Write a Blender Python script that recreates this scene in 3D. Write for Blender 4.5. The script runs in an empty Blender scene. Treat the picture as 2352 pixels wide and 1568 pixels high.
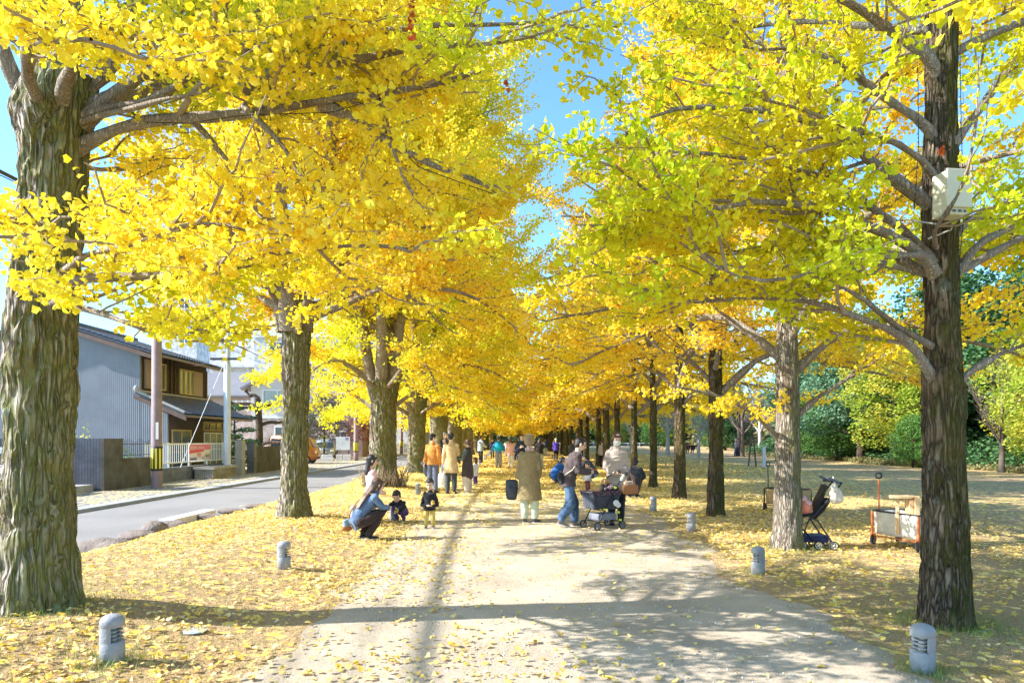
import bpy, bmesh, math, random
import numpy as np
from mathutils import Vector, Matrix
from math import radians, sin, cos, pi
random.seed(7)
S = bpy.context.scene
COL = S.collection
# ---------------------------------------------------------------- camera, sky, sun, exposure
cam = bpy.data.objects.new('camera', bpy.data.cameras.new('camera')); COL.objects.link(cam)
cam.location = (0, 0, 1.6); cam.rotation_euler = (radians(90), 0, 0)
cam.data.sensor_width = 36; cam.data.lens = 24; cam.data.shift_y = 0.0952
cam.data.clip_start = 0.05; cam.data.clip_end = 3000
S.camera = cam
SUN_EL, SUN_AZ = radians(35), radians(7)          # the sun stands left, shadows fall along (cos az, sin az)
W = bpy.data.worlds.new("World"); S.world = W; W.use_nodes = True
_n = W.node_tree.nodes; _l = W.node_tree.links
_sky = _n.new('ShaderNodeTexSky'); _sky.sky_type = 'NISHITA'; _sky.sun_disc = False
sd = Vector((-cos(SUN_AZ)*cos(SUN_EL), -sin(SUN_AZ)*cos(SUN_EL), sin(SUN_EL)))   # towards the sun
_sky.sun_elevation = SUN_EL; _sky.sun_rotation = math.atan2(sd.x, sd.y)
_sky.air_density = 1.0; _sky.dust_density = 0.6; _sky.ozone_density = 1.5
_bg = _n['Background']
_tint = _n.new('ShaderNodeMix'); _tint.data_type = 'RGBA'; _tint.blend_type = 'MULTIPLY'; _tint.inputs[0].default_value = 1; _tint.inputs[7].default_value = (.66, .96, 1.12, 1)
_l.new(_sky.outputs[0], _tint.inputs[6]); _l.new(_tint.outputs[2], _bg.inputs[0]); _bg.inputs[1].default_value = 0.15
sun = bpy.data.objects.new('sun', bpy.data.lights.new('sun', 'SUN')); COL.objects.link(sun)
sun.data.energy = 5.0; sun.data.angle = radians(0.5); sun.data.color = (1, 0.965, 0.91)
sun.rotation_euler = sd.to_track_quat('Z', 'Y').to_euler()
S.view_settings.view_transform = 'Standard'; S.view_settings.look = 'None'
S.view_settings.exposure = 1.30; S.view_settings.gamma = 1
S.render.engine = 'CYCLES'
try:
    S.cycles.max_bounces = 12; S.cycles.transmission_bounces = 10; S.cycles.diffuse_bounces = 8
except Exception: pass
F = 1568.0
def smooth(a, b, x):
    t = np.clip((x-a)/(b-a), 0, 1); return t*t*(3-2*t)
def gh(x, y):
    """height of the ground"""
    x = np.asarray(x, float); y = np.asarray(y, float)
    h = 0.15*smooth(-2.0, -3.9, x) - 0.35*smooth(-5.2, -6.7, x)
    h = h + 0.02*np.sin(x*1.3+0.5*y)*np.sin(y*0.9)*smooth(2.9, 4.2, np.abs(x))*smooth(-6.5, -5.5, x)
    h = h + 0.012*np.sin(x*0.7+1)*np.cos(y*0.35)
    return h
def zg(x, y): return float(gh(x, y))
def G(px, py):
    z = 0.0
    for _ in range(12):
        Y = (1.6-z)*F/(py-1008.0); X = (px-1176)/F*Y; z = 0.6*z+0.4*zg(X, Y)
    return X, Y
def Wp(px, py, Y): return ((px-1176)/F*Y, Y, 1.6+(1008-py)/F*Y)
# ---------------------------------------------------------------- noise
def vn(p, s=0):
    p = np.asarray(p, float); i = np.floor(p).astype(np.int64); f = p-i; f = f*f*(3-2*f)
    def h(a, b, c):
        n = (a*374761393+b*668265263+c*2147483647+s*1274126177) & 0xffffffff
        n = ((n ^ (n >> 13))*1274126177) & 0xffffffff
        return ((n ^ (n >> 16)) & 0xffff)/65535.0
    x, y, z = i[:, 0], i[:, 1], i[:, 2]; u, v, w = f[:, 0], f[:, 1], f[:, 2]
    a = h(x, y, z)*(1-u)+h(x+1, y, z)*u; b = h(x, y+1, z)*(1-u)+h(x+1, y+1, z)*u
    c = h(x, y, z+1)*(1-u)+h(x+1, y, z+1)*u; d = h(x, y+1, z+1)*(1-u)+h(x+1, y+1, z+1)*u
    return (a*(1-v)+b*v)*(1-w)+(c*(1-v)+d*v)*w
def fbm(p, s=0, o=3):
    r = 0; a = 0.5; p = np.asarray(p, float)
    for k in range(o): r = r+a*vn(p*(2**k), s+k*7); a *= 0.5
    return r/(1-0.5**o)
ORD = 'zeroth first second third fourth fifth sixth seventh eighth ninth tenth eleventh twelfth thirteenth fourteenth fifteenth sixteenth seventeenth eighteenth nineteenth twentieth'.split()+['twenty-'+w for w in 'first second third fourth fifth sixth seventh eighth ninth'.split()]+['thirtieth']
# ---------------------------------------------------------------- objects
def tag(o, label=None, cat=None, group=None, kind=None):
    if label: o['label'] = label
    if cat: o['category'] = cat
    if group: o['group'] = group
    if kind: o['kind'] = kind
    return o
def thing(name, label, cat, loc=(0, 0, 0), rz=0, group=None):
    o = bpy.data.objects.new(name, None); COL.objects.link(o); o.empty_display_size = 0.2
    o.location = loc; o.rotation_euler = (0, 0, rz)
    return tag(o, label, cat, group)
def link(name, me, mat=None, parent=None, loc=None, rot=None):
    o = bpy.data.objects.new(name, me); COL.objects.link(o)
    if mat is not None:
        for m in (mat if isinstance(mat, (list, tuple)) else [mat]): me.materials.append(m)
    if parent is not None: o.parent = parent
    if loc is not None: o.location = loc
    if rot is not None: o.rotation_euler = rot
    return o
def copy_tree(o, parent=None):
    c = o.copy(); COL.objects.link(c)
    if parent is not None: c.parent = parent
    for ch in list(o.children): copy_tree(ch, c)
    return c
class MB:
    """mesh collector: numpy chunks of vertices and faces with a material index"""
    def __init__(s): s.v = []; s.f = []; s.n = 0
    def add(s, v, faces, mi=0, smooth=False):
        v = np.asarray(v, float).reshape(-1, 3)
        if not isinstance(faces, list): faces = [faces]
        for f in faces:
            f = np.asarray(f, np.int64)
            if f.size: s.f.append((f+s.n, mi, smooth))
        s.v.append(v); s.n += len(v); return s
    def mesh(s, name):
        me = bpy.data.meshes.new(name)
        V = np.concatenate(s.v); me.vertices.add(len(V)); me.vertices.foreach_set('co', V.astype(np.float32).ravel())
        nl = sum(f.size for f, _, _ in s.f); nf = sum(len(f) for f, _, _ in s.f)
        me.loops.add(nl); me.loops.foreach_set('vertex_index', np.concatenate([f.ravel() for f, _, _ in s.f]).astype(np.int32))
        me.polygons.add(nf)
        tot = np.concatenate([np.full(len(f), f.shape[1]) for f, _, _ in s.f]).astype(np.int32)
        me.polygons.foreach_set('loop_start', np.concatenate([[0], np.cumsum(tot)[:-1]]).astype(np.int32))
        me.polygons.foreach_set('loop_total', tot)
        me.polygons.foreach_set('material_index', np.concatenate([np.full(len(f), m) for f, m, _ in s.f]).astype(np.int32))
        me.polygons.foreach_set('use_smooth', np.concatenate([np.full(len(f), sm) for f, _, sm in s.f]).astype(bool))
        me.update(calc_edges=True); return me
    def build(s, name, mat=None, parent=None, loc=None, rot=None): return link(name, s.mesh(name), mat, parent, loc, rot)
    # shapes
    def box(s, x0, x1, y0, y1, z0, z1, mi=0, M=None):
        v = np.array([(x0, y0, z0), (x1, y0, z0), (x1, y1, z0), (x0, y1, z0), (x0, y0, z1), (x1, y0, z1), (x1, y1, z1), (x0, y1, z1)], float)
        if M is not None: v = np.array([tuple(M @ Vector(q)) for q in v])
        return s.add(v, [[(0, 3, 2, 1), (4, 5, 6, 7), (0, 1, 5, 4), (1, 2, 6, 5), (2, 3, 7, 6), (3, 0, 4, 7)]], mi)
    def bbox(s, x0, x1, y0, y1, z0, z1, b=0.01, mi=0, M=None):
        """box with chamfered edges"""
        bm = bmesh.new(); bmesh.ops.create_cube(bm, size=1)
        for q in bm.verts: q.co = Vector(((x0+x1)/2+q.co.x*(x1-x0), (y0+y1)/2+q.co.y*(y1-y0), (z0+z1)/2+q.co.z*(z1-z0)))
        bmesh.ops.bevel(bm, geom=bm.edges[:], offset=b, segments=2, affect='EDGES', profile=0.5)
        return s.bm(bm, mi, M)
    def bm(s, bm, mi=0, M=None, smooth=False):
        if M is not None: bm.transform(M)
        bm.verts.index_update(); v = [tuple(q.co) for q in bm.verts]; d = {}
        for f in bm.faces: d.setdefault(len(f.verts), []).append([q.index for q in f.verts])
        bm.free(); return s.add(v, [np.array(x) for x in d.values()], mi, smooth)
    def prism(s, poly, y0, y1, mi=0, axis='y'):
        """extrude a polygon given in (x, z) along y"""
        n = len(poly); P = np.array(poly, float)
        if axis == 'y': a = np.c_[P[:, 0], np.full(n, y0), P[:, 1]]; b = np.c_[P[:, 0], np.full(n, y1), P[:, 1]]
        elif axis == 'x': a = np.c_[np.full(n, y0), P[:, 0], P[:, 1]]; b = np.c_[np.full(n, y1), P[:, 0], P[:, 1]]
        else: a = np.c_[P[:, 0], P[:, 1], np.full(n, y0)]; b = np.c_[P[:, 0], P[:, 1], np.full(n, y1)]
        q = [[i, (i+1) % n, n+(i+1) % n, n+i] for i in range(n)]
        return s.add(np.r_[a, b], [np.array([list(range(n))[::-1]]), np.array([list(range(n, 2*n))]), np.array(q)], mi)
    def tube(s, P, R, k=8, mi=0, cap=True, smooth=True):
        V, Q = tubes(np.array([P], float), np.array([R], float) if np.ndim(R) else np.full((1, len(P)), R), k)
        s.add(V, Q, mi, smooth)
        if cap:
            s.add(V[:k], [np.array([list(range(k))[::-1]])], mi); s.add(V[-k:], [np.array([list(range(k))])], mi)
        return s
    def lathe(s, prof, k=24, mi=0, M=None, smooth=True, a0=0, a1=2*pi):
        prof = np.array(prof, float); full = abs(a1-a0-2*pi) < 1e-6
        A = np.linspace(a0, a1, k, endpoint=not full); n = len(prof)
        V = np.stack([np.outer(prof[:, 0], np.cos(A)), np.outer(prof[:, 0], np.sin(A)), np.repeat(prof[:, 1:2], len(A), 1)], -1).reshape(-1, 3)
        if M is not None: V = np.array([tuple(M @ Vector(q)) for q in V])
        m = len(A); r = np.arange(m if full else m-1)
        Q = np.concatenate([np.stack([i*m+r, i*m+(r+1) % m, (i+1)*m+(r+1) % m, (i+1)*m+r], 1) for i in range(n-1)])
        return s.add(V, Q, mi, smooth)
def tubes(P, R, k):
    """P (T,n,3) R (T,n) -> verts, quads"""
    T, n, _ = P.shape
    t = np.gradient(P, axis=1); t /= np.linalg.norm(t, axis=2, keepdims=True)+1e-9
    up = np.zeros_like(t); m = np.abs(t[..., 2]) > 0.9; m = np.repeat(m.mean(1, keepdims=True) > 0.5, n, 1)
    up[..., 2] = ~m; up[..., 0] = m
    a = np.cross(up, t); a /= np.linalg.norm(a, axis=2, keepdims=True)+1e-9; b = np.cross(t, a)
    A = np.arange(k)*2*pi/k
    V = P[:, :, None]+R[:, :, None, None]*(a[:, :, None]*np.cos(A)[:, None]+b[:, :, None]*np.sin(A)[:, None])
    i = np.arange(T)[:, None, None]*n*k; j = np.arange(n-1)[None, :, None]*k; q = np.arange(k)[None, None]; q1 = (q+1) % k
    Q = np.stack([i+j+q, i+j+q1, i+j+k+q1, i+j+k+q], -1).reshape(-1, 4)
    return V.reshape(-1, 3), Q
# ---------------------------------------------------------------- materials
MAT = {}
def nodes(name):
    m = bpy.data.materials.new(name); m.use_nodes = True; nt = m.node_tree
    return m, nt, nt.nodes['Principled BSDF']
def N(nt, t, **kw):
    n = nt.nodes.new(t)
    for k, v in kw.items(): setattr(n, k, v)
    return n
def ramp(nt, fac, stops, interp='LINEAR'):
    r = nt.nodes.new('ShaderNodeValToRGB'); nt.links.new(fac, r.inputs[0]); e = r.color_ramp; e.interpolation = interp
    while len(e.elements) < len(stops): e.elements.new(0.5)
    for el, (p, c) in zip(e.elements, stops): el.position = p; el.color = tuple(c)+(1,) if len(c) == 3 else c
    return r.outputs[0]
def coords(nt, scale=(1, 1, 1), kind='Object', rot=(0, 0, 0)):
    tc = nt.nodes.new('ShaderNodeTexCoord'); mp = nt.nodes.new('ShaderNodeMapping')
    mp.inputs['Scale'].default_value = scale; mp.inputs['Rotation'].default_value = rot
    nt.links.new(tc.outputs[kind], mp.inputs[0]); return mp.outputs[0]
def noise(nt, vec, sc, detail=4, rough=0.55, dist=0):
    n = nt.nodes.new('ShaderNodeTexNoise'); nt.links.new(vec, n.inputs[0])
    n.inputs['Scale'].default_value = sc; n.inputs['Detail'].default_value = detail; n.inputs['Roughness'].default_value = rough
    n.inputs['Distortion'].default_value = dist; return n.outputs['Fac']
def mix(nt, f, a, b, mode='MIX'):
    m = nt.nodes.new('ShaderNodeMix'); m.data_type = 'RGBA'; m.blend_type = mode
    for s, v in ((m.inputs[0], f), (m.inputs[6], a), (m.inputs[7], b)):
        if hasattr(v, 'node'): nt.links.new(v, s)
        elif isinstance(v, (int, float)): s.default_value = v
        else: s.default_value = tuple(v)+(1,)
    return m.outputs[2]
def mth(nt, op, a, b=None, c=None):
    m = nt.nodes.new('ShaderNodeMath'); m.operation = op
    for i, v in enumerate((a, b, c)):
        if v is None: continue
        if hasattr(v, 'node'): nt.links.new(v, m.inputs[i])
        else: m.inputs[i].default_value = v
    return m.outputs[0]
def bump(nt, bs, h, st=0.4, d=0.02):
    b = nt.nodes.new('ShaderNodeBump'); nt.links.new(h, b.inputs['Height']); b.inputs['Strength'].default_value = st
    b.inputs['Distance'].default_value = d; nt.links.new(b.outputs[0], bs.inputs['Normal'])
def simple(name, col, rough=0.6, var=0.18, sc=8, metal=0, bs_=0.15, spec=0.4, bd=0.01):
    """flat colour broken up by noise and a little relief"""
    if name in MAT: return MAT[name]
    m, nt, b = nodes(name); v = coords(nt)
    f = noise(nt, v, sc, 5)
    c = ramp(nt, f, [(0.25, [x*(1-var) for x in col]), (0.75, [min(1, x*(1+var)) for x in col])])
    nt.links.new(c, b.inputs['Base Color']); b.inputs['Roughness'].default_value = rough; b.inputs['Metallic'].default_value = metal
    b.inputs['Specular IOR Level'].default_value = spec
    if bs_: bump(nt, b, noise(nt, v, sc*5, 3), bs_, bd)
    MAT[name] = m; return m
def leafmat(name, cols, green=None, gsc=0.5, trans=0.45, tint=None):
    """thin leaf: colour differs from leaf to leaf, light passes through"""
    m, nt, b = nodes(name); g = N(nt, 'ShaderNodeNewGeometry')
    st = [(i/max(1, len(cols)-1), c) for i, c in enumerate(cols)]
    c = ramp(nt, g.outputs['Random Per Island'], st)
    if green is not None:
        v = coords(nt); f = noise(nt, v, gsc, 3); f = ramp(nt, f, [(0.42, (0, 0, 0)), (0.62, (1, 1, 1))])
        c = mix(nt, f, c, green)
    nt.links.new(c, b.inputs['Base Color']); b.inputs['Roughness'].default_value = 0.55
    b.inputs['Specular IOR Level'].default_value = 0.35
    t = N(nt, 'ShaderNodeBsdfTranslucent'); nt.links.new(c, t.inputs[0])
    ms = N(nt, 'ShaderNodeMixShader'); ms.inputs[0].default_value = trans
    nt.links.new(b.outputs[0], ms.inputs[1]); nt.links.new(t.outputs[0], ms.inputs[2])
    nt.links.new(ms.outputs[0], nt.nodes['Material Output'].inputs['Surface'])
    MAT[name] = m; return m
def barkmat(name, light, dark, moss, amt=0.5, vs=5.0):
    m, nt, b = nodes(name)
    v = coords(nt, (1, 1, 0.13)); v1 = coords(nt)
    w = N(nt, 'ShaderNodeTexVoronoi', feature='DISTANCE_TO_EDGE'); w.inputs['Scale'].default_value = vs*4
    nz = N(nt, 'ShaderNodeTexNoise'); nt.links.new(v, nz.inputs[0]); nz.inputs['Scale'].default_value = vs*1.5; nz.inputs['Detail'].default_value = 5
    mv = N(nt, 'ShaderNodeVectorMath', operation='MULTIPLY_ADD'); nt.links.new(nz.outputs['Color'], mv.inputs[0]); mv.inputs[1].default_value = (.22, .22, .10); nt.links.new(v, mv.inputs[2])
    nt.links.new(mv.outputs[0], w.inputs[0])
    fis = ramp(nt, w.outputs[0], [(0.0, (0, 0, 0)), (0.10, (.35, .35, .35)), (0.34, (1, 1, 1))])
    fine = noise(nt, v, vs*9, 6, 0.65)
    base = mix(nt, fis, dark, light)
    base = mix(nt, ramp(nt, fine, [(0.35, (0, 0, 0)), (0.7, (1, 1, 1))]), mix(nt, 0.5, base, dark), base)
    tan = noise(nt, v1, 2.3, 4, 0.6)
    base = mix(nt, ramp(nt, tan, [(0.5, (0, 0, 0)), (0.68, (.75, .75, .75))]), base, (0.30, 0.20, 0.12))
    # moss grows on the damp side away from the sun, and in patches
    ge = N(nt, 'ShaderNodeNewGeometry'); sp = N(nt, 'ShaderNodeSeparateXYZ'); nt.links.new(ge.outputs['Normal'], sp.inputs[0])
    tc = N(nt, 'ShaderNodeTexCoord'); so = N(nt, 'ShaderNodeSeparateXYZ'); nt.links.new(tc.outputs['Object'], so.inputs[0])
    side = mth(nt, 'MULTIPLY_ADD', sp.outputs[0], 0.24, amt-0.42)
    f = mth(nt, 'ADD', side, noise(nt, v1, 3.2, 6, 0.7))
    f = ramp(nt, f, [(0.46, (0, 0, 0)), (0.60, (.8, .8, .8))]); f = mix(nt, ramp(nt, fine, [(.35, (0, 0, 0)), (.6, (1, 1, 1))]), mix(nt, 1.0, f, (.35, .35, .35), 'MULTIPLY'), f)
    mc = mix(nt, noise(nt, v1, 14, 4), moss, [x*0.55 for x in moss])
    base = mix(nt, f, base, mc)
    lf = ramp(nt, noise(nt, v1, 5.5, 3, 0.5), [(0.64, (0, 0, 0)), (0.70, (.7, .7, .7))])
    base = mix(nt, mth(nt, 'MULTIPLY', lf, .5), base, (0.36, 0.42, 0.32))
    nt.links.new(base, b.inputs['Base Color']); b.inputs['Roughness'].default_value = 0.9; b.inputs['Specular IOR Level'].default_value = 0.15
    h = mth(nt, 'MULTIPLY_ADD', fine, 0.5, fis); bump(nt, b, h, 1.0, 0.05)
    MAT[name] = m; return m
LEMON = leafmat('leaves_lemon', [(.90, .68, .02), (.97, .75, .03), (.96, .80, .10), (.88, .72, .02)], (.70, .74, .03), 0.45, .5)
GREENY = leafmat('leaves_greenish', [(.50, .62, .01), (.64, .70, .015), (.76, .74, .03), (.42, .58, .01)], (.84, .70, .02), 0.4, .5)
GOLD = leafmat('leaves_gold', [(.95, .65, .015), (.98, .72, .03), (.97, .78, .09), (.93, .68, .015)], (.92, .79, .03), 0.35, .5)
AMBER = leafmat('leaves_amber', [(.97, .64, .02), (.98, .71, .04), (.98, .78, .14), (.96, .67, .02)], (.96, .80, .06), 0.35, .5)
BARK_OLD = barkmat('bark_old', (.76, .68, .60), (.17, .13, .095), (.22, .25, .03), 0.53, 4.5)
BARK_PALE = barkmat('bark_pale', (.74, .67, .58), (.20, .155, .115), (.26, .28, .08), 0.44, 6)
BARK = barkmat('bark_young', (.38, .295, .215), (.042, .028, .02), (.125, .125, .012), 0.56, 6)
LIMB = barkmat('bark_limb', (.72, .64, .54), (.46, .38, .30), (.26, .24, .10), 0.12, 8)
TWIG = simple('twig_bark', (.28, .22, .16), 0.85, 0.35, 6, bs_=0.4)
# ================================================================ GROUND
def grid(x0, x1, y0, y1, nx, ny, zf, name, mat, xpow=1, ypow=1):
    u = np.linspace(0, 1, nx)**xpow; v = np.linspace(0, 1, ny)**ypow
    X, Y = np.meshgrid(x0+(x1-x0)*u, y0+(y1-y0)*v); Z = zf(X, Y)
    V = np.stack([X, Y, Z], -1).reshape(-1, 3)
    i, j = np.meshgrid(np.arange(nx-1), np.arange(ny-1)); a = (j*nx+i).ravel()
    return MB().add(V, np.stack([a, a+1, a+1+nx, a+nx], 1), 0, True).build(name, mat)
def litter_nodes(nt, v, base, lo, hi):
    """leaves lying on the ground seen as small yellow cells"""
    vo = N(nt, 'ShaderNodeTexVoronoi'); vo.inputs['Scale'].default_value = 15; nt.links.new(v, vo.inputs[0])
    vo.inputs['Randomness'].default_value = 1
    sp = N(nt, 'ShaderNodeSeparateColor'); nt.links.new(vo.outputs['Color'], sp.inputs[0])
    col = ramp(nt, sp.outputs[0], [(0, (.74, .50, .10)), (.4, (.88, .66, .14)), (.75, (.90, .76, .32)), (1, (.64, .44, .14))])
    cov = mth(nt, 'ADD', noise(nt, v, 0.55, 4, 0.6), mth(nt, 'MULTIPLY', noise(nt, v, 3.5, 3), 0.4))
    return vo, sp, col, cov
def lawn_mat():
    m, nt, b = nodes('lawn'); v = coords(nt, kind='Object'); sx = N(nt, 'ShaderNodeSeparateXYZ'); nt.links.new(v, sx.inputs[0])
    vo, sp, col, cov = litter_nodes(nt, v, None, 0, 0)
    vs = coords(nt, (1, 1, 1))
    g = ramp(nt, noise(nt, vs, 38, 6, 0.75), [(.3, (.22, .145, .07)), (.5, (.44, .30, .155)), (.7, (.62, .46, .26))])
    gg = ramp(nt, noise(nt, vs, 0.9, 5, 0.65), [(.52, (0, 0, 0)), (.70, (.5, .5, .5))])
    g = mix(nt, gg, g, (.30, .25, .10))
    d = ramp(nt, noise(nt, vs, 0.35, 4), [(.45, (0, 0, 0)), (.62, (.8, .8, .8))])
    far = mth(nt, 'MULTIPLY', ramp(nt, mth(nt, 'DIVIDE', sx.outputs[0], 30.0), [(.3, (0, 0, 0)), (.55, (1, 1, 1))]), d)
    g = mix(nt, far, g, (.52, .32, .20))
    # leaf cover: thick under the two rows, thinning towards the open park on the right
    dens = ramp(nt, mth(nt, 'MULTIPLY_ADD', sx.outputs[0], 1/40.0, 0.5), [(.0, (.0, .0, .0)), (.33, (.2, .2, .2)), (.37, (.62, .62, .62)), (.60, (.66, .66, .66)), (.74, (.42, .42, .42)), (.95, (.12, .12, .12))])
    near = ramp(nt, mth(nt, 'DIVIDE', sx.outputs[1], 60.0), [(.10, (.10, .10, .10)), (.22, (.30, .30, .30)), (.5, (.7, .7, .7))])
    thr = mth(nt, 'MULTIPLY', mth(nt, 'MULTIPLY', dens, near), cov)
    f = mth(nt, 'LESS_THAN', sp.outputs[1], mth(nt, 'MULTIPLY', thr, 2.6))
    c = mix(nt, f, g, col)
    nt.links.new(c, b.inputs['Base Color']); b.inputs['Roughness'].default_value = 0.95; b.inputs['Specular IOR Level'].default_value = 0.1
    bump(nt, b, mth(nt, 'ADD', noise(nt, vs, 45, 5, .7), mth(nt, 'MULTIPLY', vo.outputs['Distance'], 0.8)), 0.8, 0.03)
    return m
def path_mat():
    m, nt, b = nodes('path_sand'); v = coords(nt); sx = N(nt, 'ShaderNodeSeparateXYZ'); nt.links.new(v, sx.inputs[0])
    vo, sp, col, cov = litter_nodes(nt, v, None, 0, 0)
    s = ramp(nt, noise(nt, v, 60, 5, 0.75), [(.3, (.33, .265, .19)), (.5, (.50, .42, .32)), (.72, (.62, .53, .42))])
    s2 = ramp(nt, noise(nt, v, 1.1, 5, 0.6), [(.35, (.80, .78, .76)), (.65, (1.08, 1.08, 1.07))])
    s = mix(nt, 1.0, s, s2, 'MULTIPLY')
    pv = N(nt, 'ShaderNodeTexVoronoi'); pv.inputs['Scale'].default_value = 55; nt.links.new(v, pv.inputs[0])
    ps = N(nt, 'ShaderNodeSeparateColor'); nt.links.new(pv.outputs['Color'], ps.inputs[0])
    peb = mth(nt, 'MULTIPLY', mth(nt, 'LESS_THAN', ps.outputs[0], 0.10), mth(nt, 'LESS_THAN', pv.outputs['Distance'], 0.34))
    s = mix(nt, peb, s, ramp(nt, ps.outputs[1], [(0, (.28, .25, .22)), (1, (.66, .62, .58))]))
    dist = ramp(nt, mth(nt, 'DIVIDE', sx.outputs[1], 40.0), [(.20, (0, 0, 0)), (.36, (.16, .16, .16)), (.55, (.55, .55, .55)), (.9, (.9, .9, .9))])
    f = mth(nt, 'LESS_THAN', sp.outputs[1], mth(nt, 'MULTIPLY', mth(nt, 'MULTIPLY', dist, cov), 1.6))
    c = mix(nt, f, s, col)
    nt.links.new(c, b.inputs['Base Color']); b.inputs['Roughness'].default_value = 0.95; b.inputs['Specular IOR Level'].default_value = 0.1
    bump(nt, b, mth(nt, 'ADD', noise(nt, v, 70, 5, .75), mth(nt, 'MULTIPLY', noise(nt, v, 8, 4), 1.2)), 0.6, 0.02)
    return m
def wear(px): return px
# one sheet to the horizon, denser near the camera
def zland(X, Y):
    z = gh(X, Y); return z - 0.004
gx = np.unique(np.concatenate([np.linspace(-600, -40, 12), np.linspace(-40, -8, 20), np.linspace(-8, 9, 70), np.linspace(9, 60, 40), np.linspace(60, 600, 12)]))
gy = np.unique(np.concatenate([np.linspace(-60, 2, 16), np.linspace(2, 26, 90), np.linspace(26, 120, 60), np.linspace(120, 900, 20)]))
X_, Y_ = np.meshgrid(gx, gy); Z_ = zland(X_, Y_); nx_, ny_ = len(gx), len(gy)
ii, jj = np.meshgrid(np.arange(nx_-1), np.arange(ny_-1)); aa = (jj*nx_+ii).ravel()
lawn = MB().add(np.stack([X_, Y_, Z_], -1).reshape(-1, 3), np.stack([aa, aa+1, aa+1+nx_, aa+nx_], 1), 0, True).build('lawn', lawn_mat())
tag(lawn, kind='structure')
# sandy path with ragged edges
ys = np.concatenate([np.arange(-6, 40, 0.12), np.arange(40, 150, 1.0)]); m_ = 25
l_ = -1.75+0.35*(fbm(np.c_[ys*0.9, ys*0, ys*0], 3)-.5)*2+0.16*(vn(np.c_[ys*5, ys*0, ys*0], 5)-.5) - 0.5*smooth(14, 30, ys)
r_ = 2.75+0.45*(fbm(np.c_[ys*0.8, ys*0, ys*0], 13)-.5)*2+0.18*(vn(np.c_[ys*5, ys*0, ys*0], 15)-.5)+0.3*smooth(8, 20, ys)-0.4*smooth(7, 4, ys)
u = np.linspace(0, 1, m_); PX = l_[:, None]*(1-u)+r_[:, None]*u; PY = np.repeat(ys[:, None], m_, 1)
PZ = gh(PX, PY)+0.010*np.minimum(1, 12*np.minimum(u, 1-u))-0.003
ii, jj = np.meshgrid(np.arange(m_-1), np.arange(len(ys)-1)); aa = (jj*m_+ii).ravel()
path = MB().add(np.stack([PX, PY, PZ], -1).reshape(-1, 3), np.stack([aa, aa+1, aa+1+m_, aa+m_], 1), 0, True).build('path', path_mat())
tag(path, kind='structure')
# street on the left, with kerb, gutter slab and pavement
def asphalt(name, c0, c1, sc=70, leaves=0.0):
    m, nt, b = nodes(name); v = coords(nt)
    c = ramp(nt, noise(nt, v, sc, 4, 0.8), [(.32, c0), (.68, c1)])
    c = mix(nt, ramp(nt, noise(nt, v, 0.5, 3), [(.4, (0, 0, 0)), (.7, (.3, .3, .3))]), c, [x*0.7 for x in c0])
    if leaves:
        vo, sp, col, cov = litter_nodes(nt, v, None, 0, 0)
        c = mix(nt, mth(nt, 'LESS_THAN', sp.outputs[1], mth(nt, 'MULTIPLY', mth(nt, 'POWER', cov, 2.0), leaves)), c, col)
    nt.links.new(c, b.inputs['Base Color']); b.inputs['Roughness'].default_value = 0.85
    bump(nt, b, noise(nt, v, sc*1.5, 3, .8), 0.5, 0.01); return m
def xstrip(name, x0, x1, z, mat, thick=0.0, y0=-20, y1=260):
    mb = MB()
    if thick: mb.box(x0, x1, y0, y1, z-thick, z)
    else: mb.add([(x0, y0, z), (x1, y0, z), (x1, y1, z), (x0, y1, z)], [[(0, 1, 2, 3)]])
    return tag(mb.build(name, mat), kind='structure')
xstrip('road', -10.45, -6.55, -0.185, asphalt('asphalt', (.11, .105, .11), (.36, .34, .33), 38))
xstrip('kerb', -10.85, -10.45, -0.10, simple('kerb_concrete', (.33, .34, .37), .8, .15, 3), 0.2)
xstrip('pavement', -40, -10.85, -0.155, asphalt('pavement', (.15, .15, .155), (.26, .25, .25), 40, 0.45))
# ---------------- fallen leaves as real small leaves
fan = np.array([(0, 0, 0), (-.50, .48, .10), (-.34, .86, .05), (0, .78, -.04), (.34, .86, .05), (.50, .48, .10)]) - np.array([0, .4, 0])
def scatter_leaves(P, size, rng, flat=0.35, tmpl=fan):
    n = len(P); az = rng.uniform(0, 2*pi, n); tx = rng.normal(0, flat, n); ty = rng.normal(0, flat, n); s = size
    ca, sa = np.cos(az), np.sin(az)
    x = np.stack([ca, sa, np.sin(ty)], 1); y = np.stack([-sa, ca, np.sin(tx)], 1)
    x /= np.linalg.norm(x, axis=1)[:, None]; y -= x*np.sum(x*y, 1)[:, None]; y /= np.linalg.norm(y, axis=1)[:, None]
    z = np.cross(x, y); t = tmpl[None]*np.ones((n, 1, 1)); t[:, :, 2] *= rng.uniform(-2.5, 3.5, n)[:, None]
    V = P[:, None]+s[:, None, None]*(t[..., 0:1]*x[:, None]+t[..., 1:2]*y[:, None]+t[..., 2:3]*z[:, None])
    k = len(tmpl); Fc = np.arange(n*k).reshape(n, k); return V.reshape(-1, 3), Fc
rng = np.random.default_rng(5)
def litter_points(n, x0, x1, y0, y1, dens):
    P = np.c_[rng.uniform(x0, x1, n), rng.uniform(y0, y1, n)]
    keep = rng.uniform(0, 1, n) < dens(P[:, 0], P[:, 1]); return P[keep]
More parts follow.
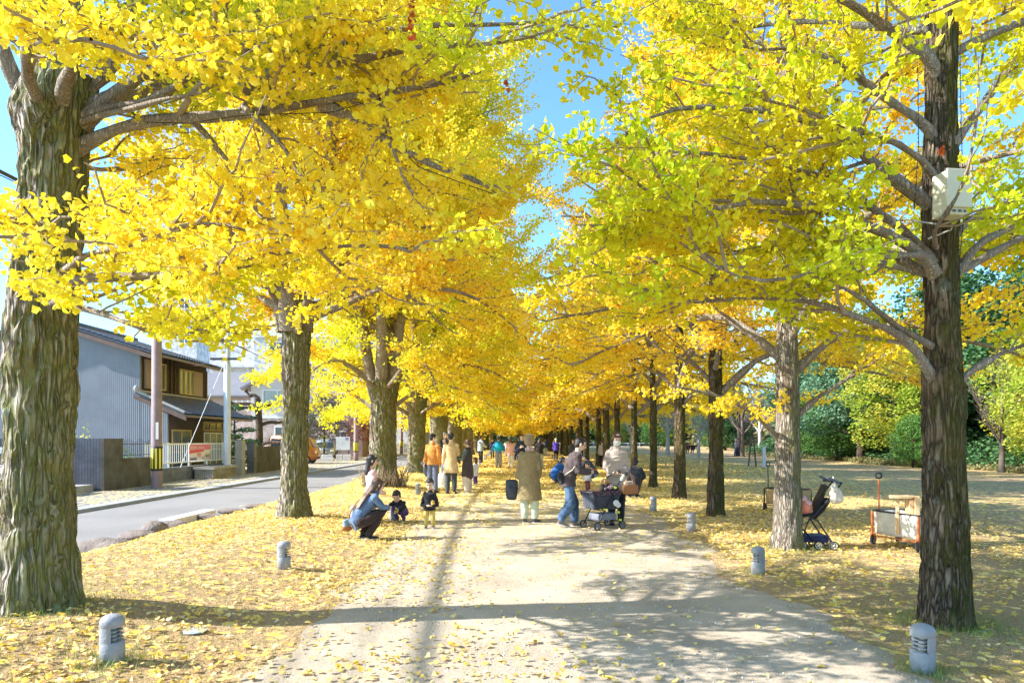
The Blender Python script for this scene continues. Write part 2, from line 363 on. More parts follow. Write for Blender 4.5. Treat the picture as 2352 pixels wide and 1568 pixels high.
def dens(x, y):
    c = fbm(np.c_[x*0.7, y*0.7, y*0], 21, 4); c2 = vn(np.c_[x*3, y*3, y*0], 9)
    left = np.where(x < -1.6, 0.40, 0)*np.clip(0.25+1.5*(c-0.35), 0.15, 1)
    pl = 0.20*smooth(0.1, -1.6, x)*smooth(.42, .6, c)+0.18*smooth(6.5, 4.5, y)*smooth(1.2, -.2, x)+.016
    pl = np.maximum(pl*.8, 0.5*smooth(13, 24, y))
    pth = np.where((x >= -1.6) & (x <= 2.9), pl, 0)
    right = np.where(x > 2.9, 1, 0)*np.clip(0.18+1.2*(c-.4), 0.05, 1)*(0.35+0.65*smooth(6.5, 10, y))*smooth(14, 4, x)*.5
    road = np.where(x < -6.6, 0.04, 1)
    return (left+pth+right)*road*(0.5+0.7*c2)
P1 = litter_points(150000, -6.9, 9, 3.2, 13, dens)
P2 = litter_points(75000, -7.2, 12, 13, 30, dens)
P3 = litter_points(36000, -7.2, 14, 30, 70, lambda x, y: np.where(x > 4, .5, 1.0))
litter = MB()
for P_, s0, s1 in ((P1, .030, .062), (P2, .055, .085), (P3, .09, .15)):
    zz = gh(P_[:, 0], P_[:, 1])+0.018+rng.uniform(0, .012, len(P_))
    V_, F_ = scatter_leaves(np.c_[P_, zz], rng.uniform(s0, s1, len(P_)), rng, 0.33)
    litter.add(V_, F_)
LITTER = leafmat('fallen_ginkgo_leaves', [(.84, .56, .06), (.94, .70, .14), (.92, .78, .42), (.86, .62, .10), (.55, .35, .13), (.93, .74, .25), (.72, .55, .28)], None, trans=0.25)
tag(litter.build('fallen_leaves', LITTER), 'fallen yellow ginkgo leaves scattered over the lawn and the sandy path', 'fallen leaves', kind='stuff')
# ---------------- dry grass blades near the camera
n = 150000
gx1 = rng.uniform(-6.6, 9, n); gy1 = 3.2+(rng.uniform(0, 1, n)**1.5)*12
gc = fbm(np.c_[gx1*1.1, gy1*1.1, gy1*0], 33, 3)
keep = ((gx1 < -1.75+.3*(gc-.5)) | (gx1 > 2.7+.6*(gc-.5))) & (gc > 0.28)
gx1, gy1, gc = gx1[keep], gy1[keep], gc[keep]; n = len(gx1)
# lusher tufts around trunks and bollards
tuft = [(-2.77, 4.73, .16, 260), (3.82, 5.94, .42, 1500), (2.85, 4.7, .16, 260), (-4.0, 5.85, .6, 1200), (4.0, 10.0, .4, 700), (-3.0, 4.9, .5, 300), (2.9, 8.2, .15, 80)]
tx = np.concatenate([a+r*rng.normal(0, .6, k) for a, b, r, k in tuft]); ty = np.concatenate([b+r*rng.normal(0, .6, k) for a, b, r, k in tuft])
def blades(x, y, hmin, hmax, w):
    n = len(x); z = gh(x, y); az = rng.uniform(0, 2*pi, n); h = rng.uniform(hmin, hmax, n)
    le = rng.uniform(.2, 1.1, n)*h; dx, dy = np.cos(az), np.sin(az)
    a = np.c_[x-dy*w, y+dx*w, z]; b = np.c_[x+dy*w, y-dx*w, z]; c = np.c_[x+dx*le, y+dy*le, z+h]
    return np.stack([a, b, c], 1).reshape(-1, 3), np.arange(3*n).reshape(n, 3)
mb = MB(); mb.add(*blades(gx1, gy1, .012, .04, .0022), 0); mb.add(*blades(tx, ty, .03, .075, .003), 1)
tag(mb.build('grass', [leafmat('dry_grass', [(.46, .37, .22), (.58, .49, .32), (.32, .29, .14), (.64, .55, .38)], (.24, .27, .08), 1.2, .2),
    leafmat('green_grass', [(.16, .26, .05), (.26, .36, .07), (.36, .38, .12)], None, 1, .3)]), 'short dry lawn grass with green tufts near the trunks', 'grass', kind='stuff')
# pebbles on the path
n = 5200; ico = bmesh.new(); bmesh.ops.create_icosphere(ico, subdivisions=1, radius=1); iv = np.array([tuple(q.co) for q in ico.verts]); ifc = np.array([[q.index for q in f.verts] for f in ico.faces]); ico.free()
p = np.c_[rng.uniform(-1.6, 2.7, n), 3.2+rng.uniform(0, 1, n)**1.4*9]; wgt = fbm(np.c_[p*0.9, p[:, :1]*0], 41, 3); p = p[(wgt > .45) | (rng.uniform(0, 1, n) < .15)]; n = len(p)
s = rng.uniform(.003, .009, n)
V = (iv[None]*s[:, None, None]*rng.uniform(.6, 1.4, (n, 1, 3)))+np.c_[p, gh(p[:, 0], p[:, 1])+.008][:, None]
tag(MB().add(V.reshape(-1, 3), (ifc[None]+np.arange(n)[:, None, None]*len(iv)).reshape(-1, 3)).build('gravel', leafmat('gravel', [(.2, .18, .16), (.5, .46, .42), (.66, .62, .58)], None, trans=0.0)), 'small loose stones on the sandy path', 'gravel', kind='stuff')
# ================================================================ GINKGO TREES
def resample(P, n):
    P = np.asarray(P, float); d = np.r_[0, np.cumsum(np.linalg.norm(np.diff(P, axis=0), axis=1))]
    # smooth the control polygon, then resample
    t = np.linspace(0, d[-1], n); Q = np.stack([np.interp(t, d, P[:, i]) for i in range(3)], 1)
    for _ in range(2): Q[1:-1] = .25*Q[:-2]+.5*Q[1:-1]+.25*Q[2:]
    return Q
def interp_poly(P, t):
    n = P.shape[1]; x = t*(n-1); i = np.minimum(x.astype(int), n-2); f = (x-i)[:, None]; r = np.arange(len(P))
    a = P[r, i]; b = P[r, i+1]; return a*(1-f)+b*f, (b-a)/(np.linalg.norm(b-a, axis=1)[:, None]+1e-9)
def spawn(P, L, counts, rng, lo, hi, ang, lenf, n, up=0.15, bend=0.1, wob=0.05):
    """child branches off every polyline of P"""
    idx = np.repeat(np.arange(len(P)), counts); M = len(idx); t = rng.uniform(lo, hi, M)
    pos, tan = interp_poly(P[idx], t); lat = np.cross(tan, (0, 0, 1.)); ln = np.linalg.norm(lat, axis=1)[:, None]
    ra = rng.normal(0, 1, (M, 3)); lat = np.where(ln < .25, ra, lat); lat /= np.linalg.norm(lat, axis=1)[:, None]
    lat *= rng.choice([-1, 1], M)[:, None]; a = rng.uniform(*ang, M)[:, None]
    d = tan*np.cos(a)+lat*np.sin(a)+np.array([0, 0, 1.])*rng.normal(up, .18, M)[:, None]+rng.normal(0, .12, (M, 3))
    d /= np.linalg.norm(d, axis=1)[:, None]; Lc = L[idx]*rng.uniform(*lenf, M)*(1-.45*t)
    s = np.linspace(0, 1, n)[None, :, None]
    Q = pos[:, None]+d[:, None]*s*Lc[:, None, None]+np.array([0, 0, 1.])*bend*(s**2)*Lc[:, None, None]
    Q[:, 1:] += np.cumsum(rng.normal(0, 1, (M, n-1, 3)), 1)*(wob*Lc/np.sqrt(n))[:, None, None]
    return Q, Lc, idx, t
leaf_near = fan+np.array([0, .4, 0])
leaf_far = np.array([(0, 0, 0), (-.48, .6, .05), (0, .95, 0), (.48, .6, .05)])
def leaves_on(P, L, per_m, size, rng, spread=.05, tmpl=leaf_near, lo=0.0, droop=.35):
    cnt = rng.poisson(L*per_m); idx = np.repeat(np.arange(len(P)), cnt); M = len(idx)
    if not M: return None
    t = rng.uniform(lo, 1, M); pos, tan = interp_poly(P[idx], t)
    y = rng.normal(0, 1, (M, 3)); y[:, 2] = y[:, 2]*.7-droop; y /= np.linalg.norm(y, axis=1)[:, None]
    pos = pos+y*rng.uniform(.2, 1, M)[:, None]*spread+rng.normal(0, spread*.5, (M, 3))
    z = rng.normal(0, 1, (M, 3)); z[:, 2] += .35; x = np.cross(y, z); x /= np.linalg.norm(x, axis=1)[:, None]+1e-9; z = np.cross(x, y)
    s = rng.uniform(*size, M)[:, None, None]; T = tmpl[None]
    V = pos[:, None]+s*(T[..., 0:1]*x[:, None]+T[..., 1:2]*y[:, None]+T[..., 2:3]*2*z[:, None])
    k = len(tmpl); return V.reshape(-1, 3), np.arange(M*k).reshape(M, k)
def trunk_mesh(mb, pts, rad, k=64, n=120, ridge=.02, seed=0, lob=0.04, vs=1.0):
    """knobbly tapered trunk with vertical fissures; pts (z ordered control points), rad radii"""
    P = resample(pts, n); d = np.linspace(0, 1, n); pd = np.r_[0, np.cumsum(np.linalg.norm(np.diff(np.array(pts, float), axis=0), axis=1))]; pd /= pd[-1]
    R = np.interp(d, pd, rad); A = np.arange(k)*2*pi/k
    AA, ZZ = np.meshgrid(A, P[:, 2]); RR = np.repeat(R[:, None], k, 1)
    q = np.c_[(np.cos(AA)*RR).ravel(), (np.sin(AA)*RR).ravel(), ZZ.ravel()]
    w = fbm(q*np.array([3, 3, 2.])*vs, seed+50, 2)-.5
    w2 = fbm(q*np.array([7, 7, 3.]), seed+77, 2)-.5; f = vn(np.c_[q[:, 0]*20*vs+w2*5, q[:, 1]*20*vs-w2*5, q[:, 2]*4.2*vs+w2*3], seed); f = 1-np.abs(2*f-1)
    f2 = vn(np.c_[q[:, :2]*38*vs, q[:, 2]*9*vs], seed+3)
    disp = (f**.7-.6)*ridge*2+(f2-.5)*ridge+(fbm(q*np.array([2.2, 2.2, 1.6]), seed+9, 3)-.5)*lob*2
    # root flare lobes
    z0 = P[0, 2]; fl = np.exp(-(q[:, 2]-z0)/.22); disp = disp+fl*(.08+.22*(vn(np.c_[np.cos(AA.ravel())*1.6, np.sin(AA.ravel())*1.6, 0*AA.ravel()], seed+5)))*RR.ravel()*1.6
    r = RR.ravel()+disp
    V = np.c_[np.repeat(P[:, 0], k)+np.cos(AA.ravel())*r, np.repeat(P[:, 1], k)+np.sin(AA.ravel())*r, ZZ.ravel()]
    i, j = np.meshgrid(np.arange(k), np.arange(n-1)); a = (j*k+i).ravel(); b = (j*k+(i+1) % k).ravel()
    mb.add(V, np.stack([a, b, b+k, a+k], 1), 0, True)
def ginkgo(name, label, group, base, trunk, rad, limbs, autolimb, mat_leaf, mat_bark, seed, nsec=9, ntw=7, per_m=45, size=(.05, .075),
           tmpl=leaf_near, twigs=True, tk=48, tn=90, ridge=.02, spread=.05, gap=.0, sec_len=(.32, .6), tw_len=(.2, .5), lob=.04, clip=None, lr=1.0):
    rng = np.random.default_rng(seed); t = thing(name, label, 'tree', base, 0, group)
    ax = np.array(trunk, float); lm_ = []
    for p, r in limbs:      # every limb starts inside the trunk
        p = [tuple(q) for q in p]; c = [np.interp(p[0][2]-.12, ax[:, 2], ax[:, i]) for i in (0, 1)]
        if math.hypot(p[0][0]-c[0], p[0][1]-c[1]) < .6: p = [(c[0], c[1], p[0][2]-.16)]+p
        lm_.append((p, r))
    limbs = lm_
    wood = MB(); trunk_mesh(wood, trunk, rad, tk, tn, ridge, seed, lob)
    n1 = 14; L1 = [resample(p, n1) for p, r in limbs]; R1 = [np.linspace(r*.85, r*.2, n1)*(1+.7*np.exp(-np.arange(n1)/1.3)) for p, r in limbs]
    for q in autolimb(rng): L1.append(resample(q[0], n1)); R1.append(np.linspace(q[1], q[1]*.18, n1))
    L1 = np.array(L1); R1 = np.array(R1); wob = rng.normal(0, 1, L1.shape); wob[:, :2] = 0
    for _ in range(2): wob[:, 1:-1] = (wob[:, :-2]+wob[:, 1:-1]+wob[:, 2:])/3
    len1 = np.linalg.norm(np.diff(L1, axis=1), axis=2).sum(1); L1 = L1+wob*(.03*len1)[:, None, None]*.6
    V, Q = tubes(L1, R1*(1+.15*rng.normal(0, 1, R1.shape)), 9); wood.add(V, Q, 1, True)
    c2 = np.maximum(2, (len1*nsec/3.0).astype(int)); S2, l2, i2, t2 = spawn(L1, len1, c2, rng, .16, 1, (.45, 1.15), sec_len, 7, .12, .08, .10)
    if clip is not None:
        k = clip(S2[:, 4]+np.array(base)); S2, l2, i2 = S2[k], l2[k], i2[k]
    if gap > 0:
        mid = S2[:, 4]+np.array(base); k = fbm(mid*.8, 77, 2) > gap; S2, l2, i2 = S2[k], l2[k], i2[k]
    r2 = np.clip(l2*.014, .006, .03)*lr; V, Q = tubes(S2, r2[:, None]*np.linspace(1, .3, 7), 5); wood.add(V, Q, 2, True)
    c3 = np.maximum(2, (l2*ntw).astype(int)); T3, l3, i3, t3 = spawn(S2, l2, c3, rng, .1, 1, (.4, 1.2), tw_len, 4, .05, -.05, .12)
    l3 = np.maximum(l3, .12)
    if clip is not None:
        k = clip(T3[:, 2]+np.array(base)); T3, l3 = T3[k], l3[k]
    if twigs:
        V, Q = tubes(T3, np.full((len(T3), 1), .0042)*lr*np.linspace(1, .6, 4), 3); wood.add(V, Q, 2, True)
    wood.build('trunk', [mat_bark, LIMB, TWIG], t)
    cr = MB()
    for P, L, pm, lo in ((T3, l3, per_m, 0), (S2, l2, per_m*.45, .25), (L1[:, 6:], len1*.5, per_m*.25, .2)):
        r = leaves_on(P, L, pm, size, rng, spread, tmpl, lo)
        if r: cr.add(*r)
    cr.build('crown', mat_leaf, t); t['n'] = int(sum(len(f) for f, _, _ in cr.f)); del t['n']
    return t
def L(base, pts):
    """limb control points given as seen positions (px, py, depth) -> local coordinates"""
    return [tuple(np.array(Wp(*p))-np.array(base)) for p in pts]
GL = 'big ginkgos of the left row'; GR = 'slender ginkgos of the right row'
# ---- nearest left tree
def clip1(P):
    # keep the leaves off the trunk fork and the long low limb, and away from the lens
    u = 1176+F*P[:, 0]/P[:, 1]; v = 1008-F*(P[:, 2]-1.6)/P[:, 1]
    far_ = (P[:, 1] > 3.0) & ((P[:, 1]-.08*P[:, 0] > 3.6) | (P[:, 0] < -1.2))
    bare = ((u < 290) & (v > 175) & (v < 455) & (P[:, 1] < 6.3)) | ((u < 760) & (v > 165) & (v < 300) & (P[:, 1] < 5.75)) | ((u < 170) & (v > 720)) | ((u < 620) & (v > 800)) | ((v > 790) & (u < 1000))
    return far_ & ~bare
def clip2(P):
    # leaves keep clear of the trunk and box
    u = 1176+F*P[:, 0]/P[:, 1]; v = 1008-F*(P[:, 2]-1.6)/P[:, 1]
    return (P[:, 1] > 3.6) & ~((u > 2085) & (u < 2250) & (v > 120) & (P[:, 1] < 6.15)) & ~((u > 1990) & (v > 600) & (P[:, 1] < 6.4) & (u < 2200)) & ~(v > 800)
b = (-4.06, 5.87, 0.10)
tr = [(0, 0, -.1), (-.02, 0, .6), (0, 0, 1.6), (.0, 0, 2.4), (.04, 0, 2.9), (.10, 0, 3.3), (.12, 0, 3.9), (.12, .0, 4.25), (.2, .0, 4.6)]
rd = [.285, .262, .25, .252, .245, .215, .235, .31, .27]
lm = [(L(b, [(200, 330, 5.9), (330, 262, 5.8), (430, 265, 5.7), (560, 245, 5.6), (760, 240, 5.5), (900, 200, 5.3), (1120, 165, 5.0)]), .068),
      (L(b, [(230, 240, 5.9), (420, 130, 5.8), (560, 60, 5.6), (720, -60, 5.5)]), .06),
      (L(b, [(230, 250, 5.85), (330, 240, 5.7), (430, 215, 5.6), (500, 110, 5.5), (640, -10, 5.4)]), .06),
      (L(b, [(200, 220, 5.9), (290, 90, 5.9), (330, -120, 5.9)]), .10),
      (L(b, [(100, 240, 5.9), (130, 60, 5.9), (120, -160, 6.0)]), .11),
      (L(b, [(60, 230, 5.9), (10, 120, 5.7), (-60, -60, 5.6)]), .09),
      (L(b, [(240, 230, 6.0), (420, 150, 6.6), (600, 60, 7.2), (760, 20, 7.8)]), .07),
      (L(b, [(240, 260, 5.8), (380, 225, 5.5), (460, 220, 5.4), (520, 150, 5.3), (600, 70, 5.2)]), .035),
      (L(b, [(150, 400, 6.0), (280, 380, 7.0), (380, 360, 7.8)]), .035), (L(b, [(150, 480, 6.0), (300, 470, 7.0), (440, 450, 7.6)]), .035),
      (L(b, [(150, 520, 6.0), (260, 540, 7.0), (380, 560, 7.6)]), .03),
      (L(b, [(90, 660, 5.8), (200, 655, 5.5), (380, 640, 5.2), (560, 585, 5.2), (800, 575, 5.1), (960, 560, 5.0)]), .05),
      (L(b, [(100, 680, 5.7), (220, 720, 5.3), (330, 750, 5.1), (460, 770, 5.2), (640, 770, 5.3)]), .035),
      (L(b, [(120, 640, 5.7), (260, 560, 5.0), (420, 520, 4.6), (600, 500, 4.5)]), .045),
      (L(b, [(120, 560, 5.8), (60, 520, 5.0), (120, 520, 4.2), (60, 500, 3.8)]), .035),
      (L(b, [(740, 240, 5.5), (850, 290, 5.4), (950, 360, 5.3), (1050, 405, 5.2), (1150, 440, 5.2)]), .05),
      (L(b, [(560, 200, 5.6), (760, 150, 5.4), (960, 110, 5.2), (1130, 90, 5.1), (1265, 95, 5.0)]), .05),
      (L(b, [(500, 110, 5.6), (700, 110, 5.3), (900, 60, 5.1), (1100, 60, 5.0), (1230, 50, 5.1)]), .05),
      (L(b, [(140, 250, 5.8), (170, 130, 5.2), (260, 60, 4.6), (380, 90, 4.1)]), .07),
      (L(b, [(100, 250, 5.8), (60, 130, 5.0), (90, 90, 4.2), (150, 110, 3.7)]), .06),
      (L(b, [(870, 215, 5.3), (900, 330, 5.2), (930, 430, 5.1), (1000, 520, 5.1)]), .022),
      (L(b, [(560, 245, 5.6), (640, 330, 5.4), (700, 420, 5.2), (820, 480, 5.2)]), .03),
      (L(b, [(430, 265, 5.8), (520, 360, 6.0), (560, 440, 5.9), (640, 500, 5.8)]), .03)]
def auto1(rng):
    out = []
    for i in range(7):
        a = i*2.4; z = 4.6+i*.3; r = 3.0-.12*i; s = (.2+.15*cos(a), .15*sin(a), z-.4)
        out.append(([s, (s[0]+r*.5*cos(a), s[1]+r*.5*sin(a), z+.9), (s[0]+r*cos(a), s[1]+r*sin(a), z+1.6+.05*i)], .07))
    out.append(([(.2, 0, 4.5), (.3, .1, 7), (.3, 0, 10)], .12)); return out
ginkgo('ginkgo_tree', 'nearest big ginkgo at left edge with mossy trunk forking into long pale limbs', GL, b, tr, rd, lm, auto1, LEMON, BARK_OLD, 11,
       nsec=14, ntw=9, per_m=50, size=(.042, .070), tk=160, tn=300, ridge=.026, spread=.07, gap=.36, lob=.06, clip=clip1)
# ---- generic left trees (forked low, tall crowns)
def auto_left(H, R, fork, ns, nl):
    def f(rng):
        out = []; stems = []
        for i in range(ns):
            a = i*2*pi/ns+rng.uniform(-.4, .4); k = rng.uniform(.5, 1.1); top = H*rng.uniform(.78, 1.0)
            P = [(.15*cos(a), .15*sin(a), fork-.4), (.7*k*cos(a), .7*k*sin(a), fork+1.2), (1.3*k*cos(a), 1.3*k*sin(a), fork+(top-fork)*.5), (1.5*k*cos(a), 1.5*k*sin(a), top)]
            out.append((P, .19)); stems.append(resample(P, 20))
        for i in range(nl):
            u = (i+.5)/nl; st = stems[i % ns]; j = int(1+u**1.15*17); p = st[j]; a = i*2.39996+rng.uniform(-.3, .3); z = p[2]
            g = (z-fork)/(H-fork); r = R*(.40+.60*(1-smooth(.12, .5, g))-.22*g)*rng.uniform(.75, 1.1); el = .05+.9*max(g, 0)
            r = max(r-.3, .5); q = p+np.array([cos(a)*r*.5, sin(a)*r*.5, r*.5*el+.15*r]); e = p+np.array([cos(a)*r, sin(a)*r, r*el-.12*r*(1-g)])
            out.append(([p, q, e], .05*r/3+.015))
        for i in range(7):     # low limbs that hang over path and street
            a = i*2*pi/7+rng.uniform(-.3, .3); r = R*rng.uniform(.85, 1.05); z = fork+rng.uniform(-.5, .6)
            out.append(([(.3*cos(a), .3*sin(a), z-.2), (r*.45*cos(a), r*.45*sin(a), z+.5), (r*.8*cos(a), r*.8*sin(a), z+.3), (r*cos(a), r*sin(a), z-.4)], .075))
        return out
    return f
def left_trunk(r, fork, fl=1.25): return ([(0, 0, -.12), (0, 0, .5), (.02, 0, fork*.5), (.05, 0, fork*.85), (.03, 0, fork+.25)], [r*fl, r*1.05, r*.97, r*1.0, r*1.25])
specs = [  # x, y, r, fork, H, R, colour, label
    (-4.10, 12.85, .225, 3.9, 12.0, 4.2, GOLD, 'second big ginkgo in left row, straight grey trunk beside the lawn edge and street'),
    (-4.05, 21.3, .39, 3.0, 17, 4.2, LEMON, 'third big ginkgo in left row, thick mossy trunk behind the girl in pink'),
    (-4.15, 29.6, .36, 3.0, 17, 4.2, LEMON, 'fourth big ginkgo in left row, knotty trunk left of the man in orange')]
for i, (x, y, r, fk, H, R, mt, lb) in enumerate(specs):
    tr, rd = left_trunk(r, fk, 1.25 if i != 1 else 1.5)
    far = i > 0
    ginkgo('ginkgo_tree', lb, GL, (x, y, zg(x, y)), tr, rd, [], auto_left(H, R, fk, 4, 30 if i == 0 else 26), mt, BARK_OLD, 31+i, nsec=10 if not far else 9,
           ntw=8 if not far else 6, per_m=(46, 38, 30)[i], size=((.05, .078), (.075, .11), (.10, .15))[i], tmpl=leaf_near if i == 0 else leaf_far, twigs=i < 1,
           tk=96 if i < 2 else 48, tn=160, ridge=.03, spread=(.07, .10, .13)[i], lob=.05, gap=.36, sec_len=(.3, .55))
# far left trees: two more built, the rest copies of them
protos = []
for k, (fk, mt) in enumerate(((3.1, LEMON), (2.9, GOLD))):
    tr, rd = left_trunk(.50, fk, 1.3)
    protos.append(ginkgo('ginkgo_tree', 'x', GL, (-4.1+.3*k, 37.8+8.2*k, .1), tr, rd, [], auto_left(17, 4.4, fk, 4, 26), mt, BARK_OLD, 61+k, nsec=8, ntw=5, per_m=14, size=(.15, .22),
                         tmpl=leaf_far, twigs=False, tk=32, tn=50, ridge=.03, spread=.2, lob=.08, gap=.34, lr=1.6))
fl = [(-4.1, 37.8, 'fifth big ginkgo in left row, wide pale trunk just left of the man in orange'),
      (-3.9, 46.2, 'sixth big ginkgo in left row, wide trunk behind the woman in dark vest'),
      (-4.0, 54.5, 'seventh ginkgo in left row, leaning slim trunk beside the blue triangle sign')]
for i in range(9): fl.append((-4.1+.25*sin(i*2), 62.6+8.2*i, ORD[8+i]+' ginkgo from the camera in the left row, beyond the blue triangle sign'))
for i, (x, y, lb) in enumerate(fl):
    o = protos[i] if i < 2 else copy_tree(protos[i % 2])
    o.location = (x, y, zg(x, y)); o['label'] = lb; s = .62 if i == 2 else 1
    if i > 1: o.rotation_euler = (0, 0, i*1.7); o.scale = (1.08*(1 if i != 2 else .8), 1.08*(1 if i != 2 else .8), 1-.03*(i % 3))
# ---- nearest right tree
b = (3.78, 5.94, 0.0)
tr = [(0, 0, -.1), (-.01, 0, .5), (-.02, 0, 1.4), (-.03, 0, 2.1), (-.04, 0, 2.5), (-.05, 0, 3.2), (-.05, 0, 4.0), (-.04, 0, 5.5), (0, 0, 8), (0, 0, 11)]
rd = [.185, .172, .152, .152, .135, .132, .12, .10, .07, .02]
lm = [(L(b, [(2150, 600, 5.9), (2105, 530, 5.85), (2012, 485, 5.8), (1955, 448, 5.7), (1860, 400, 5.6), (1700, 360, 5.5), (1540, 340, 5.4)]), .05),
      (L(b, [(2140, 600, 5.8), (2108, 585, 5.75), (2020, 540, 5.6), (1940, 500, 5.5), (1853, 457, 5.4), (1700, 470, 5.2), (1520, 520, 5.1), (1380, 560, 5.0)]), .05),
      (L(b, [(2130, 450, 5.9), (2030, 400, 5.8), (1933, 330, 5.7), (1845, 281, 5.6), (1766, 246, 5.5), (1600, 230, 5.4), (1430, 300, 5.3)]), .05),
      (L(b, [(2140, 290, 5.9), (2108, 268, 5.85), (2043, 233, 5.8), (1990, 170, 5.7), (1850, 120, 5.6), (1650, 110, 5.5)]), .045),
      (L(b, [(2150, 630, 6.0), (2113, 615, 6.0), (2043, 589, 6.0), (1960, 585, 6.0), (1800, 560, 6.0), (1640, 590, 5.9), (1480, 610, 5.8)]), .035),
      (L(b, [(2150, 150, 5.9), (2100, 90, 5.8), (2043, 53, 5.8), (1911, 0, 5.7), (1700, -60, 5.6)]), .06),
      (L(b, [(2120, 860, 5.9), (2105, 810, 5.8), (2083, 755, 5.8), (1988, 740, 5.7), (1900, 690, 5.6), (1760, 680, 5.5), (1600, 700, 5.4), (1480, 690, 5.3)]), .042),
      (L(b, [(2080, 760, 5.8), (2000, 700, 5.7), (1900, 640, 5.6), (1740, 620, 5.4)]), .03),
      (L(b, [(2190, 640, 5.9), (2215, 600, 5.9), (2262, 549, 5.9), (2350, 510, 5.9), (2500, 460, 5.9)]), .055),
      (L(b, [(2190, 560, 5.9), (2225, 500, 5.85), (2352, 440, 5.8), (2480, 400, 5.8)]), .035),
      (L(b, [(2180, 900, 5.9), (2215, 860, 5.85), (2280, 820, 5.8), (2352, 795, 5.8), (2520, 740, 5.7)]), .04),
      (L(b, [(2180, 330, 5.9), (2220, 300, 5.85), (2290, 200, 5.8), (2400, 60, 5.8)]), .06),
      (L(b, [(2130, 520, 5.6), (2190, 480, 5.35), (2235, 400, 5.3), (2240, 250, 5.3), (2235, 60, 5.3)]), .022),
      (L(b, [(2130, 380, 5.8), (1980, 300, 5.0), (1800, 240, 4.6), (1640, 200, 4.4)]), .03),
      (L(b, [(2130, 560, 5.8), (2000, 600, 5.2), (1850, 640, 4.9), (1700, 640, 4.8), (1560, 560, 4.8)]), .03)]
def auto_r1(rng):
    out = []
    for i in range(22):
        a = i*2.4; z = 5.2+i*.26; r = 3.0-.12*i
        out.append(([(-.04, 0, z-.3), (r*.5*cos(a), r*.5*sin(a), z+.35), (r*cos(a), r*sin(a), z+.7)], .04))
    for i, a in enumerate((.6, 1.3, 2.0)): out.append(([(0, 0, 3.0), (1.4*cos(a), 1.4*sin(a), 3.6), (2.8*cos(a), 2.8*sin(a), 3.7)], .045))
    return out
ginkgo('ginkgo_tree', 'nearest right ginkgo with dark straight trunk, a beige box and greenish yellow leaves', GR, b, tr, rd, lm, auto_r1, GREENY, BARK, 91,
       nsec=13, ntw=9, per_m=54, size=(.04, .066), tk=120, tn=320, ridge=.018, spread=.05, lob=.025, gap=.34, clip=clip2)
# ---- tree beside the camera: only its leafy branch reaches into the view at top right
b = (3.9, 1.75, 0.0)
lm = [([(0, 0, 4.2), (-.5, .7, 4.25), (-1.3, 1.3, 3.85), (-2.0, 1.75, 3.60)], .03), ([(0, 0, 4.0), (-.3, .9, 4.0), (-.9, 1.6, 3.75), (-1.2, 1.9, 3.45)], .03)]
ginkgo('ginkgo_tree', 'ginkgo out of view at right whose yellow branch hangs in at top right corner', GR, b, [(0, 0, -.1), (0, 0, 3), (0, 0, 9)], [.2, .15, .03], lm, lambda r: [], LEMON, BARK, 95,
       nsec=8, ntw=8, per_m=42, size=(.06, .085), tk=24, tn=40, spread=.05, clip=lambda P: P[:, 1] > 2.2)
# ---- right row
def auto_right(H, R, clear, nl):
    def f(rng):
        out = [([(0, 0, H*.6), (.05, 0, H*.8), (0, .05, H)], .06)]
        for i in range(nl):
            u = (i+.3)/nl; z = clear+(H-clear)*u**1.05; a = i*2.39996+rng.uniform(-.25, .25)
            r = (R*(1-u)**.75+.35)*rng.uniform(.8, 1.12); el = .42+.55*u-.25*(u < .15)
            out.append(([(0, 0, z-.3), (r*.25*cos(a), r*.25*sin(a), z+r*.16), (r*.6*cos(a), r*.6*sin(a), z+r*.6*el), (r*cos(a), r*sin(a), z+r*el*.8-.15*r*(1-u))], .018+.016*r))
        return out
    return f
ry = [(4.02, 10.0), (4.25, 14.3), (4.60, 18.8), (4.72, 22.9), (4.85, 27.2), (4.85, 31.6)]
rl = ['second ginkgo in right row, pale trunk in front of the black baby stroller', 'third ginkgo in right row, brown trunk with white patches, left of the pale one',
      'fourth ginkgo in right row, brown trunk leaning slightly left of the patchy one', 'fifth ginkgo in right row, thin dark trunk right of the woman in beige puffer coat',
      'sixth ginkgo in right row, trunk directly behind the beige puffer coat', 'seventh ginkgo in right row, trunk just left of the beige puffer coat']
def LR2(b): return [(L(b, [(1800, 1010, 10.0), (1755, 965, 9.8), (1700, 930, 9.6), (1630, 905, 9.4), (1550, 900, 9.2)]), .05), (L(b, [(1835, 950, 10.0), (1875, 905, 10.0), (1950, 865, 9.9), (2060, 800, 9.8)]), .055)]
rr = [.20, .165, .17, .125, .14, .155]
for i, ((x, y), lb, r) in enumerate(zip(ry, rl, rr)):
    H = 12.2+.4*(i % 3); tr = [(0, 0, -.1), (.02, 0, .5), (.02, 0, 2.2), (0, 0, 4), (0, .03, H*.6), (0, 0, H*.85)]
    ginkgo('ginkgo_tree', lb, GR, (x, y, zg(x, y)), tr, [r*1.05, r*.92, r*.8, r*.68, r*.45, r*.12], LR2((x, y, zg(x, y))) if i == 0 else [], auto_right(H, 3.5, 2.7, 34), (GOLD, AMBER, GOLD, AMBER, GOLD, AMBER)[i], BARK_PALE if i == 0 else BARK, 111+i,
           nsec=10 if i < 2 else 8, ntw=(9, 7.5, 6, 5, 5, 5)[i], per_m=(52, 44, 34, 27, 22, 19)[i], size=((.045, .072), (.058, .085), (.075, .11), (.10, .14), (.12, .17), (.14, .2))[i],
           tmpl=leaf_near if i < 1 else leaf_far, twigs=i < 2, tk=64 if i < 3 else 32, tn=120 if i < 3 else 60, ridge=.02, spread=(.06, .07, .09, .12, .14, .16)[i], lob=.03, gap=.36, lr=1+.15*i)
protos = []
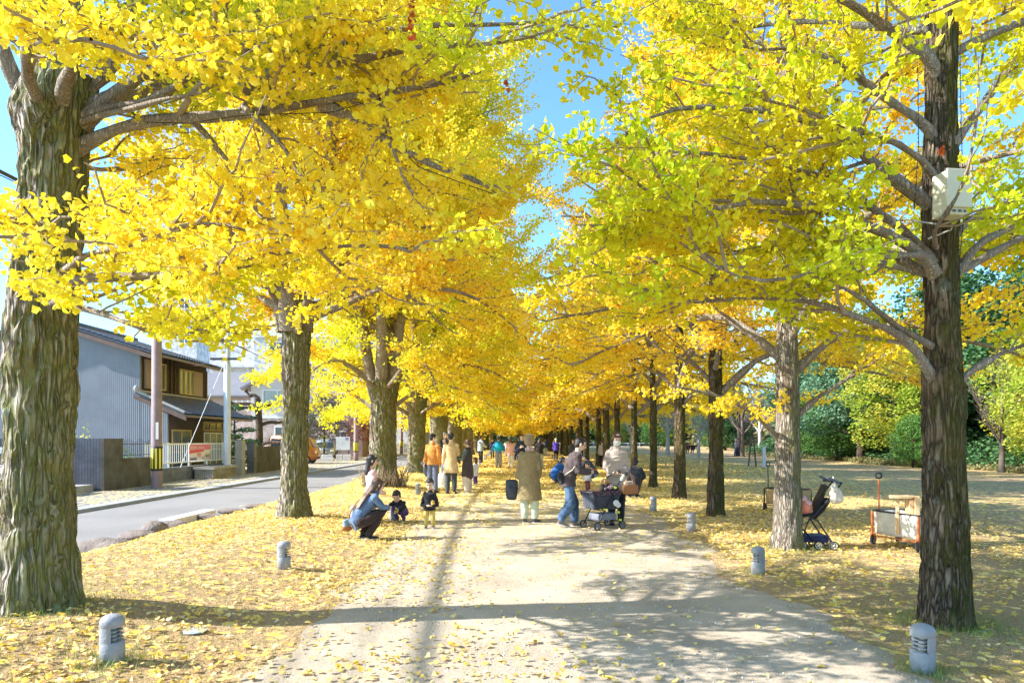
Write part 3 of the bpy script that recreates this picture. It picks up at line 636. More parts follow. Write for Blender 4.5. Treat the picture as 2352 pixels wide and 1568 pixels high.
for k, mt in enumerate((AMBER, GOLD)):
    H = 12.5; tr = [(0, 0, -.1), (.02, 0, .5), (.02, 0, 2.2), (0, 0, 4), (0, .03, H*.6), (0, 0, H*.85)]; r = .18
    protos.append(ginkgo('ginkgo_tree', 'x', GR, (4.9, 36, 0), tr, [r*1.05, r*.92, r*.8, r*.68, r*.45, r*.12], [], auto_right(H, 4.2, 2.7, 28), mt, BARK, 131+k, nsec=7, ntw=4.5, per_m=12, size=(.16, .25),
                         tmpl=leaf_far, twigs=False, tk=24, tn=30, ridge=.02, spread=.22, lob=.03, gap=.3, lr=2))
for i in range(22):
    o = protos[i] if i < 2 else copy_tree(protos[i % 2]); y = 36+4.35*i
    o.location = (4.95+.15*sin(i*1.9)+.004*(y-36), y, 0); o.rotation_euler = (0, 0, 0 if i < 2 else i*2.1); s = 1.05-.05*(i % 3); o.scale = (s, s, 1-.05*((i*2) % 3))
    o['label'] = ORD[8+i]+' ginkgo from the camera in the right row, thin distant trunk'
# ---- basal shoots, box on the trunk, string lights, red leaf bunches
def shoots(base, n, R, h, nm, lb):
    rng = np.random.default_rng(3); a = rng.uniform(-2.6, .6, n); r = R*rng.uniform(.8, 1.2, n); x = base[0]+r*np.cos(a); y = base[1]+r*np.sin(a)
    P = np.zeros((n, 4, 3)); z = gh(x, y); hh = h*rng.uniform(.3, 1, n); lx = rng.normal(0, .35, (n, 2))*hh[:, None]
    for k in range(4): P[:, k] = np.c_[x+lx[:, 0]*k/3, y+lx[:, 1]*k/3, z+hh*k/3]
    mb = MB(); V, Q = tubes(P, np.full((n, 4), .011)*np.linspace(1, .5, 4), 4); mb.add(V, Q, 0); return tag(mb.build(nm, TWIG), lb, 'shoots')
shoots((-4.05, 21.3), 170, .62, .75, 'basal_shoots', 'thicket of cut brown shoots around the foot of the thick mossy trunk')
b = (3.78, 5.94)
bx = thing('utility_box', 'beige weatherproof utility box strapped to the nearest right trunk', 'utility box', (3.60, 5.70, 3.42), .12)
mb = MB(); mb.bbox(-.105, .105, -.16, .0, 0, .36, .014); mb.build('casing', simple('box_plastic', (.62, .60, .46), .45, .06, 3, bs_=.03), bx)
mb = MB(); mb.bbox(-.112, .112, -.182, -.162, .055, .368, .008); mb.build('lid', MAT['box_plastic'], bx)
mb = MB(); mb.box(-.05, -.02, -.166, -.1615, .022, .040); mb.box(.0, .03, -.166, -.1615, .022, .040); mb.box(.05, .07, -.166, -.1615, .022, .040); mb.build('latch', simple('dark_grey', (.1, .1, .1), .5), bx)
mb = MB(); mb.tube([(-.05, -.08, .0), (-.09, -.05, -.05), (-.16, 0, -.02), (-.22, .1, .03)], .007); mb.tube([(.03, -.08, 0), (.05, -.03, -.08), (-.1, .05, -.14)], .007); mb.build('cable', simple('grey_cable', (.4, .4, .38), .5), bx)
bark_dark = simple('black_cable', (.012, .014, .012), .5, .1, 5)
def string_light(P, nm='string_light', lb='', hang=.0, n=60, seed=1):
    rng = np.random.default_rng(seed); Q = resample(P, n); Q[:, 2] -= .01; mb = MB(); mb.tube(Q, .0035, 4, cap=False)
    for q in Q[1:-1:2]:
        d = rng.normal(0, 1, 3)*.02; d[2] = -abs(d[2]); mb.tube([q, q+d], .003, 4)
    return tag(mb.build(nm, bark_dark), lb, 'string light', 'dark string lights wound on the ginkgos')
for i, (pts, lb) in enumerate([
    ([(330, 278, 5.72), (430, 281, 5.6), (560, 262, 5.5), (760, 256, 5.4), (900, 216, 5.2)], 'dark string light along the long low limb of the nearest left ginkgo'),
    ([(870, 215, 5.25), (885, 300, 5.15), (960, 380, 5.1), (1040, 410, 5.1), (1150, 448, 5.1)], 'dark string light hanging down toward the path from the left ginkgo limb'),
    ([(1850, 290, 5.5), (1930, 340, 5.6), (2030, 410, 5.7), (2110, 470, 5.7)], 'dark string light along a limb of the greenish right ginkgo'),
    ([(2205, 120, 5.7), (2208, 300, 5.72), (2215, 480, 5.72), (2200, 640, 5.72)], 'dark string light hanging just right of the beige box trunk'),
    ([(2108, 150, 5.7), (2110, 330, 5.7), (2100, 480, 5.7)], 'dark string light hanging just left of the trunk above the beige box')]):
    string_light([Wp(*p) for p in pts], lb=lb, seed=i)
RED = leafmat('dead_leaves', [(.5, .1, .03), (.6, .18, .05), (.4, .06, .02)], None, trans=.35)
for i, (px, py, Y, nL, lb) in enumerate([(945, 40, 4.4, 34, 'long rust red bunch of dead leaves hanging at the top of the picture'), (1165, 195, 4.9, 10, 'small rust red bunch of dead leaves near the right end of the left crown'),
                                   (2165, 350, 5.45, 12, 'dark red bunch of dead leaves above the beige box')]):
    rng = np.random.default_rng(i); c = np.array(Wp(px, py, Y)); n = nL; P = np.repeat(c[None], n, 0)+rng.normal(0, .010, (n, 3)); P[:, 2] = c[2]+rng.uniform(-.012*n*.35, .012*n*.35, n)
    V, Q = scatter_leaves(P, rng.uniform(.028, .042, n), rng, 1.2); tag(MB().add(V, Q).build('dead_leaf_bunch', RED), lb, 'dead leaves', 'rusty dead leaf bunches in the crowns')
# ================================================================ PEOPLE
def V3(*a): return np.array(a, float)
def unit(v): v = np.array(v, float); return v/(np.linalg.norm(v)+1e-9)
def loft(mb, pts, a, b=None, wide=(1, 0, 0), k=14, n=None, mi=0, flat=False):
    """closed rounded volume along pts; a = half width along `wide`, b = half depth"""
    P = np.array(pts, float); a = np.full(len(P), a) if np.ndim(a) == 0 else np.array(a, float); b = a if b is None else (np.full(len(P), b) if np.ndim(b) == 0 else np.array(b, float))
    d0, d1 = unit(P[0]-P[1]), unit(P[-1]-P[-2]); e0, e1 = min(a[0], b[0]), min(a[-1], b[-1])
    Q = [P[0]+d0*e0*.8, P[0]+d0*e0*.5]+list(P)+([P[-1]+d1*.004] if flat else [P[-1]+d1*e1*.5, P[-1]+d1*e1*.8])
    ta, tb = ([a[-1]*.97], [b[-1]*.97]) if flat else ([a[-1]*.82, a[-1]*.45], [b[-1]*.82, b[-1]*.45])
    A = np.r_[a[0]*.45, a[0]*.82, a, ta]; B = np.r_[b[0]*.45, b[0]*.82, b, tb]; Q = np.array(Q)
    t = np.gradient(Q, axis=0); t /= np.linalg.norm(t, axis=1)[:, None]; w = np.array(wide, float)[None]-t*(t@np.array(wide, float))[:, None]
    nw = np.linalg.norm(w, axis=1)[:, None]; w = np.where(nw < .1, np.array([[.01, 1, .02]]), w); w /= np.linalg.norm(w, axis=1)[:, None]; c = np.cross(t, w)
    th = np.arange(k)*2*pi/k; V = Q[:, None]+w[:, None]*(A[:, None]*np.cos(th))[..., None]+c[:, None]*(B[:, None]*np.sin(th))[..., None]
    m = len(Q); i, j = np.meshgrid(np.arange(k), np.arange(m-1)); x = (j*k+i).ravel(); y = (j*k+(i+1) % k).ravel()
    mb.add(V.reshape(-1, 3), [np.stack([x, y, y+k, x+k], 1), np.array([list(range(k))[::-1]]), np.array([list(range((m-1)*k, m*k))])], mi, True)
def ell(mb, c, r, M=None, k=14, mi=0):
    """ellipsoid"""
    ph = np.linspace(-pi/2, pi/2, 9)[1:-1]; th = np.arange(k)*2*pi/k
    v = np.array([(cos(p)*cos(t), cos(p)*sin(t), sin(p)) for p in ph for t in th]+[(0, 0, -1), (0, 0, 1)])*np.array(r)
    if M is not None: v = v@np.array(M.to_3x3() if hasattr(M, 'to_3x3') else M).T
    m = len(ph); q = [[j*k+i, j*k+(i+1) % k, (j+1)*k+(i+1) % k, (j+1)*k+i] for j in range(m-1) for i in range(k)]
    t1 = [[m*k, (i+1) % k, i] for i in range(k)]; t2 = [[m*k+1, (m-1)*k+i, (m-1)*k+(i+1) % k] for i in range(k)]
    mb.add(v+np.array(c), [np.array(q), np.array(t1), np.array(t2)], mi, True)
FOLD = bpy.data.textures.new('folds', 'CLOUDS'); FOLD.noise_scale = .11; FOLD.noise_depth = 3
def vox(o, vs, sm=3, fold=0):
    m = o.modifiers.new('remesh', 'REMESH'); m.mode = 'VOXEL'; m.voxel_size = vs; m.use_smooth_shade = True
    if sm: s = o.modifiers.new('smooth', 'SMOOTH'); s.factor = .5; s.iterations = sm
    if fold:
        d = o.modifiers.new('folds', 'DISPLACE'); d.texture = FOLD; d.strength = fold; d.mid_level = .5; d.texture_coords = 'LOCAL'
    return o
def cloth(name, col, kind='plain', rough=.85, var=.12):
    if name in MAT: return MAT[name]
    m, nt, b = nodes(name); v = coords(nt)
    f = noise(nt, v, 7, 4, .6, .6); c = ramp(nt, f, [(.3, [x*(1-var*1.6) for x in col]), (.7, [min(1, x*(1+var)) for x in col])])
    h = noise(nt, v, 9, 3, .5, 1.5)
    if kind == 'puffer':
        w = N(nt, 'ShaderNodeTexWave', bands_direction='Z'); w.inputs['Scale'].default_value = 4.6; w.inputs['Distortion'].default_value = 2.5; w.inputs['Detail Scale'].default_value = 1.5
        nt.links.new(v, w.inputs[0]); h = mth(nt, 'ADD', mth(nt, 'MULTIPLY', w.outputs['Fac'], .30), mth(nt, 'MULTIPLY', h, .9)); c = mix(nt, ramp(nt, w.outputs['Fac'], [(0, (.12, .12, .12)), (.15, (0, 0, 0))]), c, [x*.6 for x in col])
    if kind == 'quilt':
        ws = []
        for r in (.9, -.9):
            w = N(nt, 'ShaderNodeTexWave', bands_direction='X'); w.inputs['Scale'].default_value = 5.0; w.inputs['Distortion'].default_value = .5
            nt.links.new(coords(nt, rot=(0, r, 0)), w.inputs[0]); ws.append(mth(nt, 'POWER', w.outputs['Fac'], .3))
        hq = mth(nt, 'MULTIPLY', ws[0], ws[1]); h = mth(nt, 'ADD', mth(nt, 'MULTIPLY', hq, .22), h); c = mix(nt, ramp(nt, hq, [(.2, (.10, .10, .10)), (.5, (0, 0, 0))]), c, [x*.7 for x in col])
    if kind == 'knit':
        w = N(nt, 'ShaderNodeTexWave', bands_direction='X'); w.inputs['Scale'].default_value = 26; w.inputs['Distortion'].default_value = 1.5; nt.links.new(v, w.inputs[0])
        h = mth(nt, 'ADD', mth(nt, 'MULTIPLY', w.outputs['Fac'], .5), h); c = mix(nt, ramp(nt, w.outputs['Fac'], [(0, (.5, .5, .5)), (.4, (0, 0, 0))]), c, [x*.6 for x in col])
    if kind == 'plaid':
        w = N(nt, 'ShaderNodeTexWave', bands_direction='Z'); w.inputs['Scale'].default_value = 7; nt.links.new(v, w.inputs[0])
        w2 = N(nt, 'ShaderNodeTexWave', bands_direction='Y'); w2.inputs['Scale'].default_value = 7; nt.links.new(v, w2.inputs[0])
        g = mth(nt, 'MAXIMUM', w.outputs['Fac'], w2.outputs['Fac']); c = mix(nt, ramp(nt, g, [(.9, (0, 0, 0)), (.97, (1, 1, 1))]), c, (.25, .3, .3))
    if kind == 'denim':
        g = ramp(nt, noise(nt, v, 3.5, 4, .6), [(.45, (0, 0, 0)), (.7, (.7, .7, .7))]); c = mix(nt, g, c, [min(1, x*2.4+.03) for x in col])
    nt.links.new(c, b.inputs['Base Color']); b.inputs['Roughness'].default_value = rough; b.inputs['Specular IOR Level'].default_value = .2
    try: b.inputs['Sheen Weight'].default_value = .15
    except Exception: pass
    bump(nt, b, h, .75, .025); MAT[name] = m; return m
def skinmat(name, col):
    if name in MAT: return MAT[name]
    m, nt, b = nodes(name); v = coords(nt)
    c = ramp(nt, noise(nt, v, 22, 3), [(.3, [x*.92 for x in col]), (.7, col)]); nt.links.new(c, b.inputs['Base Color']); b.inputs['Roughness'].default_value = .5
    b.inputs['Subsurface Weight'].default_value = .12; b.inputs['Subsurface Radius'].default_value = (.02, .008, .004); MAT[name] = m; return m
SKIN = skinmat('skin', (.78, .52, .39))
def hairmat(name, col):
    if name in MAT: return MAT[name]
    m, nt, b = nodes(name); v = coords(nt, (1, 1, .12)); f = noise(nt, v, 90, 4, .6)
    c = ramp(nt, f, [(.3, [x*.5 for x in col]), (.7, [x*1.5 for x in col])]); nt.links.new(c, b.inputs['Base Color']); b.inputs['Roughness'].default_value = .42
    bump(nt, b, f, .9, .01); MAT[name] = m; return m
BLACKHAIR = hairmat('black_hair', (.022, .018, .018)); BROWNHAIR = hairmat('brown_hair', (.10, .05, .028)); OMBRE = hairmat('light_brown_hair', (.28, .17, .10))
EYE = simple('eye_dark', (.02, .015, .012), .3, .1, 5, bs_=0); LIP = simple('lip', (.42, .16, .13), .5, .1, 5, bs_=0)
def person(label, loc, H=1.65, rz=0, hs=1.1, wd=1.0, look=(0, 0), J=None, top=None, bottom=None, shoes=None, hair=None, group=None, vs=.009, face=True, hands=True, mask=False, body=None):
    """top = dict(mat, hem, flare, th, sleeve='long'|'none', hood, collar) ; bottom = dict(mat, w) ; lengths are fractions of H"""
    t = thing('person', label, 'person', (loc[0], loc[1], zg(*loc)), rz, group); J = dict(J or {}); kz = (1-.13*hs-.017)/.84
    D = dict(pel=(0, 0, .525), wst=(0, 0, .62), chs=(0, 0, .735), nck=(0, .0, .825), hd=(0, .012, None),
             shL=(-.092, 0, .795), shR=(.092, 0, .795), elL=(-.120, -.012, .635), elR=(.120, -.012, .635), wrL=(-.118, .03, .485), wrR=(.118, .03, .485),
             hpL=(-.05, 0, .50), hpR=(.05, 0, .50), knL=(-.055, .01, .27), knR=(.055, .01, .27), anL=(-.055, -.01, .045), anR=(.055, -.01, .045))
    P = {}
    for k, v in D.items():
        if k in J: P[k] = V3(*J[k])*H
        elif k == 'hd': P[k] = None
        else: P[k] = V3(v[0]*wd, v[1], v[2]*kz)*H
    if P['hd'] is None: P['hd'] = P['nck']+V3(0, .012, .085*hs+.012)*H
    g = J.get; hd = P['hd']; Mh = Matrix.Rotation(look[0], 3, 'Z')@Matrix.Rotation(look[1], 3, 'X'); Mn = np.array(Mh); s = H*hs*.97
    def hp(x, y, z): return hd+Mn@V3(x, y, z)*s
    W_ = unit(P['shR']-P['shL']); tv = unit(P['chs']-P['pel'])
    # ---- body: one continuous skin surface
    mb = MB(); ell(mb, hp(0, -.004, .012), (.0455*s, .056*s, .056*s), Mn); ell(mb, hp(0, .016, -.022), (.034*s, .034*s, .040*s), Mn)
    loft(mb, [hp(0, .048, .006), hp(0, .062, -.012), hp(0, .055, -.020)], [.005*s, .0085*s, .008*s], k=8)
    for sx in (-1, 1): ell(mb, hp(.048*sx, -.006, -.002), (.006*s, .012*s, .018*s), Mn, 8)
    loft(mb, [P['nck']-tv*.02*H, hp(0, -.01, -.035)], [.031*H*min(hs, 1.15), .027*s])
    loft(mb, [P['pel'], P['wst'], P['chs'], P['nck']-tv*.02*H], [.075*H*wd, .066*H*wd, .082*H*wd, .03*H], [.055*H, .048*H, .052*H, .028*H], W_)
    for q, sx in (('L', -1), ('R', 1)):
        loft(mb, [P['sh'+q], P['el'+q], P['wr'+q]], [.030*H, .023*H, .016*H], k=10)
        loft(mb, [P['hp'+q], P['kn'+q], P['an'+q]], [.048*H, .031*H, .020*H], k=12)
        if hands:
            d = unit(g('hd'+q, unit(P['wr'+q]-P['el'+q]))); n = unit(g('pn'+q, (-sx, .3, 0))); n = unit(n-d*(n@d)); sd_ = np.cross(d, n); w0 = P['wr'+q]; hm = H*(1.0 if hs < 1.1 else .92)
            loft(mb, [w0, w0+d*.05*hm], [.018*hm, .023*hm], [.011*hm, .009*hm], sd_, 10); cu = g('curl'+q, .55)
            for i, ln in enumerate((.036, .042, .039, .030)):
                b0 = w0+d*.054*hm+sd_*(i-1.5)*.0118*hm; d1 = unit(d*cos(cu)+n*sin(cu)); d2 = unit(d*cos(2*cu)+n*sin(2*cu)); b1 = b0+d1*ln*.55*hm
                loft(mb, [b0-d*.01*hm, b0, b1, b1+d2*ln*.45*hm], [.0052*hm]*3+[.0042*hm], k=8)
            b0 = w0+d*.014*hm+sd_*(-1)*.016*hm; d1 = unit(d*.65-sd_*.6+n*.45); loft(mb, [b0, b0+d1*.022*hm, b0+unit(d1+n*.3+d*.3)*.042*hm], [.008*hm, .0062*hm, .005*hm], k=8)
    bo = vox(mb.build('body', SKIN, t), min(vs, .0085) if hands else vs, 2)
    if face:
        for sx in (-1, 1):
            e = MB(); ell(e, hp(.0185*sx, .0475, .006), (.0075*s, .004*s, .0042*s), Mn, 8); e.build('eye', EYE, t)
            e = MB(); ell(e, hp(.0185*sx, .0475, .019), (.0105*s, .004*s, .002*s), Mn, 8); e.build('eyebrow', EYE, t)
        if not mask: e = MB(); ell(e, hp(0, .0475, -.036), (.012*s, .004*s, .003*s), Mn, 8); e.build('mouth', LIP, t)
    if mask:
        e = MB(); ell(e, hp(0, .024, -.024), (.040*s, .044*s, .036*s), Mn, 16); e.build('face_mask', simple('white_mask', (.80, .79, .77), .8, .04, 8), t)
        bo
    # ---- hair or hat
    if hair:
        mt, st = hair[:2]; h = MB()
        ell(h, hp(0, -.016, .021), (.0505*s, .053*s, .054*s), Mn)
        if st in ('short', 'boy'):
            ell(h, hp(0, -.03, -.004), (.044*s, .034*s, .045*s), Mn); ell(h, hp(0, .022, .046), (.040*s, .022*s, .018*s), Mn)
            for sx in (-1, 1): ell(h, hp(.044*sx, .006, .012), (.006*s, .014*s, .024*s), Mn, 8)
            if st == 'boy': loft(h, [hp(-.026, .034, .044), hp(.026, .034, .044)], [.011*s, .011*s])
        if st in ('long', 'pony', 'bob'):
            for sx in (-1, 1): loft(h, [hp(.030*sx, .02, .045), hp(.047*sx, .01, .0), hp(.046*sx, -.004, -.04 if st != 'pony' else -.01)], [.014*s, .014*s, .012*s])
            loft(h, [hp(-.026, .036, .042), hp(.026, .036, .042)], [.012*s, .012*s])
        if st in ('long', 'bob'):
            bk = hair[2] if len(hair) > 2 else [(0, -.04, -.01), (0, -.046, -.08), (0, -.045, -.17), (0, -.04, -.24)]
            if st == 'bob': bk = [(0, -.035, -.01), (0, -.03, -.05), (0, -.026, -.08)]
            m = len(bk); loft(h, [hp(*q) for q in bk], np.linspace(.050, .040, m)*s, np.linspace(.032, .018, m)*s, Mn@V3(1, 0, 0))
        if st == 'pony': ell(h, hp(0, -.03, .0), (.042*s, .034*s, .042*s), Mn); loft(h, [hp(0, -.055, .02), hp(0, -.085, -.0), hp(0, -.085, -.07), hp(0, -.07, -.12)], [.016*s, .024*s, .022*s, .008*s])
        if st == 'beanie': ell(h, hp(0, -.006, .030), (.060*s, .064*s, .062*s), Mn); loft(h, [hp(0, -.006, .004), hp(0, -.006, .028)], [.0605*s, .0605*s], [.066*s, .064*s], Mn@V3(1, 0, 0), 20)
        vox(h.build('hat' if st in ('beanie', 'bucket') else 'hair', mt, t), vs, 2)
        if st == 'bucket': h2 = MB(); ell(h2, hp(0, 0, .028), (.085*s, .085*s, .012*s), Mn); ell(h2, hp(0, 0, .045), (.056*s, .06*s, .05*s), Mn); vox(h2.build('brim', mt, t), vs, 2)
    # ---- trousers / skirt
    if bottom:
        bm_ = MB(); w = bottom.get('w', 1.0); end = bottom.get('end', .0)
        if bottom.get('skirt'):
            z1 = bottom['skirt']*H; c = P['pel']; loft(bm_, [c+V3(0, 0, .07)*H, c, (c[0], c[1], (c[2]+z1)/2), (c[0]*.5, c[1]*.5, z1)], [.075*H, .09*H, .11*H*w, .13*H*w], [.055*H, .068*H, .085*H*w, .10*H*w], W_, 20, flat=True)
        else:
            loft(bm_, [P['pel']+tv*.05*H, P['pel']-V3(0, 0, .012*H)], [.074*H*wd, .086*H*wd], [.056*H, .066*H], W_)
            for q in 'LR':
                a = P['hp'+q]; k_ = P['kn'+q]; n_ = P['an'+q]; n2 = n_+V3(0, 0, .006)*H
                loft(bm_, [a, (a+k_)/2, k_, (k_+n2)/2, n2], np.array([.056, .053+.004*(w-1), .037*w+.004, .033*w+.002, .030*w])*H, k=14, flat=True)
        vox(bm_.build('skirt' if bottom.get('skirt') else 'trousers', bottom['mat'], t), vs, 2, .026)
    # ---- shoes
    if shoes:
        for q in 'LR':
            a = P['an'+q]; f = unit(g('toe'+q, (-.12 if q == 'L' else .12, 1, 0))); sh = MB(); u = V3(0, 0, 1) if abs(f[2]) < .8 else V3(0, -1, 0); z = u*(-.028*H)
            loft(sh, [a+z-f*.018*H, a+z+f*.04*H, a+z+f*.092*H], [.024*H, .028*H, .024*H], [.018*H, .019*H, .013*H], np.cross(f, u), 12)
            loft(sh, [a+V3(0, 0, .004)*H, a+z], [.024*H, .025*H]); so = vox(sh.build('shoe', shoes[0], t), vs, 1)
            sl = MB(); loft(sl, [a+z*1.45-f*.03*H, a+z*1.45+f*.04*H, a+z*1.45+f*.105*H], [.026*H, .031*H, .026*H], .0065*H, np.cross(f, u), 14); sl.build('sole', shoes[1], so)
    # ---- upper garment
    if top:
        tb = MB(); th = top.get('th', .012)*H; fl = top.get('flare', 0); hem = top.get('hem', None); ww = wd
        pts = [P['nck']-tv*.012*H, P['chs']+tv*.055*H, P['chs'], P['wst'], P['pel']]; a = [.04*H+th*.5, .082*H*ww+th, .092*H*ww+th, .080*H*ww+th*1.2, .090*H*ww+th]; b = [.035*H+th*.5, .048*H+th, .062*H+th, .056*H+th*1.2, .066*H+th]
        if hem is not None:
            if 'hempt' in top: hp_ = V3(*top['hempt'])*H
            else: hp_ = V3(P['pel'][0], P['pel'][1], hem*H)
            md = (P['pel']+hp_)/2
            pts += [md, hp_]; a += [(.094+fl*.5)*H*ww+th, (.096+fl)*H*ww+th]; b += [(.072+fl*.4)*H+th, (.074+fl*.8)*H+th]
        loft(tb, pts, a, b, W_, 24, flat=True)
        for q in 'LR': ell(tb, P['sh'+q]-V3(0, 0, .010)*H, (.038*H+th*.4,)*3)
        # flatten the hem: rounded ends are short, the remesh keeps a crisp lower edge
        if top.get('sleeve', 'long') != 'none':
            for q in 'LR':
                r = np.array([.034, .033, .0295, .027, .0265])*H+th*np.array([.45, .55, .6, .6, .6]); sh_, el_, wr_ = P['sh'+q], P['el'+q], P['wr'+q]
                c = top.get('cuff', .94); loft(tb, [sh_-unit(sh_-P['chs'])*.02*H, (sh_+el_)/2, el_, (el_+wr_)/2, el_+(wr_-el_)*c], r, k=14, flat=True)
        if top.get('hood'):
            hq = P['nck']-unit(Mn@V3(0, 1, 0))*.035*H if False else P['nck']+V3(0, -.035, -.005)*H
            loft(tb, [P['nck']+V3(-.055, .0, -.006)*H, hq, P['nck']+V3(.055, .0, -.006)*H], [.026*H, .034*H, .026*H])
        if top.get('collar'): loft(tb, [P['nck']-tv*.015*H, P['nck']+tv*.022*H], [.045*H, .041*H], [.042*H, .040*H], W_, 18)
        o = vox(tb.build(top.get('name', 'jacket'), top['mat'], t), vs, top.get('sm', 2), .022)
    return t, P, hp
def near(px, py): return G(px, py)
def part(t, nm, mb, mat, v=None, sm=2): o = mb.build(nm, mat, t); return vox(o, v, sm, .02) if v else o
def carried(nm, lb, cat, t, grp=None):
    """an object of its own, standing in the frame of the person that carries it"""
    return thing(nm, lb, cat, tuple(t.location), t.rotation_euler[2], grp)
C = cloth
white_sole = simple('white_sole', (.78, .77, .75), .7, .05, 6); dark_sole = simple('dark_sole', (.05, .05, .05), .8, .1, 6)
blackc = C('black_cloth', (.022, .023, .028)); navy = C('navy_cloth', (.028, .035, .075)); denim = C('denim', (.055, .10, .18), 'denim'); greyc = C('grey_cloth', (.20, .21, .24))
SKf = skinmat('skin_child', (.74, .48, .36))
def leafbunch(t, c, n=14, nm='ginkgo_leaf_bunch', lb='', s=.05):
    rng = np.random.default_rng(int(abs(c[0])*1000)); P = np.repeat(np.array(c)[None], n, 0)+rng.normal(0, .016, (n, 3)); V, Q = scatter_leaves(P, rng.uniform(s*.8, s*1.2, n), rng, 1.0)
    o = MB().add(V, Q).build(nm, LITTER); o.location = t.location; o.rotation_euler = t.rotation_euler; return tag(o, lb, 'leaves')
# --- squatting woman in denim, seen from behind, reaching to the right
sq = dict(pel=(0, -.10, .17), wst=(0, -.06, .26), chs=(0, .03, .37), nck=(0, .085, .445), hd=(0, .115, .525), shL=(-.10, .05, .425), shR=(.10, .05, .425),
          hpL=(-.06, -.09, .17), hpR=(.06, -.09, .17), knL=(-.075, .15, .27), knR=(.075, .15, .27), anL=(-.06, -.02, .045), anR=(.06, -.0, .045),
          elL=(-.115, .12, .33), elR=(.115, .12, .32), wrL=(-.05, .20, .30), wrR=(.04, .21, .30))
x, y = near(842, 1237)
w, P, hp = person('woman in denim jacket squatting with her back to us, long brown hair and crossbody bag', (x, y), 1.60, -1.05, look=(.1, -.25), J=sq, vs=.008,
    top=dict(mat=C('denim_jacket', (.085, .135, .24), 'denim'), th=.006, hem=.10, hempt=(0, -.145, .145), flare=-.016, collar=True), bottom=dict(mat=C('brown_dot_trousers', (.045, .03, .03)), w=1.15), shoes=(blackc, white_sole),
    hair=(BROWNHAIR, 'long', [(0, -.03, 0), (0, -.055, -.05), (0, -.085, -.10), (0, -.11, -.14)]))
mb = MB(); loft(mb, [hp(0, -.105, -.13), hp(.01, -.135, -.19), hp(.01, -.150, -.24)], [.050*1.6, .052*1.6, .04*1.6], [.018*1.6, .016*1.6, .010*1.6]); part(w, 'hair_ends', mb, OMBRE, .008)
bag = carried('crossbody_bag', 'blue and brown crossbody bag hanging at the hip of the squatting woman', 'bag', w)
mb = MB(); loft(mb, [(-.14, -.27, .19), (-.14, -.27, .29)], [.085, .065], [.04, .03], (0, 1, 0)); part(bag, 'bag_body', mb, C('bag_blue', (.22, .36, .48), 'plaid'), .008)
mb = MB(); loft(mb, [(-.14, -.27, .155), (-.14, -.27, .19)], [.086, .09], [.043, .045], (0, 1, 0)); part(bag, 'bag_base', mb, C('bag_tan', (.42, .17, .07)), .008)
mb = MB(); mb.tube([(-.15, -.25, .31), (-.12, -.22, .44), (-.05, -.13, .60), (.05, -.01, .72), (.12, .06, .72)], .009, 6); mb.build('strap', MAT['bag_tan'], bag)
# --- girl in pink behind her
x, y = near(853, 1200)
g1, P, hp = person('girl in pale pink hooded coat standing behind the squatting woman, straight black hair', (x, y), 1.25, -1.1, hs=1.4, look=(-.1, -.2), vs=.009,
    J=dict(elR=(.12, .03, .50), wrR=(.05, .16, .44), elL=(-.12, .03, .50), wrL=(-.04, .17, .45)), top=dict(mat=C('pink_coat', (.80, .52, .52)), th=.02, hem=.30, flare=.02, hood=True), bottom=dict(mat=greyc), shoes=(MAT['pink_coat'], white_sole),
    hair=(BLACKHAIR, 'long', [(0, -.03, -.01), (0, -.034, -.06), (0, -.036, -.12), (0, -.035, -.15)]))
# --- boy squatting
x, y = near(920, 1196)
sb = dict(pel=(0, -.12, .15), wst=(0, -.06, .24), chs=(0, .03, .33), nck=(0, .085, .39), hd=(0, .13, .475), shL=(-.11, .05, .365), shR=(.11, .05, .365),
          hpL=(-.06, -.10, .15), hpR=(.06, -.10, .15), knL=(-.09, .13, .27), knR=(.09, .13, .27), anL=(-.07, -.01, .045), anR=(.07, .0, .045),
          elL=(-.14, .13, .26), elR=(.20, .15, .25), wrL=(-.08, .22, .20), wrR=(.27, .22, .13), toeL=(-.3, 1, 0), toeR=(.3, 1, 0))
k1, P, hp = person('small boy in black top and purple trousers squatting and picking up leaves', (x, y), 1.02, pi-.45, hs=1.7, wd=.95, look=(.35, -.5), J=sb, vs=.007,
    top=dict(mat=blackc, th=.016), bottom=dict(mat=C('purple_trousers', (.09, .06, .22)), w=1.25), shoes=(C('dark_shoe', (.10, .05, .05)), white_sole), hair=(BLACKHAIR, 'boy'), body=SKf)
leafbunch(k1, (-.10, .27, .24), lb='yellow ginkgo leaves held by the squatting boy')
# --- toddler with mustard trousers
x, y = near(987, 1213)
k2, P, hp = person('toddler in black jumper and mustard trousers standing and looking at a leaf', (x, y), .88, pi-.05, hs=1.75, wd=1.05, look=(0, -.42), vs=.007,
    J=dict(elL=(-.16, .0, .46), elR=(.16, .0, .46), wrL=(-.05, .13, .47), wrR=(.04, .13, .48), hdL=(1, .4, .1), hdR=(-1, .4, .1), anL=(-.075, 0, .05), anR=(.075, 0, .05), knL=(-.07, .01, .2), knR=(.07, .01, .2)),
    top=dict(mat=blackc, th=.022, hem=.37, collar=True), bottom=dict(mat=C('mustard_trousers', (.62, .46, .12)), w=1.35), shoes=(C('toddler_shoe', (.25, .16, .15)), white_sole), hair=(BLACKHAIR, 'boy'))
leafbunch(k2, (-.075, .15, .47), 9, lb='yellow ginkgo leaf held up by the toddler in mustard trousers')
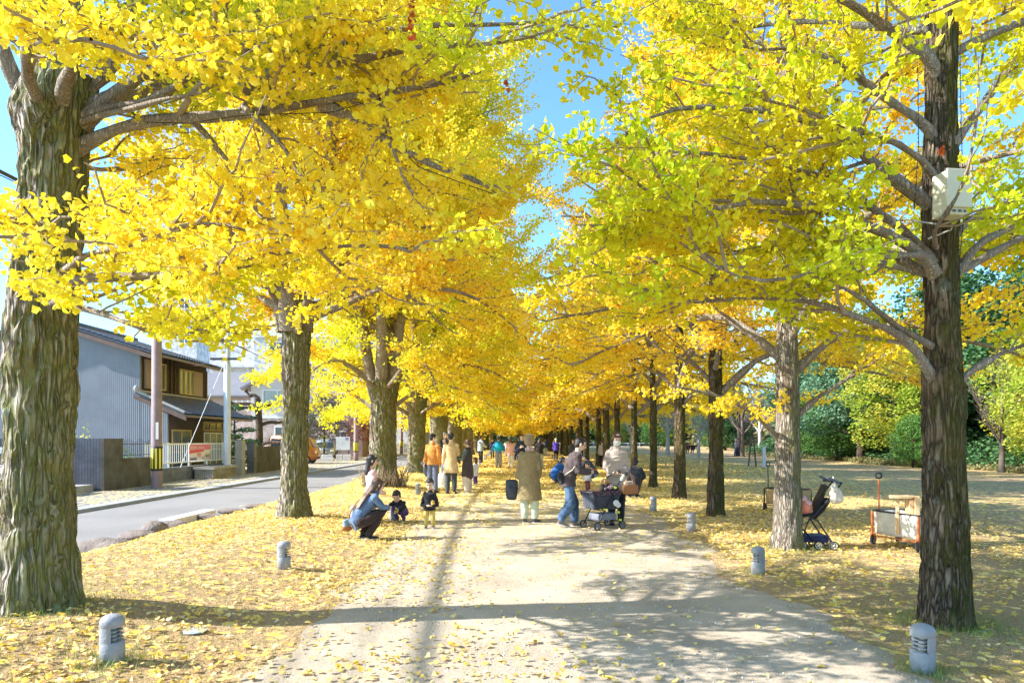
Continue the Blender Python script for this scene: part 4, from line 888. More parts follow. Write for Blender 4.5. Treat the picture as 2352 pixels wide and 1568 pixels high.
# --- group of adults
x, y = G(994, 1131)
m1, P, hp = person('man in rust orange jacket with white face mask seen from behind in the left group', (x, y), 1.74, -.35, look=(-.75, -.15), vs=.011, mask=True,
    J=dict(wrL=(-.13, -.05, .50)), top=dict(mat=C('orange_jacket', (.60, .25, .06)), th=.012, hem=.48, flare=.0, collar=True), bottom=dict(mat=C('slate_trousers', (.12, .14, .21)), w=1.5), shoes=(blackc, dark_sole), hair=(BLACKHAIR, 'short'))
jk = carried('folded_coat', 'dark grey coat folded over the arm of the man in orange', 'coat', m1)
mb = MB(); loft(mb, [(-.36, .06, .86), (-.27, .0, .90), (-.17, -.02, .86)], [.07, .085, .06]); loft(mb, [(-.22, -.03, .84), (-.21, -.04, .66), (-.18, -.04, .50)], [.10, .09, .06], [.06, .05, .03]); part(jk, 'folded_cloth', mb, C('charcoal_cloth', (.07, .08, .11)), .011)
x, y = G(1036, 1133)
m2, P, hp = person('man in long camel coat seen from behind, dark trousers, tote bag in his left hand', (x, y), 1.78, .02, look=(-.15, -.2), vs=.011, face=False,
    J=dict(elL=(-.115, -.02, .63), wrL=(-.12, .02, .49), elR=(.12, .03, .64), wrR=(.11, .12, .60)), top=dict(name='coat', mat=C('camel_coat', (.66, .46, .24)), th=.014, hem=.345, flare=.022, collar=True), bottom=dict(mat=C('dark_trousers', (.05, .06, .08)), w=1.15), shoes=(blackc, dark_sole), hair=(BLACKHAIR, 'short'))
tb = carried('tote_bag', 'white canvas tote bag hanging from the hand of the camel coat man', 'bag', m2)
mb = MB(); loft(mb, [(-.26, .02, .20), (-.26, .02, .40), (-.26, .02, .57)], [.125, .13, .115], [.05, .05, .03]); part(tb, 'bag_body', mb, C('canvas_white', (.76, .72, .62)), .01)
mb = MB(); mb.tube([(-.33, .02, .58), (-.28, .02, .78), (-.25, .02, .83), (-.22, .02, .78), (-.19, .02, .58)], .011, 6); mb.build('strap', MAT['canvas_white'], tb)
x, y = G(1074, 1132)
m3, P, hp = person('woman in long dark padded vest with plaid sleeve and ponytail, facing left', (x, y), 1.58, 1.25, look=(.1, -.15), vs=.011,
    J=dict(elL=(-.13, .05, .64), wrL=(-.09, .19, .64), elR=(.13, .05, .64), wrR=(.09, .19, .66)), top=dict(name='plaid_shirt', mat=C('plaid_green', (.03, .055, .06), 'plaid'), th=.012), bottom=dict(mat=C('pale_trousers', (.55, .47, .42)), w=2.0), shoes=(C('white_shoe', (.72, .70, .68)), white_sole), hair=(BROWNHAIR, 'pony'))
mb = MB(); H = 1.58; loft(mb, [(0, -.01, .80*H), (0, 0, .735*H), (0, 0, .62*H), (0, 0, .5*H), (0, 0, .34*H)], np.array([.085, .118, .115, .125, .135])*H, np.array([.065, .09, .088, .1, .115])*H, k=24); loft(mb, [(-.05*H, 0, .835*H), (0, -.05*H, .83*H), (.05*H, 0, .835*H)], .028*H); part(m3, 'vest', mb, C('dark_vest', (.06, .045, .045)), .011)
sc = carried('scarf', 'brown scarf bundled in the hands of the woman in dark vest', 'scarf', m3)
mb = MB(); loft(mb, [(-.12, .28, 1.04), (0, .32, 1.08), (.12, .28, 1.04)], [.05, .06, .05]); loft(mb, [(0, .30, 1.0), (.04, .27, .9)], [.06, .04]); part(sc, 'folded_cloth', mb, C('rust_cloth', (.34, .15, .09)), .01)
x, y = G(1092, 1113)
person('small child in white top half hidden behind the woman in dark vest', (x, y), .95, .9, hs=1.6, vs=.014, look=(0, 0), top=dict(mat=C('white_top', (.72, .68, .70)), th=.03, hem=.33), bottom=dict(mat=C('purple_trousers', (.09, .06, .22)), w=1.3), shoes=(MAT['white_shoe'], white_sole), hair=(BROWNHAIR, 'bob'))
person('dark haired person in black standing beside a trunk behind the man in orange', (-2.75, 28.0), 1.82, pi+.9, vs=.016, look=(0, -.2), top=dict(mat=blackc, th=.02, collar=True), bottom=dict(mat=blackc), shoes=(blackc, dark_sole), hair=(BLACKHAIR, 'short'))
person('long haired woman in a grey skirt mostly hidden behind the man in camel coat', (-2.20, 22.6), 1.60, .4, vs=.014, look=(.3, -.2), top=dict(mat=C('mauve_cloth', (.20, .13, .15)), th=.015), bottom=dict(mat=greyc, skirt=.12), shoes=(blackc, dark_sole), hair=(BROWNHAIR, 'long'))
# --- beanie woman in long quilted coat
x, y = G(1216, 1200)
b1, P, hp = person('woman in long olive quilted coat and tan knit beanie seen from behind on the path', (x, y), 1.66, -.12, look=(-.1, 0), wd=1.05, vs=.009, face=False,
    J=dict(shL=(-.082, 0, .79), shR=(.082, 0, .79), elL=(-.112, -.01, .64), wrL=(-.118, .02, .50), elR=(.115, -.01, .63), wrR=(.09, .05, .51), anL=(-.05, 0, .045), anR=(.06, 0, .045), toeL=(-.2, 1, 0), toeR=(.55, .8, 0)),
    top=dict(name='coat', mat=C('olive_quilt', (.30, .225, .11), 'quilt'), th=.020, hem=.265, flare=.030), bottom=dict(mat=C('mint_trousers', (.62, .66, .48)), w=1.3), shoes=(C('dark_mesh_shoe', (.10, .08, .07)), white_sole), hair=(C('tan_knit', (.46, .33, .18), 'knit'), 'beanie'))
mb = MB(); loft(mb, [(-.05, -.03, 1.405), (0, -.05, 1.42), (.06, -.03, 1.40)], [.04, .045, .04]); loft(mb, [(.05, 0, 1.40), (-.05, .02, 1.40)], [.045, .045]); part(b1, 'scarf', mb, C('pink_scarf', (.70, .42, .42), 'plaid'), .009)
tb = carried('tote_bag', 'glossy black tote bag hanging from the hand of the woman in olive coat', 'bag', b1)
mb = MB(); loft(mb, [(-.34, .0, .48), (-.34, 0, .62), (-.34, 0, .80)], [.11, .125, .12], [.06, .06, .035]); part(tb, 'bag_body', mb, simple('black_leather', (.03, .033, .045), .28, .3, 14, bs_=.6), .009)
mb = MB(); mb.tube([(-.40, 0, .80), (-.28, .01, 1.0), (-.255, .02, 1.0), (-.27, 0, .80)], .009, 6); mb.build('strap', MAT['bag_tan'], tb)
# --- man in brown hoodie walking right
x, y = G(1308, 1210)
h1, P, hp = person('man in dark brown hooded jacket and jeans stepping to the right, reading his phone', (x, y), 1.68, -1.38, look=(-.05, -.35), vs=.009,
    J=dict(pel=(0, -.02, .50), wst=(0, .01, .60), chs=(0, .045, .715), nck=(0, .09, .80), hd=(0, .125, .895), shL=(-.10, .07, .775), shR=(.10, .07, .775), elL=(-.12, .06, .61), elR=(.13, .06, .61), wrL=(-.06, .21, .62), wrR=(.06, .21, .60),
           hpL=(-.05, -.02, .49), hpR=(.05, -.02, .49), knL=(-.05, .06, .27), knR=(.05, .0, .26), anL=(-.05, .07, .045), anR=(.05, -.12, .075), toeR=(.1, 1, -.25)),
    top=dict(mat=C('brown_jacket', (.085, .062, .065)), th=.017, hem=.45, flare=.004, hood=True), bottom=dict(mat=denim, w=1.5), shoes=(C('grey_suede', (.22, .17, .16)), white_sole), hair=(BLACKHAIR, 'short'))
mb = MB(); [mb.tube([hp(.0185*s-.012, .056, .006), hp(.0185*s, .059, -.006), hp(.0185*s+.012, .056, .006), hp(.0185*s, .057, .014), hp(.0185*s-.012, .056, .006)], .0016, 5) for s in (-1, 1)]; mb.tube([hp(.03, .054, .008), hp(.049, .0, .006)], .0016, 5); mb.build('glasses', simple('glasses_frame', (.3, .28, .25), .3, .1, 5, metal=.8), h1)
ph = carried('phone', 'brown phone case held by the man in brown jacket', 'phone', h1); mb = MB(); mb.bbox(-.05, .05, .40, .52, 1.035, 1.055, .006); mb.build('case', MAT['bag_tan'], ph)
st = carried('shoulder_bag', 'dark shoulder bag with pale strap worn by the man in brown jacket', 'bag', h1)
mb = MB(); loft(mb, [(.05, -.17, .92), (-.02, -.17, .86)], [.14, .12], [.06, .05]); part(st, 'bag_body', mb, blackc, .01)
mb = MB(); mb.tube([(.10, -.12, .95), (.20, .0, 1.05), (.175, .10, 1.18), (.10, .20, 1.30), (.0, .21, 1.36), (-.10, .10, 1.36), (-.12, -.05, 1.22)], .014, 6); mb.build('strap', C('cream_strap', (.62, .60, .46)), st)
# --- woman in beige puffer coat facing us
x, y = G(1416, 1205)
p1, P, hp = person('woman in beige puffer coat and white mask facing us behind the pet stroller', (x, y), 1.72, pi+.1, look=(.0, -.42), wd=.93, vs=.009, mask=True,
    J=dict(shL=(-.080, 0, .785), shR=(.080, 0, .785), elL=(-.112, .0, .62), wrL=(-.035, .12, .575), elR=(.112, .0, .62), wrR=(.03, .13, .565), hdL=(1, .25, -.1), hdR=(-1, .25, -.15)),
    top=dict(name='coat', mat=C('beige_puffer', (.50, .41, .36), 'puffer'), th=.024, hem=.36, flare=.012, collar=True, hood=True), bottom=dict(mat=blackc, w=1.15), shoes=(blackc, dark_sole), hair=(BROWNHAIR, 'long', [(0, -.03, 0), (0, -.03, -.05), (0, -.02, -.09)]))
# --- crouching people behind
cr = dict(sq)
x, y = G(1281, 1111)
c1, P, hp = person('person in blue jacket with long black hair crouching behind the man in brown jacket', (x, y), 1.62, -1.3, J=cr, look=(0, -.4), vs=.013, top=dict(mat=C('blue_jacket', (.03, .12, .42)), th=.03, hem=.1, hempt=(0, -.14, .14)), bottom=dict(mat=navy), shoes=(blackc, white_sole), hair=(BLACKHAIR, 'long'))
x, y = G(1354, 1105)
person('person in dark navy jacket crouching behind the toddler in grey hoodie', (x, y), 1.70, 1.0, J=cr, look=(.2, -.3), vs=.013, top=dict(mat=navy, th=.03, hem=.1, hempt=(0, -.14, .14)), bottom=dict(mat=C('light_jeans', (.36, .46, .62))), shoes=(blackc, white_sole), hair=(BLACKHAIR, 'short'))
x, y = G(1350, 1127)
person('toddler in pale grey hoodie and maroon trousers standing behind the small dog', (x, y), .86, pi-.9, hs=1.75, vs=.010, look=(0, -.15), J=dict(wrL=(-.10, .1, .42), wrR=(.12, .1, .42)), top=dict(mat=C('pale_hoodie', (.66, .66, .74)), th=.026, hem=.37, hood=True), bottom=dict(mat=C('maroon_trousers', (.16, .05, .08)), w=1.4), shoes=(blackc, white_sole), hair=(BROWNHAIR, 'boy'))
x, y = G(1454, 1141)
person('person in black padded coat crouching behind the woman in beige puffer coat', (x, y), 1.75, -.5, J=cr, look=(0, -.4), vs=.012, top=dict(mat=C('black_puffer', (.03, .032, .045), 'puffer'), th=.05, hem=.1, hempt=(0, -.16, .12), hood=True), bottom=dict(mat=blackc), shoes=(blackc, white_sole), hair=(BLACKHAIR, 'short'))
# --- further people on the path
x, y = G(1240, 1080)
person('woman in black holding up a phone with both hands beside the knit beanie', (x, y), 1.60, .15, vs=.014, face=False, J=dict(elL=(-.13, .09, .72), wrL=(-.04, .2, .86), elR=(.13, .09, .72), wrR=(.04, .2, .86)), top=dict(mat=blackc, th=.026), bottom=dict(mat=C('sage_skirt', (.42, .45, .40)), skirt=.08), shoes=(blackc, dark_sole), hair=(BLACKHAIR, 'long'))
x, y = G(1199, 1102)
person('man in glasses and navy jacket facing us, holding a phone in front of his chest', (x, y), 1.78, pi, vs=.012, J=dict(elL=(-.15, .04, .66), wrL=(-.03, .14, .74), elR=(.15, .04, .64), wrR=(.04, .15, .72)), top=dict(mat=navy, th=.024, collar=True), bottom=dict(mat=navy), shoes=(blackc, dark_sole), hair=(BLACKHAIR, 'short'))
x, y = G(1145, 1075)
s1, P, hp = person('person walking away with bright turquoise shawl over the shoulders and grey trousers', (x, y), 1.76, .05, vs=.016, face=False, J=dict(anL=(-.055, -.02, .05), anR=(.06, .03, .045), elL=(-.18, -.01, .64), elR=(.18, -.01, .64), wrL=(-.19, .03, .52), wrR=(.17, .05, .52)), top=dict(mat=C('blue_shirt', (.10, .22, .55)), th=.014, hem=.47), bottom=dict(mat=C('grey_trousers', (.26, .28, .33)), w=1.4), shoes=(blackc, dark_sole), hair=(BLACKHAIR, 'short'))
mb = MB(); loft(mb, [(0, 0, 1.45), (0, -.01, 1.36), (0, -.01, 1.18), (0, -.01, 1.04)], [.09, .20, .29, .33], [.08, .11, .14, .15], k=20); part(s1, 'shawl', mb, C('turquoise', (.01, .38, .62)), .016)
x, y = G(1173, 1076)
person('woman in pink cardigan and white trousers walking away beside the turquoise shawl', (x, y), 1.64, -.1, vs=.016, face=False, top=dict(name='cardigan', mat=C('pink_knit', (.80, .46, .42)), th=.03, hem=.44, flare=.01), bottom=dict(mat=C('white_trousers', (.75, .74, .73)), w=1.0), shoes=(C('brown_boot', (.10, .04, .03)), dark_sole), hair=(BROWNHAIR, 'bob'))
x, y = G(1104, 1066)
person('person in pale blue quilted vest and black trousers standing under the left trees', (x, y), 1.80, -.9, vs=.018, face=False, J=dict(elR=(.15, .05, .66), wrR=(.12, .15, .62)), top=dict(mat=C('pale_blue_vest', (.42, .50, .64), 'puffer'), th=.03, hem=.47, collar=True), bottom=dict(mat=blackc, w=1.0), shoes=(MAT['white_shoe'], white_sole), hair=(BLACKHAIR, 'short'))
x, y = G(1277, 1057)
person('person in violet hooded jacket and pale hat walking away near the right trees', (x, y), 1.62, 0, vs=.018, face=False, top=dict(mat=C('violet_jacket', (.09, .06, .48)), th=.03, hem=.46, hood=True), bottom=dict(mat=blackc), shoes=(MAT['brown_boot'], dark_sole), hair=(C('cream_hat', (.60, .55, .40)), 'bucket'))
for px, py, H, rz, tc, bc, hr, lb in [
    (1253, 1046, 1.72, 0, 'charcoal_cloth', 'cream_strap', BLACKHAIR, 'distant person in dark vest and cream trousers walking away at centre'),
    (1246, 1045, 1.66, 0, 'rust_cloth', 'pale_trousers', BROWNHAIR, 'distant person in rust top beside the one in cream trousers'),
    (1186, 1060, 1.62, .2, 'mustard_trousers', 'navy_cloth', BROWNHAIR, 'distant person with mustard bag colour coat just right of the pink cardigan'),
    (1164, 1050, 1.60, 0, 'white_top', 'grey_cloth', BLACKHAIR, 'distant person in white between the turquoise shawl and pink cardigan'),
    (1131, 1052, 1.60, pi, 'navy_cloth', 'dark_trousers', BLACKHAIR, 'distant person in navy just left of the turquoise shawl'),
    (1230, 1037, 1.60, 0, 'black_cloth', 'dark_trousers', BLACKHAIR, 'tiny distant person in black at the end of the path'),
    (1238, 1034, 1.60, 0, 'pink_knit', 'white_trousers', BROWNHAIR, 'tiny distant person in pink at the end of the path'),
    (1316, 1076, 1.60, pi, 'charcoal_cloth', 'dark_trousers', BROWNHAIR, 'brown haired woman looking over the shoulder of the brown jacket man'),
    (1329, 1072, 1.72, pi+.2, 'navy_cloth', 'dark_trousers', BLACKHAIR, 'dark haired man behind the brown jacket man, only his head showing'),
    (1383, 1073, 1.55, .3, 'pale_trousers', 'black_cloth', BLACKHAIR, 'person in pale top among the right trunks beside the beige puffer coat'),
    (1690, 1048, 1.62, pi/2, 'grey_cloth', 'denim', (C('cream_hat', (.6, .55, .4)), 'bucket'), 'distant walker in pale hat and jeans out on the right lawn'),
    (1694, 1048, 1.72, pi/2, 'mauve_cloth', 'navy_cloth', BLACKHAIR, 'distant walker in mauve top just behind the one in the pale hat')]:
    x, y = G(px, py)
    J = dict(anL=(-.05, .10, .05), anR=(.05, -.12, .07), knL=(-.05, .06, .27), knR=(.05, -.02, .27)) if abs(rz-pi/2) < .01 else {}
    person(lb, (x, y), H, rz, vs=.02, face=abs(rz-pi) < .5, hands=False, J=J, top=dict(mat=MAT[tc], th=.024, hem=.45), bottom=dict(mat=MAT[bc], w=1.2), shoes=(blackc, dark_sole), hair=hr if isinstance(hr, tuple) else (hr, 'bob' if hr is BROWNHAIR else 'short'))
# seated pair on the park bench, seen from behind
sit = dict(pel=(0, 0, .27), wst=(0, -.0, .37), chs=(0, 0, .48), nck=(0, 0, .57), hd=(0, .01, .655), shL=(-.1, 0, .55), shR=(.1, 0, .55), elL=(-.13, .03, .40), elR=(.13, .03, .40), wrL=(-.06, .15, .33), wrR=(.06, .15, .33),
           hpL=(-.05, 0, .27), hpR=(.05, 0, .27), knL=(-.06, .25, .28), knR=(.06, .25, .28), anL=(-.06, .24, .045), anR=(.06, .24, .045))
for dx, tc, lb in ((-.35, 'rust_cloth', 'person in rust top seated at the left end of the far park bench'), (.2, 'navy_cloth', 'person in navy seated in the middle of the far park bench')):
    person(lb, (20.0+dx, 76.1), 1.65, 0, vs=.022, face=False, hands=False, J=sit, top=dict(mat=MAT[tc], th=.02), bottom=dict(mat=navy), shoes=(blackc, dark_sole), hair=(BROWNHAIR, 'short'))
# ================================================================ STREET SIDE (left)
ZR = -0.155
def blockmat(name, c0, c1, bw=.4, bh=.19, mort=(.12, .12, .12), flute=False):
    m, nt, b = nodes(name); v = coords(nt); tc = N(nt, 'ShaderNodeSeparateXYZ'); nt.links.new(v, tc.inputs[0])
    cb = N(nt, 'ShaderNodeCombineXYZ'); nt.links.new(mth(nt, 'ADD', tc.outputs[0], tc.outputs[1]), cb.inputs[0]); nt.links.new(tc.outputs[2], cb.inputs[1])
    br = N(nt, 'ShaderNodeTexBrick'); nt.links.new(cb.outputs[0], br.inputs[0]); br.inputs['Scale'].default_value = 1; br.inputs['Brick Width'].default_value = bw; br.inputs['Row Height'].default_value = bh
    br.inputs['Mortar Size'].default_value = .006; br.inputs['Color1'].default_value = tuple(c0)+(1,); br.inputs['Color2'].default_value = tuple(c1)+(1,); br.inputs['Mortar'].default_value = tuple(mort)+(1,)
    st = ramp(nt, noise(nt, v, 1.6, 5, .65), [(.35, (.55, .54, .50)), (.65, (1.1, 1.1, 1.1))]); c = mix(nt, 1.0, br.outputs[0], st, 'MULTIPLY'); h = br.outputs['Fac']
    if flute:
        w = N(nt, 'ShaderNodeTexWave', bands_direction='X'); w.inputs['Scale'].default_value = 3.2; nt.links.new(cb.outputs[0], w.inputs[0]); c = mix(nt, ramp(nt, w.outputs['Fac'], [(.0, (.8, .8, .8)), (.35, (0, 0, 0))]), c, [x*.4 for x in c0])
    nt.links.new(c, b.inputs['Base Color']); b.inputs['Roughness'].default_value = .9; bump(nt, b, mth(nt, 'ADD', noise(nt, v, 30, 4), mth(nt, 'MULTIPLY', h, -1)), .5, .012); MAT[name] = m; return m
def wavemat(name, col, sc, axis='X', rough=.5, metal=.0, st=.6, edge=.6):
    m, nt, b = nodes(name); v = coords(nt); w = N(nt, 'ShaderNodeTexWave', bands_direction=axis); w.inputs['Scale'].default_value = sc; nt.links.new(v, w.inputs[0])
    c = ramp(nt, noise(nt, v, 1.2, 5), [(.3, [x*.86 for x in col]), (.7, [min(1, x*1.08) for x in col])]); c = mix(nt, ramp(nt, w.outputs['Fac'], [(0, (edge,)*3), (.3, (0, 0, 0))]), c, [x*.65 for x in col])
    nt.links.new(c, b.inputs['Base Color']); b.inputs['Roughness'].default_value = rough; b.inputs['Metallic'].default_value = metal; bump(nt, b, w.outputs['Fac'], st, .02); MAT[name] = m; return m
corr = wavemat('corrugated_grey', (.185, .205, .25), 3.4, 'X', st=.35, edge=.3); tile = simple('roof_tile', (.085, .095, .125), .45, .25, 5, bs_=.3); dwood = simple('dark_wood', (.045, .03, .022), .7, .3, 6); lwood = simple('window_wood', (.42, .34, .16), .6, .15, 6)
def glassmat(name, col): 
    m, nt, b = nodes(name); nt.links.new(ramp(nt, noise(nt, coords(nt), 1.5, 3), [(.35, [x*.7 for x in col]), (.65, col)]), b.inputs['Base Color']); b.inputs['Roughness'].default_value = .08; b.inputs['Specular IOR Level'].default_value = .8; MAT[name] = m; return m
glass = glassmat('window_glass', (.10, .13, .17)); glassl = glassmat('frosted_glass', (.34, .38, .38)); whitef = simple('white_frame', (.74, .74, .74), .5, .05, 4, bs_=0)
def tiled_roof(t, nm, x0, z0, x1, z1, y0, y1, mat, thick=.10, rows=None, hip=0):
    """sloping roof between eave (x0,z0) and ridge (x1,z1), rolls of tiles running down the slope"""
    n = int((y1-y0)/.27); ys = np.linspace(y0, y1, n*6+1); prof = .035*np.abs(np.sin((ys-y0)/(y1-y0)*n*pi)); rows = rows or max(3, int(math.hypot(x1-x0, z1-z0)/.26)); V = []; S_ = []
    for r in range(rows):
        for e in (0, 1): u = (r+e)/rows; S_.append((x0+(x1-x0)*u, z0+(z1-z0)*u+(.028 if e == 0 else 0)))
    for x, z in S_: V += [(x, y, z+p) for y, p in zip(ys, prof)]
    m = len(ys); i, j = np.meshgrid(np.arange(m-1), np.arange(len(S_)-1)); a = (j*m+i).ravel(); mb = MB(); mb.add(V, np.stack([a, a+1, a+1+m, a+m], 1), 0, False)
    mb.prism([(x0, z0-.02), (x1, z1-.02), (x1, z1-thick), (x0, z0-thick)], y0+.02, y1-.02); mb.lathe([(0, -0), (.0, 0)], 3) if False else None
    return mb.build(nm, mat, t)
def window(t, axis, p, a0, a1, z0, z1, frame, pane, fw=.06, mull=1, rail=0, out=.05, nm='window', depth=1):
    """window in a wall at x = p (axis 'x', outward +x) or y = p (axis 'y', outward -y)"""
    mb = MB(); pb = MB(); s = out
    def bx(m, u0, u1, w0, w1, d0, d1):
        if axis == 'x': m.box(p+d0, p+d1, u0, u1, w0, w1)
        else: m.box(u0, u1, p-d1, p-d0, w0, w1)
    bx(mb, a0, a0+fw, z0, z1, .004, s); bx(mb, a1-fw, a1, z0, z1, .004, s); bx(mb, a0+fw, a1-fw, z0, z0+fw, .004, s); bx(mb, a0+fw, a1-fw, z1-fw, z1, .004, s)
    for i in range(1, mull+1): c = a0+(a1-a0)*i/(mull+1); bx(mb, c-fw*.4, c+fw*.4, z0+fw, z1-fw, .004, s*.8)
    for i in range(1, rail+1): c = z0+(z1-z0)*i/(rail+1); bx(mb, a0+fw, a1-fw, c-fw*.3, c+fw*.3, .006, s*.7)
    bx(pb, a0+fw*.5, a1-fw*.5, z0+fw*.5, z1-fw*.5, .002, .012)
    o = mb.build(nm, frame, t); pb.build('pane', pane, o); return o
# ---- old timber house with grey corrugated side wall
hx, hy0, hy1 = -17.0, 31.2, 38.0; lx = -15.75
t = thing('old_house', 'old two storey house with tiled roofs and grey corrugated side wall', 'house', (0, 0, 0))
zt = 5.75
mb = MB(); mb.prism([(hx, ZR), (hx, zt), (hx-4.2, zt+1.15), (hx-8.4, zt), (hx-8.4, ZR)], hy0, hy0+.12); mb.prism([(hx, ZR), (lx, ZR), (lx, 2.75), (hx, 3.35)], hy0+.003, hy0+.117); mb.build('side_wall', corr, t)
mb = MB(); mb.box(hx-8.4, hx-.01, hy0+.13, hy1, ZR, zt); mb.build('upper_wall', dwood, t)
mb = MB(); mb.box(hx, lx-.02, hy0+.13, hy1-.2, ZR, 2.7); mb.build('lower_wall', simple('shop_wall', (.07, .055, .045), .8, .3, 3), t)
r = tiled_roof(t, 'roof', hx+.95, zt-.25, hx-4.2, zt+1.35, hy0-.35, hy1+.5, tile); tiled_roof(t, 'roof', hx-9.3, zt-.25, hx-4.2, zt+1.35, hy0-.35, hy1+.5, tile)
mb = MB(); mb.tube([(hx-4.2, hy0-.4, zt+1.42), (hx-4.2, hy1+.5, zt+1.42)], .13, 10); mb.build('roof_ridge', tile, t)
tiled_roof(t, 'canopy_roof', lx+1.05, 2.72, hx+.02, 3.72, hy0-.5, hy1+.6, tile)
mb = MB(); mb.tube([(lx+1.0, hy0-.45, 2.80), (hx+.1, hy0-.45, 3.76)], .07, 8); mb.tube([(hx+.08, hy0-.4, 3.78), (hx+.08, hy1+.5, 3.78)], .06, 8); ell(mb, (hx+.1, hy0-.5, 3.86), (.12, .1, .16)); mb.build('ridge_tiles', simple('pale_tile', (.34, .33, .32), .7, .2, 6), t)
mb = MB(); mb.prism([(hx+1.0, zt-.42), (hx-4.2, zt+1.2), (hx-4.2, zt+1.02), (hx+.9, zt-.58)], hy0-.36, hy0-.30); mb.prism([(lx+1.1, 2.62), (hx, 3.6), (hx, 3.42), (lx+1.1, 2.42)], hy0-.52, hy0-.47); mb.build('barge_board', simple('brown_trim', (.16, .10, .08), .6, .2, 4), t)
mb = MB(); mb.tube([(hx+.98, hy0-.4, zt-.38), (hx+.98, hy1+.5, zt-.38)], .05, 6); mb.tube([(lx+1.08, hy0-.4, 2.62), (lx+1.08, hy1+.5, 2.62)], .05, 6); mb.build('gutter', simple('brown_gutter', (.20, .13, .09), .5, .15, 4), t)
sh = wavemat('louvre_shutter', (.38, .28, .20), 9, 'Z')
mb = MB(); mb.box(hx+.0, hx+.10, hy0+.35, hy0+1.3, 3.95, 5.3); mb.build('shutter_box', sh, t); mb = MB(); mb.box(hx+.0, hx+.10, hy0+5.2, hy0+6.1, 3.9, 5.2); mb.build('shutter_box', sh, t)
window(t, 'x', hx, hy0+1.32, hy0+2.2, 3.95, 5.25, lwood, glass, .07, 1, 0, .09); window(t, 'x', hx, hy0+3.6, hy0+5.18, 3.9, 5.2, lwood, glassl, .07, 2, 0, .09)
window(t, 'x', lx-.02, hy0+.4, hy0+2.3, ZR+.1, 2.05, lwood, glass, .07, 1, 1, .05, 'sliding_door'); window(t, 'x', lx-.02, hy0+3.7, hy0+5.9, ZR+.35, 1.95, whitef, glassl, .06, 2, 1, .05, 'sliding_door'); window(t, 'x', lx-.02, hy0+3.6, hy0+6.0, 2.02, 2.5, lwood, glass, .06, 2, 0, .06)
mb = MB(); [mb.box(hx+.002, hx+.05, hy0+2.3+.42*i, hy0+2.34+.42*i, 3.8, zt-.2) for i in range(3)]; mb.box(hx+.002, hx+.06, hy0, hy1-.3, 3.72, 3.84); mb.build('timber_battens', dwood, t)
mb = MB(); mb.tube([(hx+.06, hy1-.1, zt-.4), (hx+.06, hy1-.1, 3.6)], .035, 6); mb.build('downpipe', MAT['brown_gutter'], t)
# ---- garden walls
bw_f = blockmat('fluted_block', (.13, .14, .18), (.11, .12, .16), .4, .2, (.10, .10, .12), True); bw = blockmat('concrete_block', (.125, .12, .115), (.105, .10, .098), .4, .2)
t = thing('block_wall', 'dark fluted garden wall with a lattice opening left of the old house', 'garden wall', (0, 0, 0)); xw = -13.95; yw = 23.1
mb = MB(); mb.box(-16.15, -15.55, yw, yw+.14, ZR, 1.62); mb.box(-15.55, -14.98, yw, yw+.14, ZR, 1.02); mb.box(-14.98, xw-.01, yw, yw+.14, ZR, 1.62); mb.box(-20, -16.15, yw, yw+.14, ZR, 1.62); mb.build('front_face', bw_f, t)
mb = MB(); mb.box(xw-.01, xw+.14, yw, yw+1.15, ZR, 1.62); mb.box(xw-.01, xw+.14, yw+1.15, yw+3.1, ZR, .92); mb.build('side_face', bw, t)
iron = simple('wrought_iron', (.04, .04, .07), .5, .1, 6); mb = MB(); x0, x1 = -15.55, -14.98
for i in range(6):
    z = 1.04+i*.13; mb.tube([(x0, yw+.07, z), ((x0+x1)/2, yw+.07, z+.13), (x1, yw+.07, z)], .011, 5); mb.tube([(x0, yw+.07, z+.1), ((x0+x1)/2, yw+.07, z-.03), (x1, yw+.07, z+.1)], .011, 5)
mb.build('iron_lattice', iron, t); mb = MB()
for i in range(14): y = yw+1.25+i*.135; mb.tube([(xw+.06, y, .92), (xw+.06, y, 1.48+.14*abs(sin(i*.55)))], .011, 5)
mb.tube([(xw+.06, yw+1.2, 1.02), (xw+.06, yw+3.1, 1.02)], .013, 5); mb.tube([(xw+.06, yw+1.2, 1.42), (xw+.06, yw+3.1, 1.42)], .013, 5); mb.build('iron_railing', iron, t)
mb = MB(); mb.box(-20, xw-.2, yw-.9, yw-.02, ZR, ZR+.22); tag(mb.build('planting_kerb', simple('pale_concrete', (.36, .36, .38), .8, .15, 3)), 'pale raised concrete edge at the foot of the fluted wall', 'kerb')
def plant(nm, lb, cat, c, r, n, size, mat, seed=1, grp=None, tall=0):
    rng = np.random.default_rng(seed); P = rng.normal(0, .5, (n, 3))*np.array(r)+np.array([0, 0, r[2]]); P[:, 2] = np.abs(P[:, 2]); V, Q = scatter_leaves(P, rng.uniform(*size, n), rng, 1.1, leaf_far-np.array([0, .4, 0]))
    t = thing(nm, lb, cat, c, 0, grp); MB().add(V, Q).build('foliage', mat, t); mb = MB()
    for _ in range(5): a = rng.uniform(0, 2*pi); mb.tube([(0, 0, -.05), (r[0]*.3*cos(a), r[1]*.3*sin(a), r[2]*.8), (r[0]*.6*cos(a), r[1]*.6*sin(a), r[2]*1.5)], .012, 5)
    mb.build('stem', TWIG, t); return t
GREEN = leafmat('green_leaves', [(.07, .18, .03), (.12, .27, .05), (.18, .33, .08), (.09, .2, .05)], None, trans=.3); DKG = leafmat('dark_green_leaves', [(.035, .10, .035), (.07, .17, .06), (.11, .21, .08)], None, trans=.25)
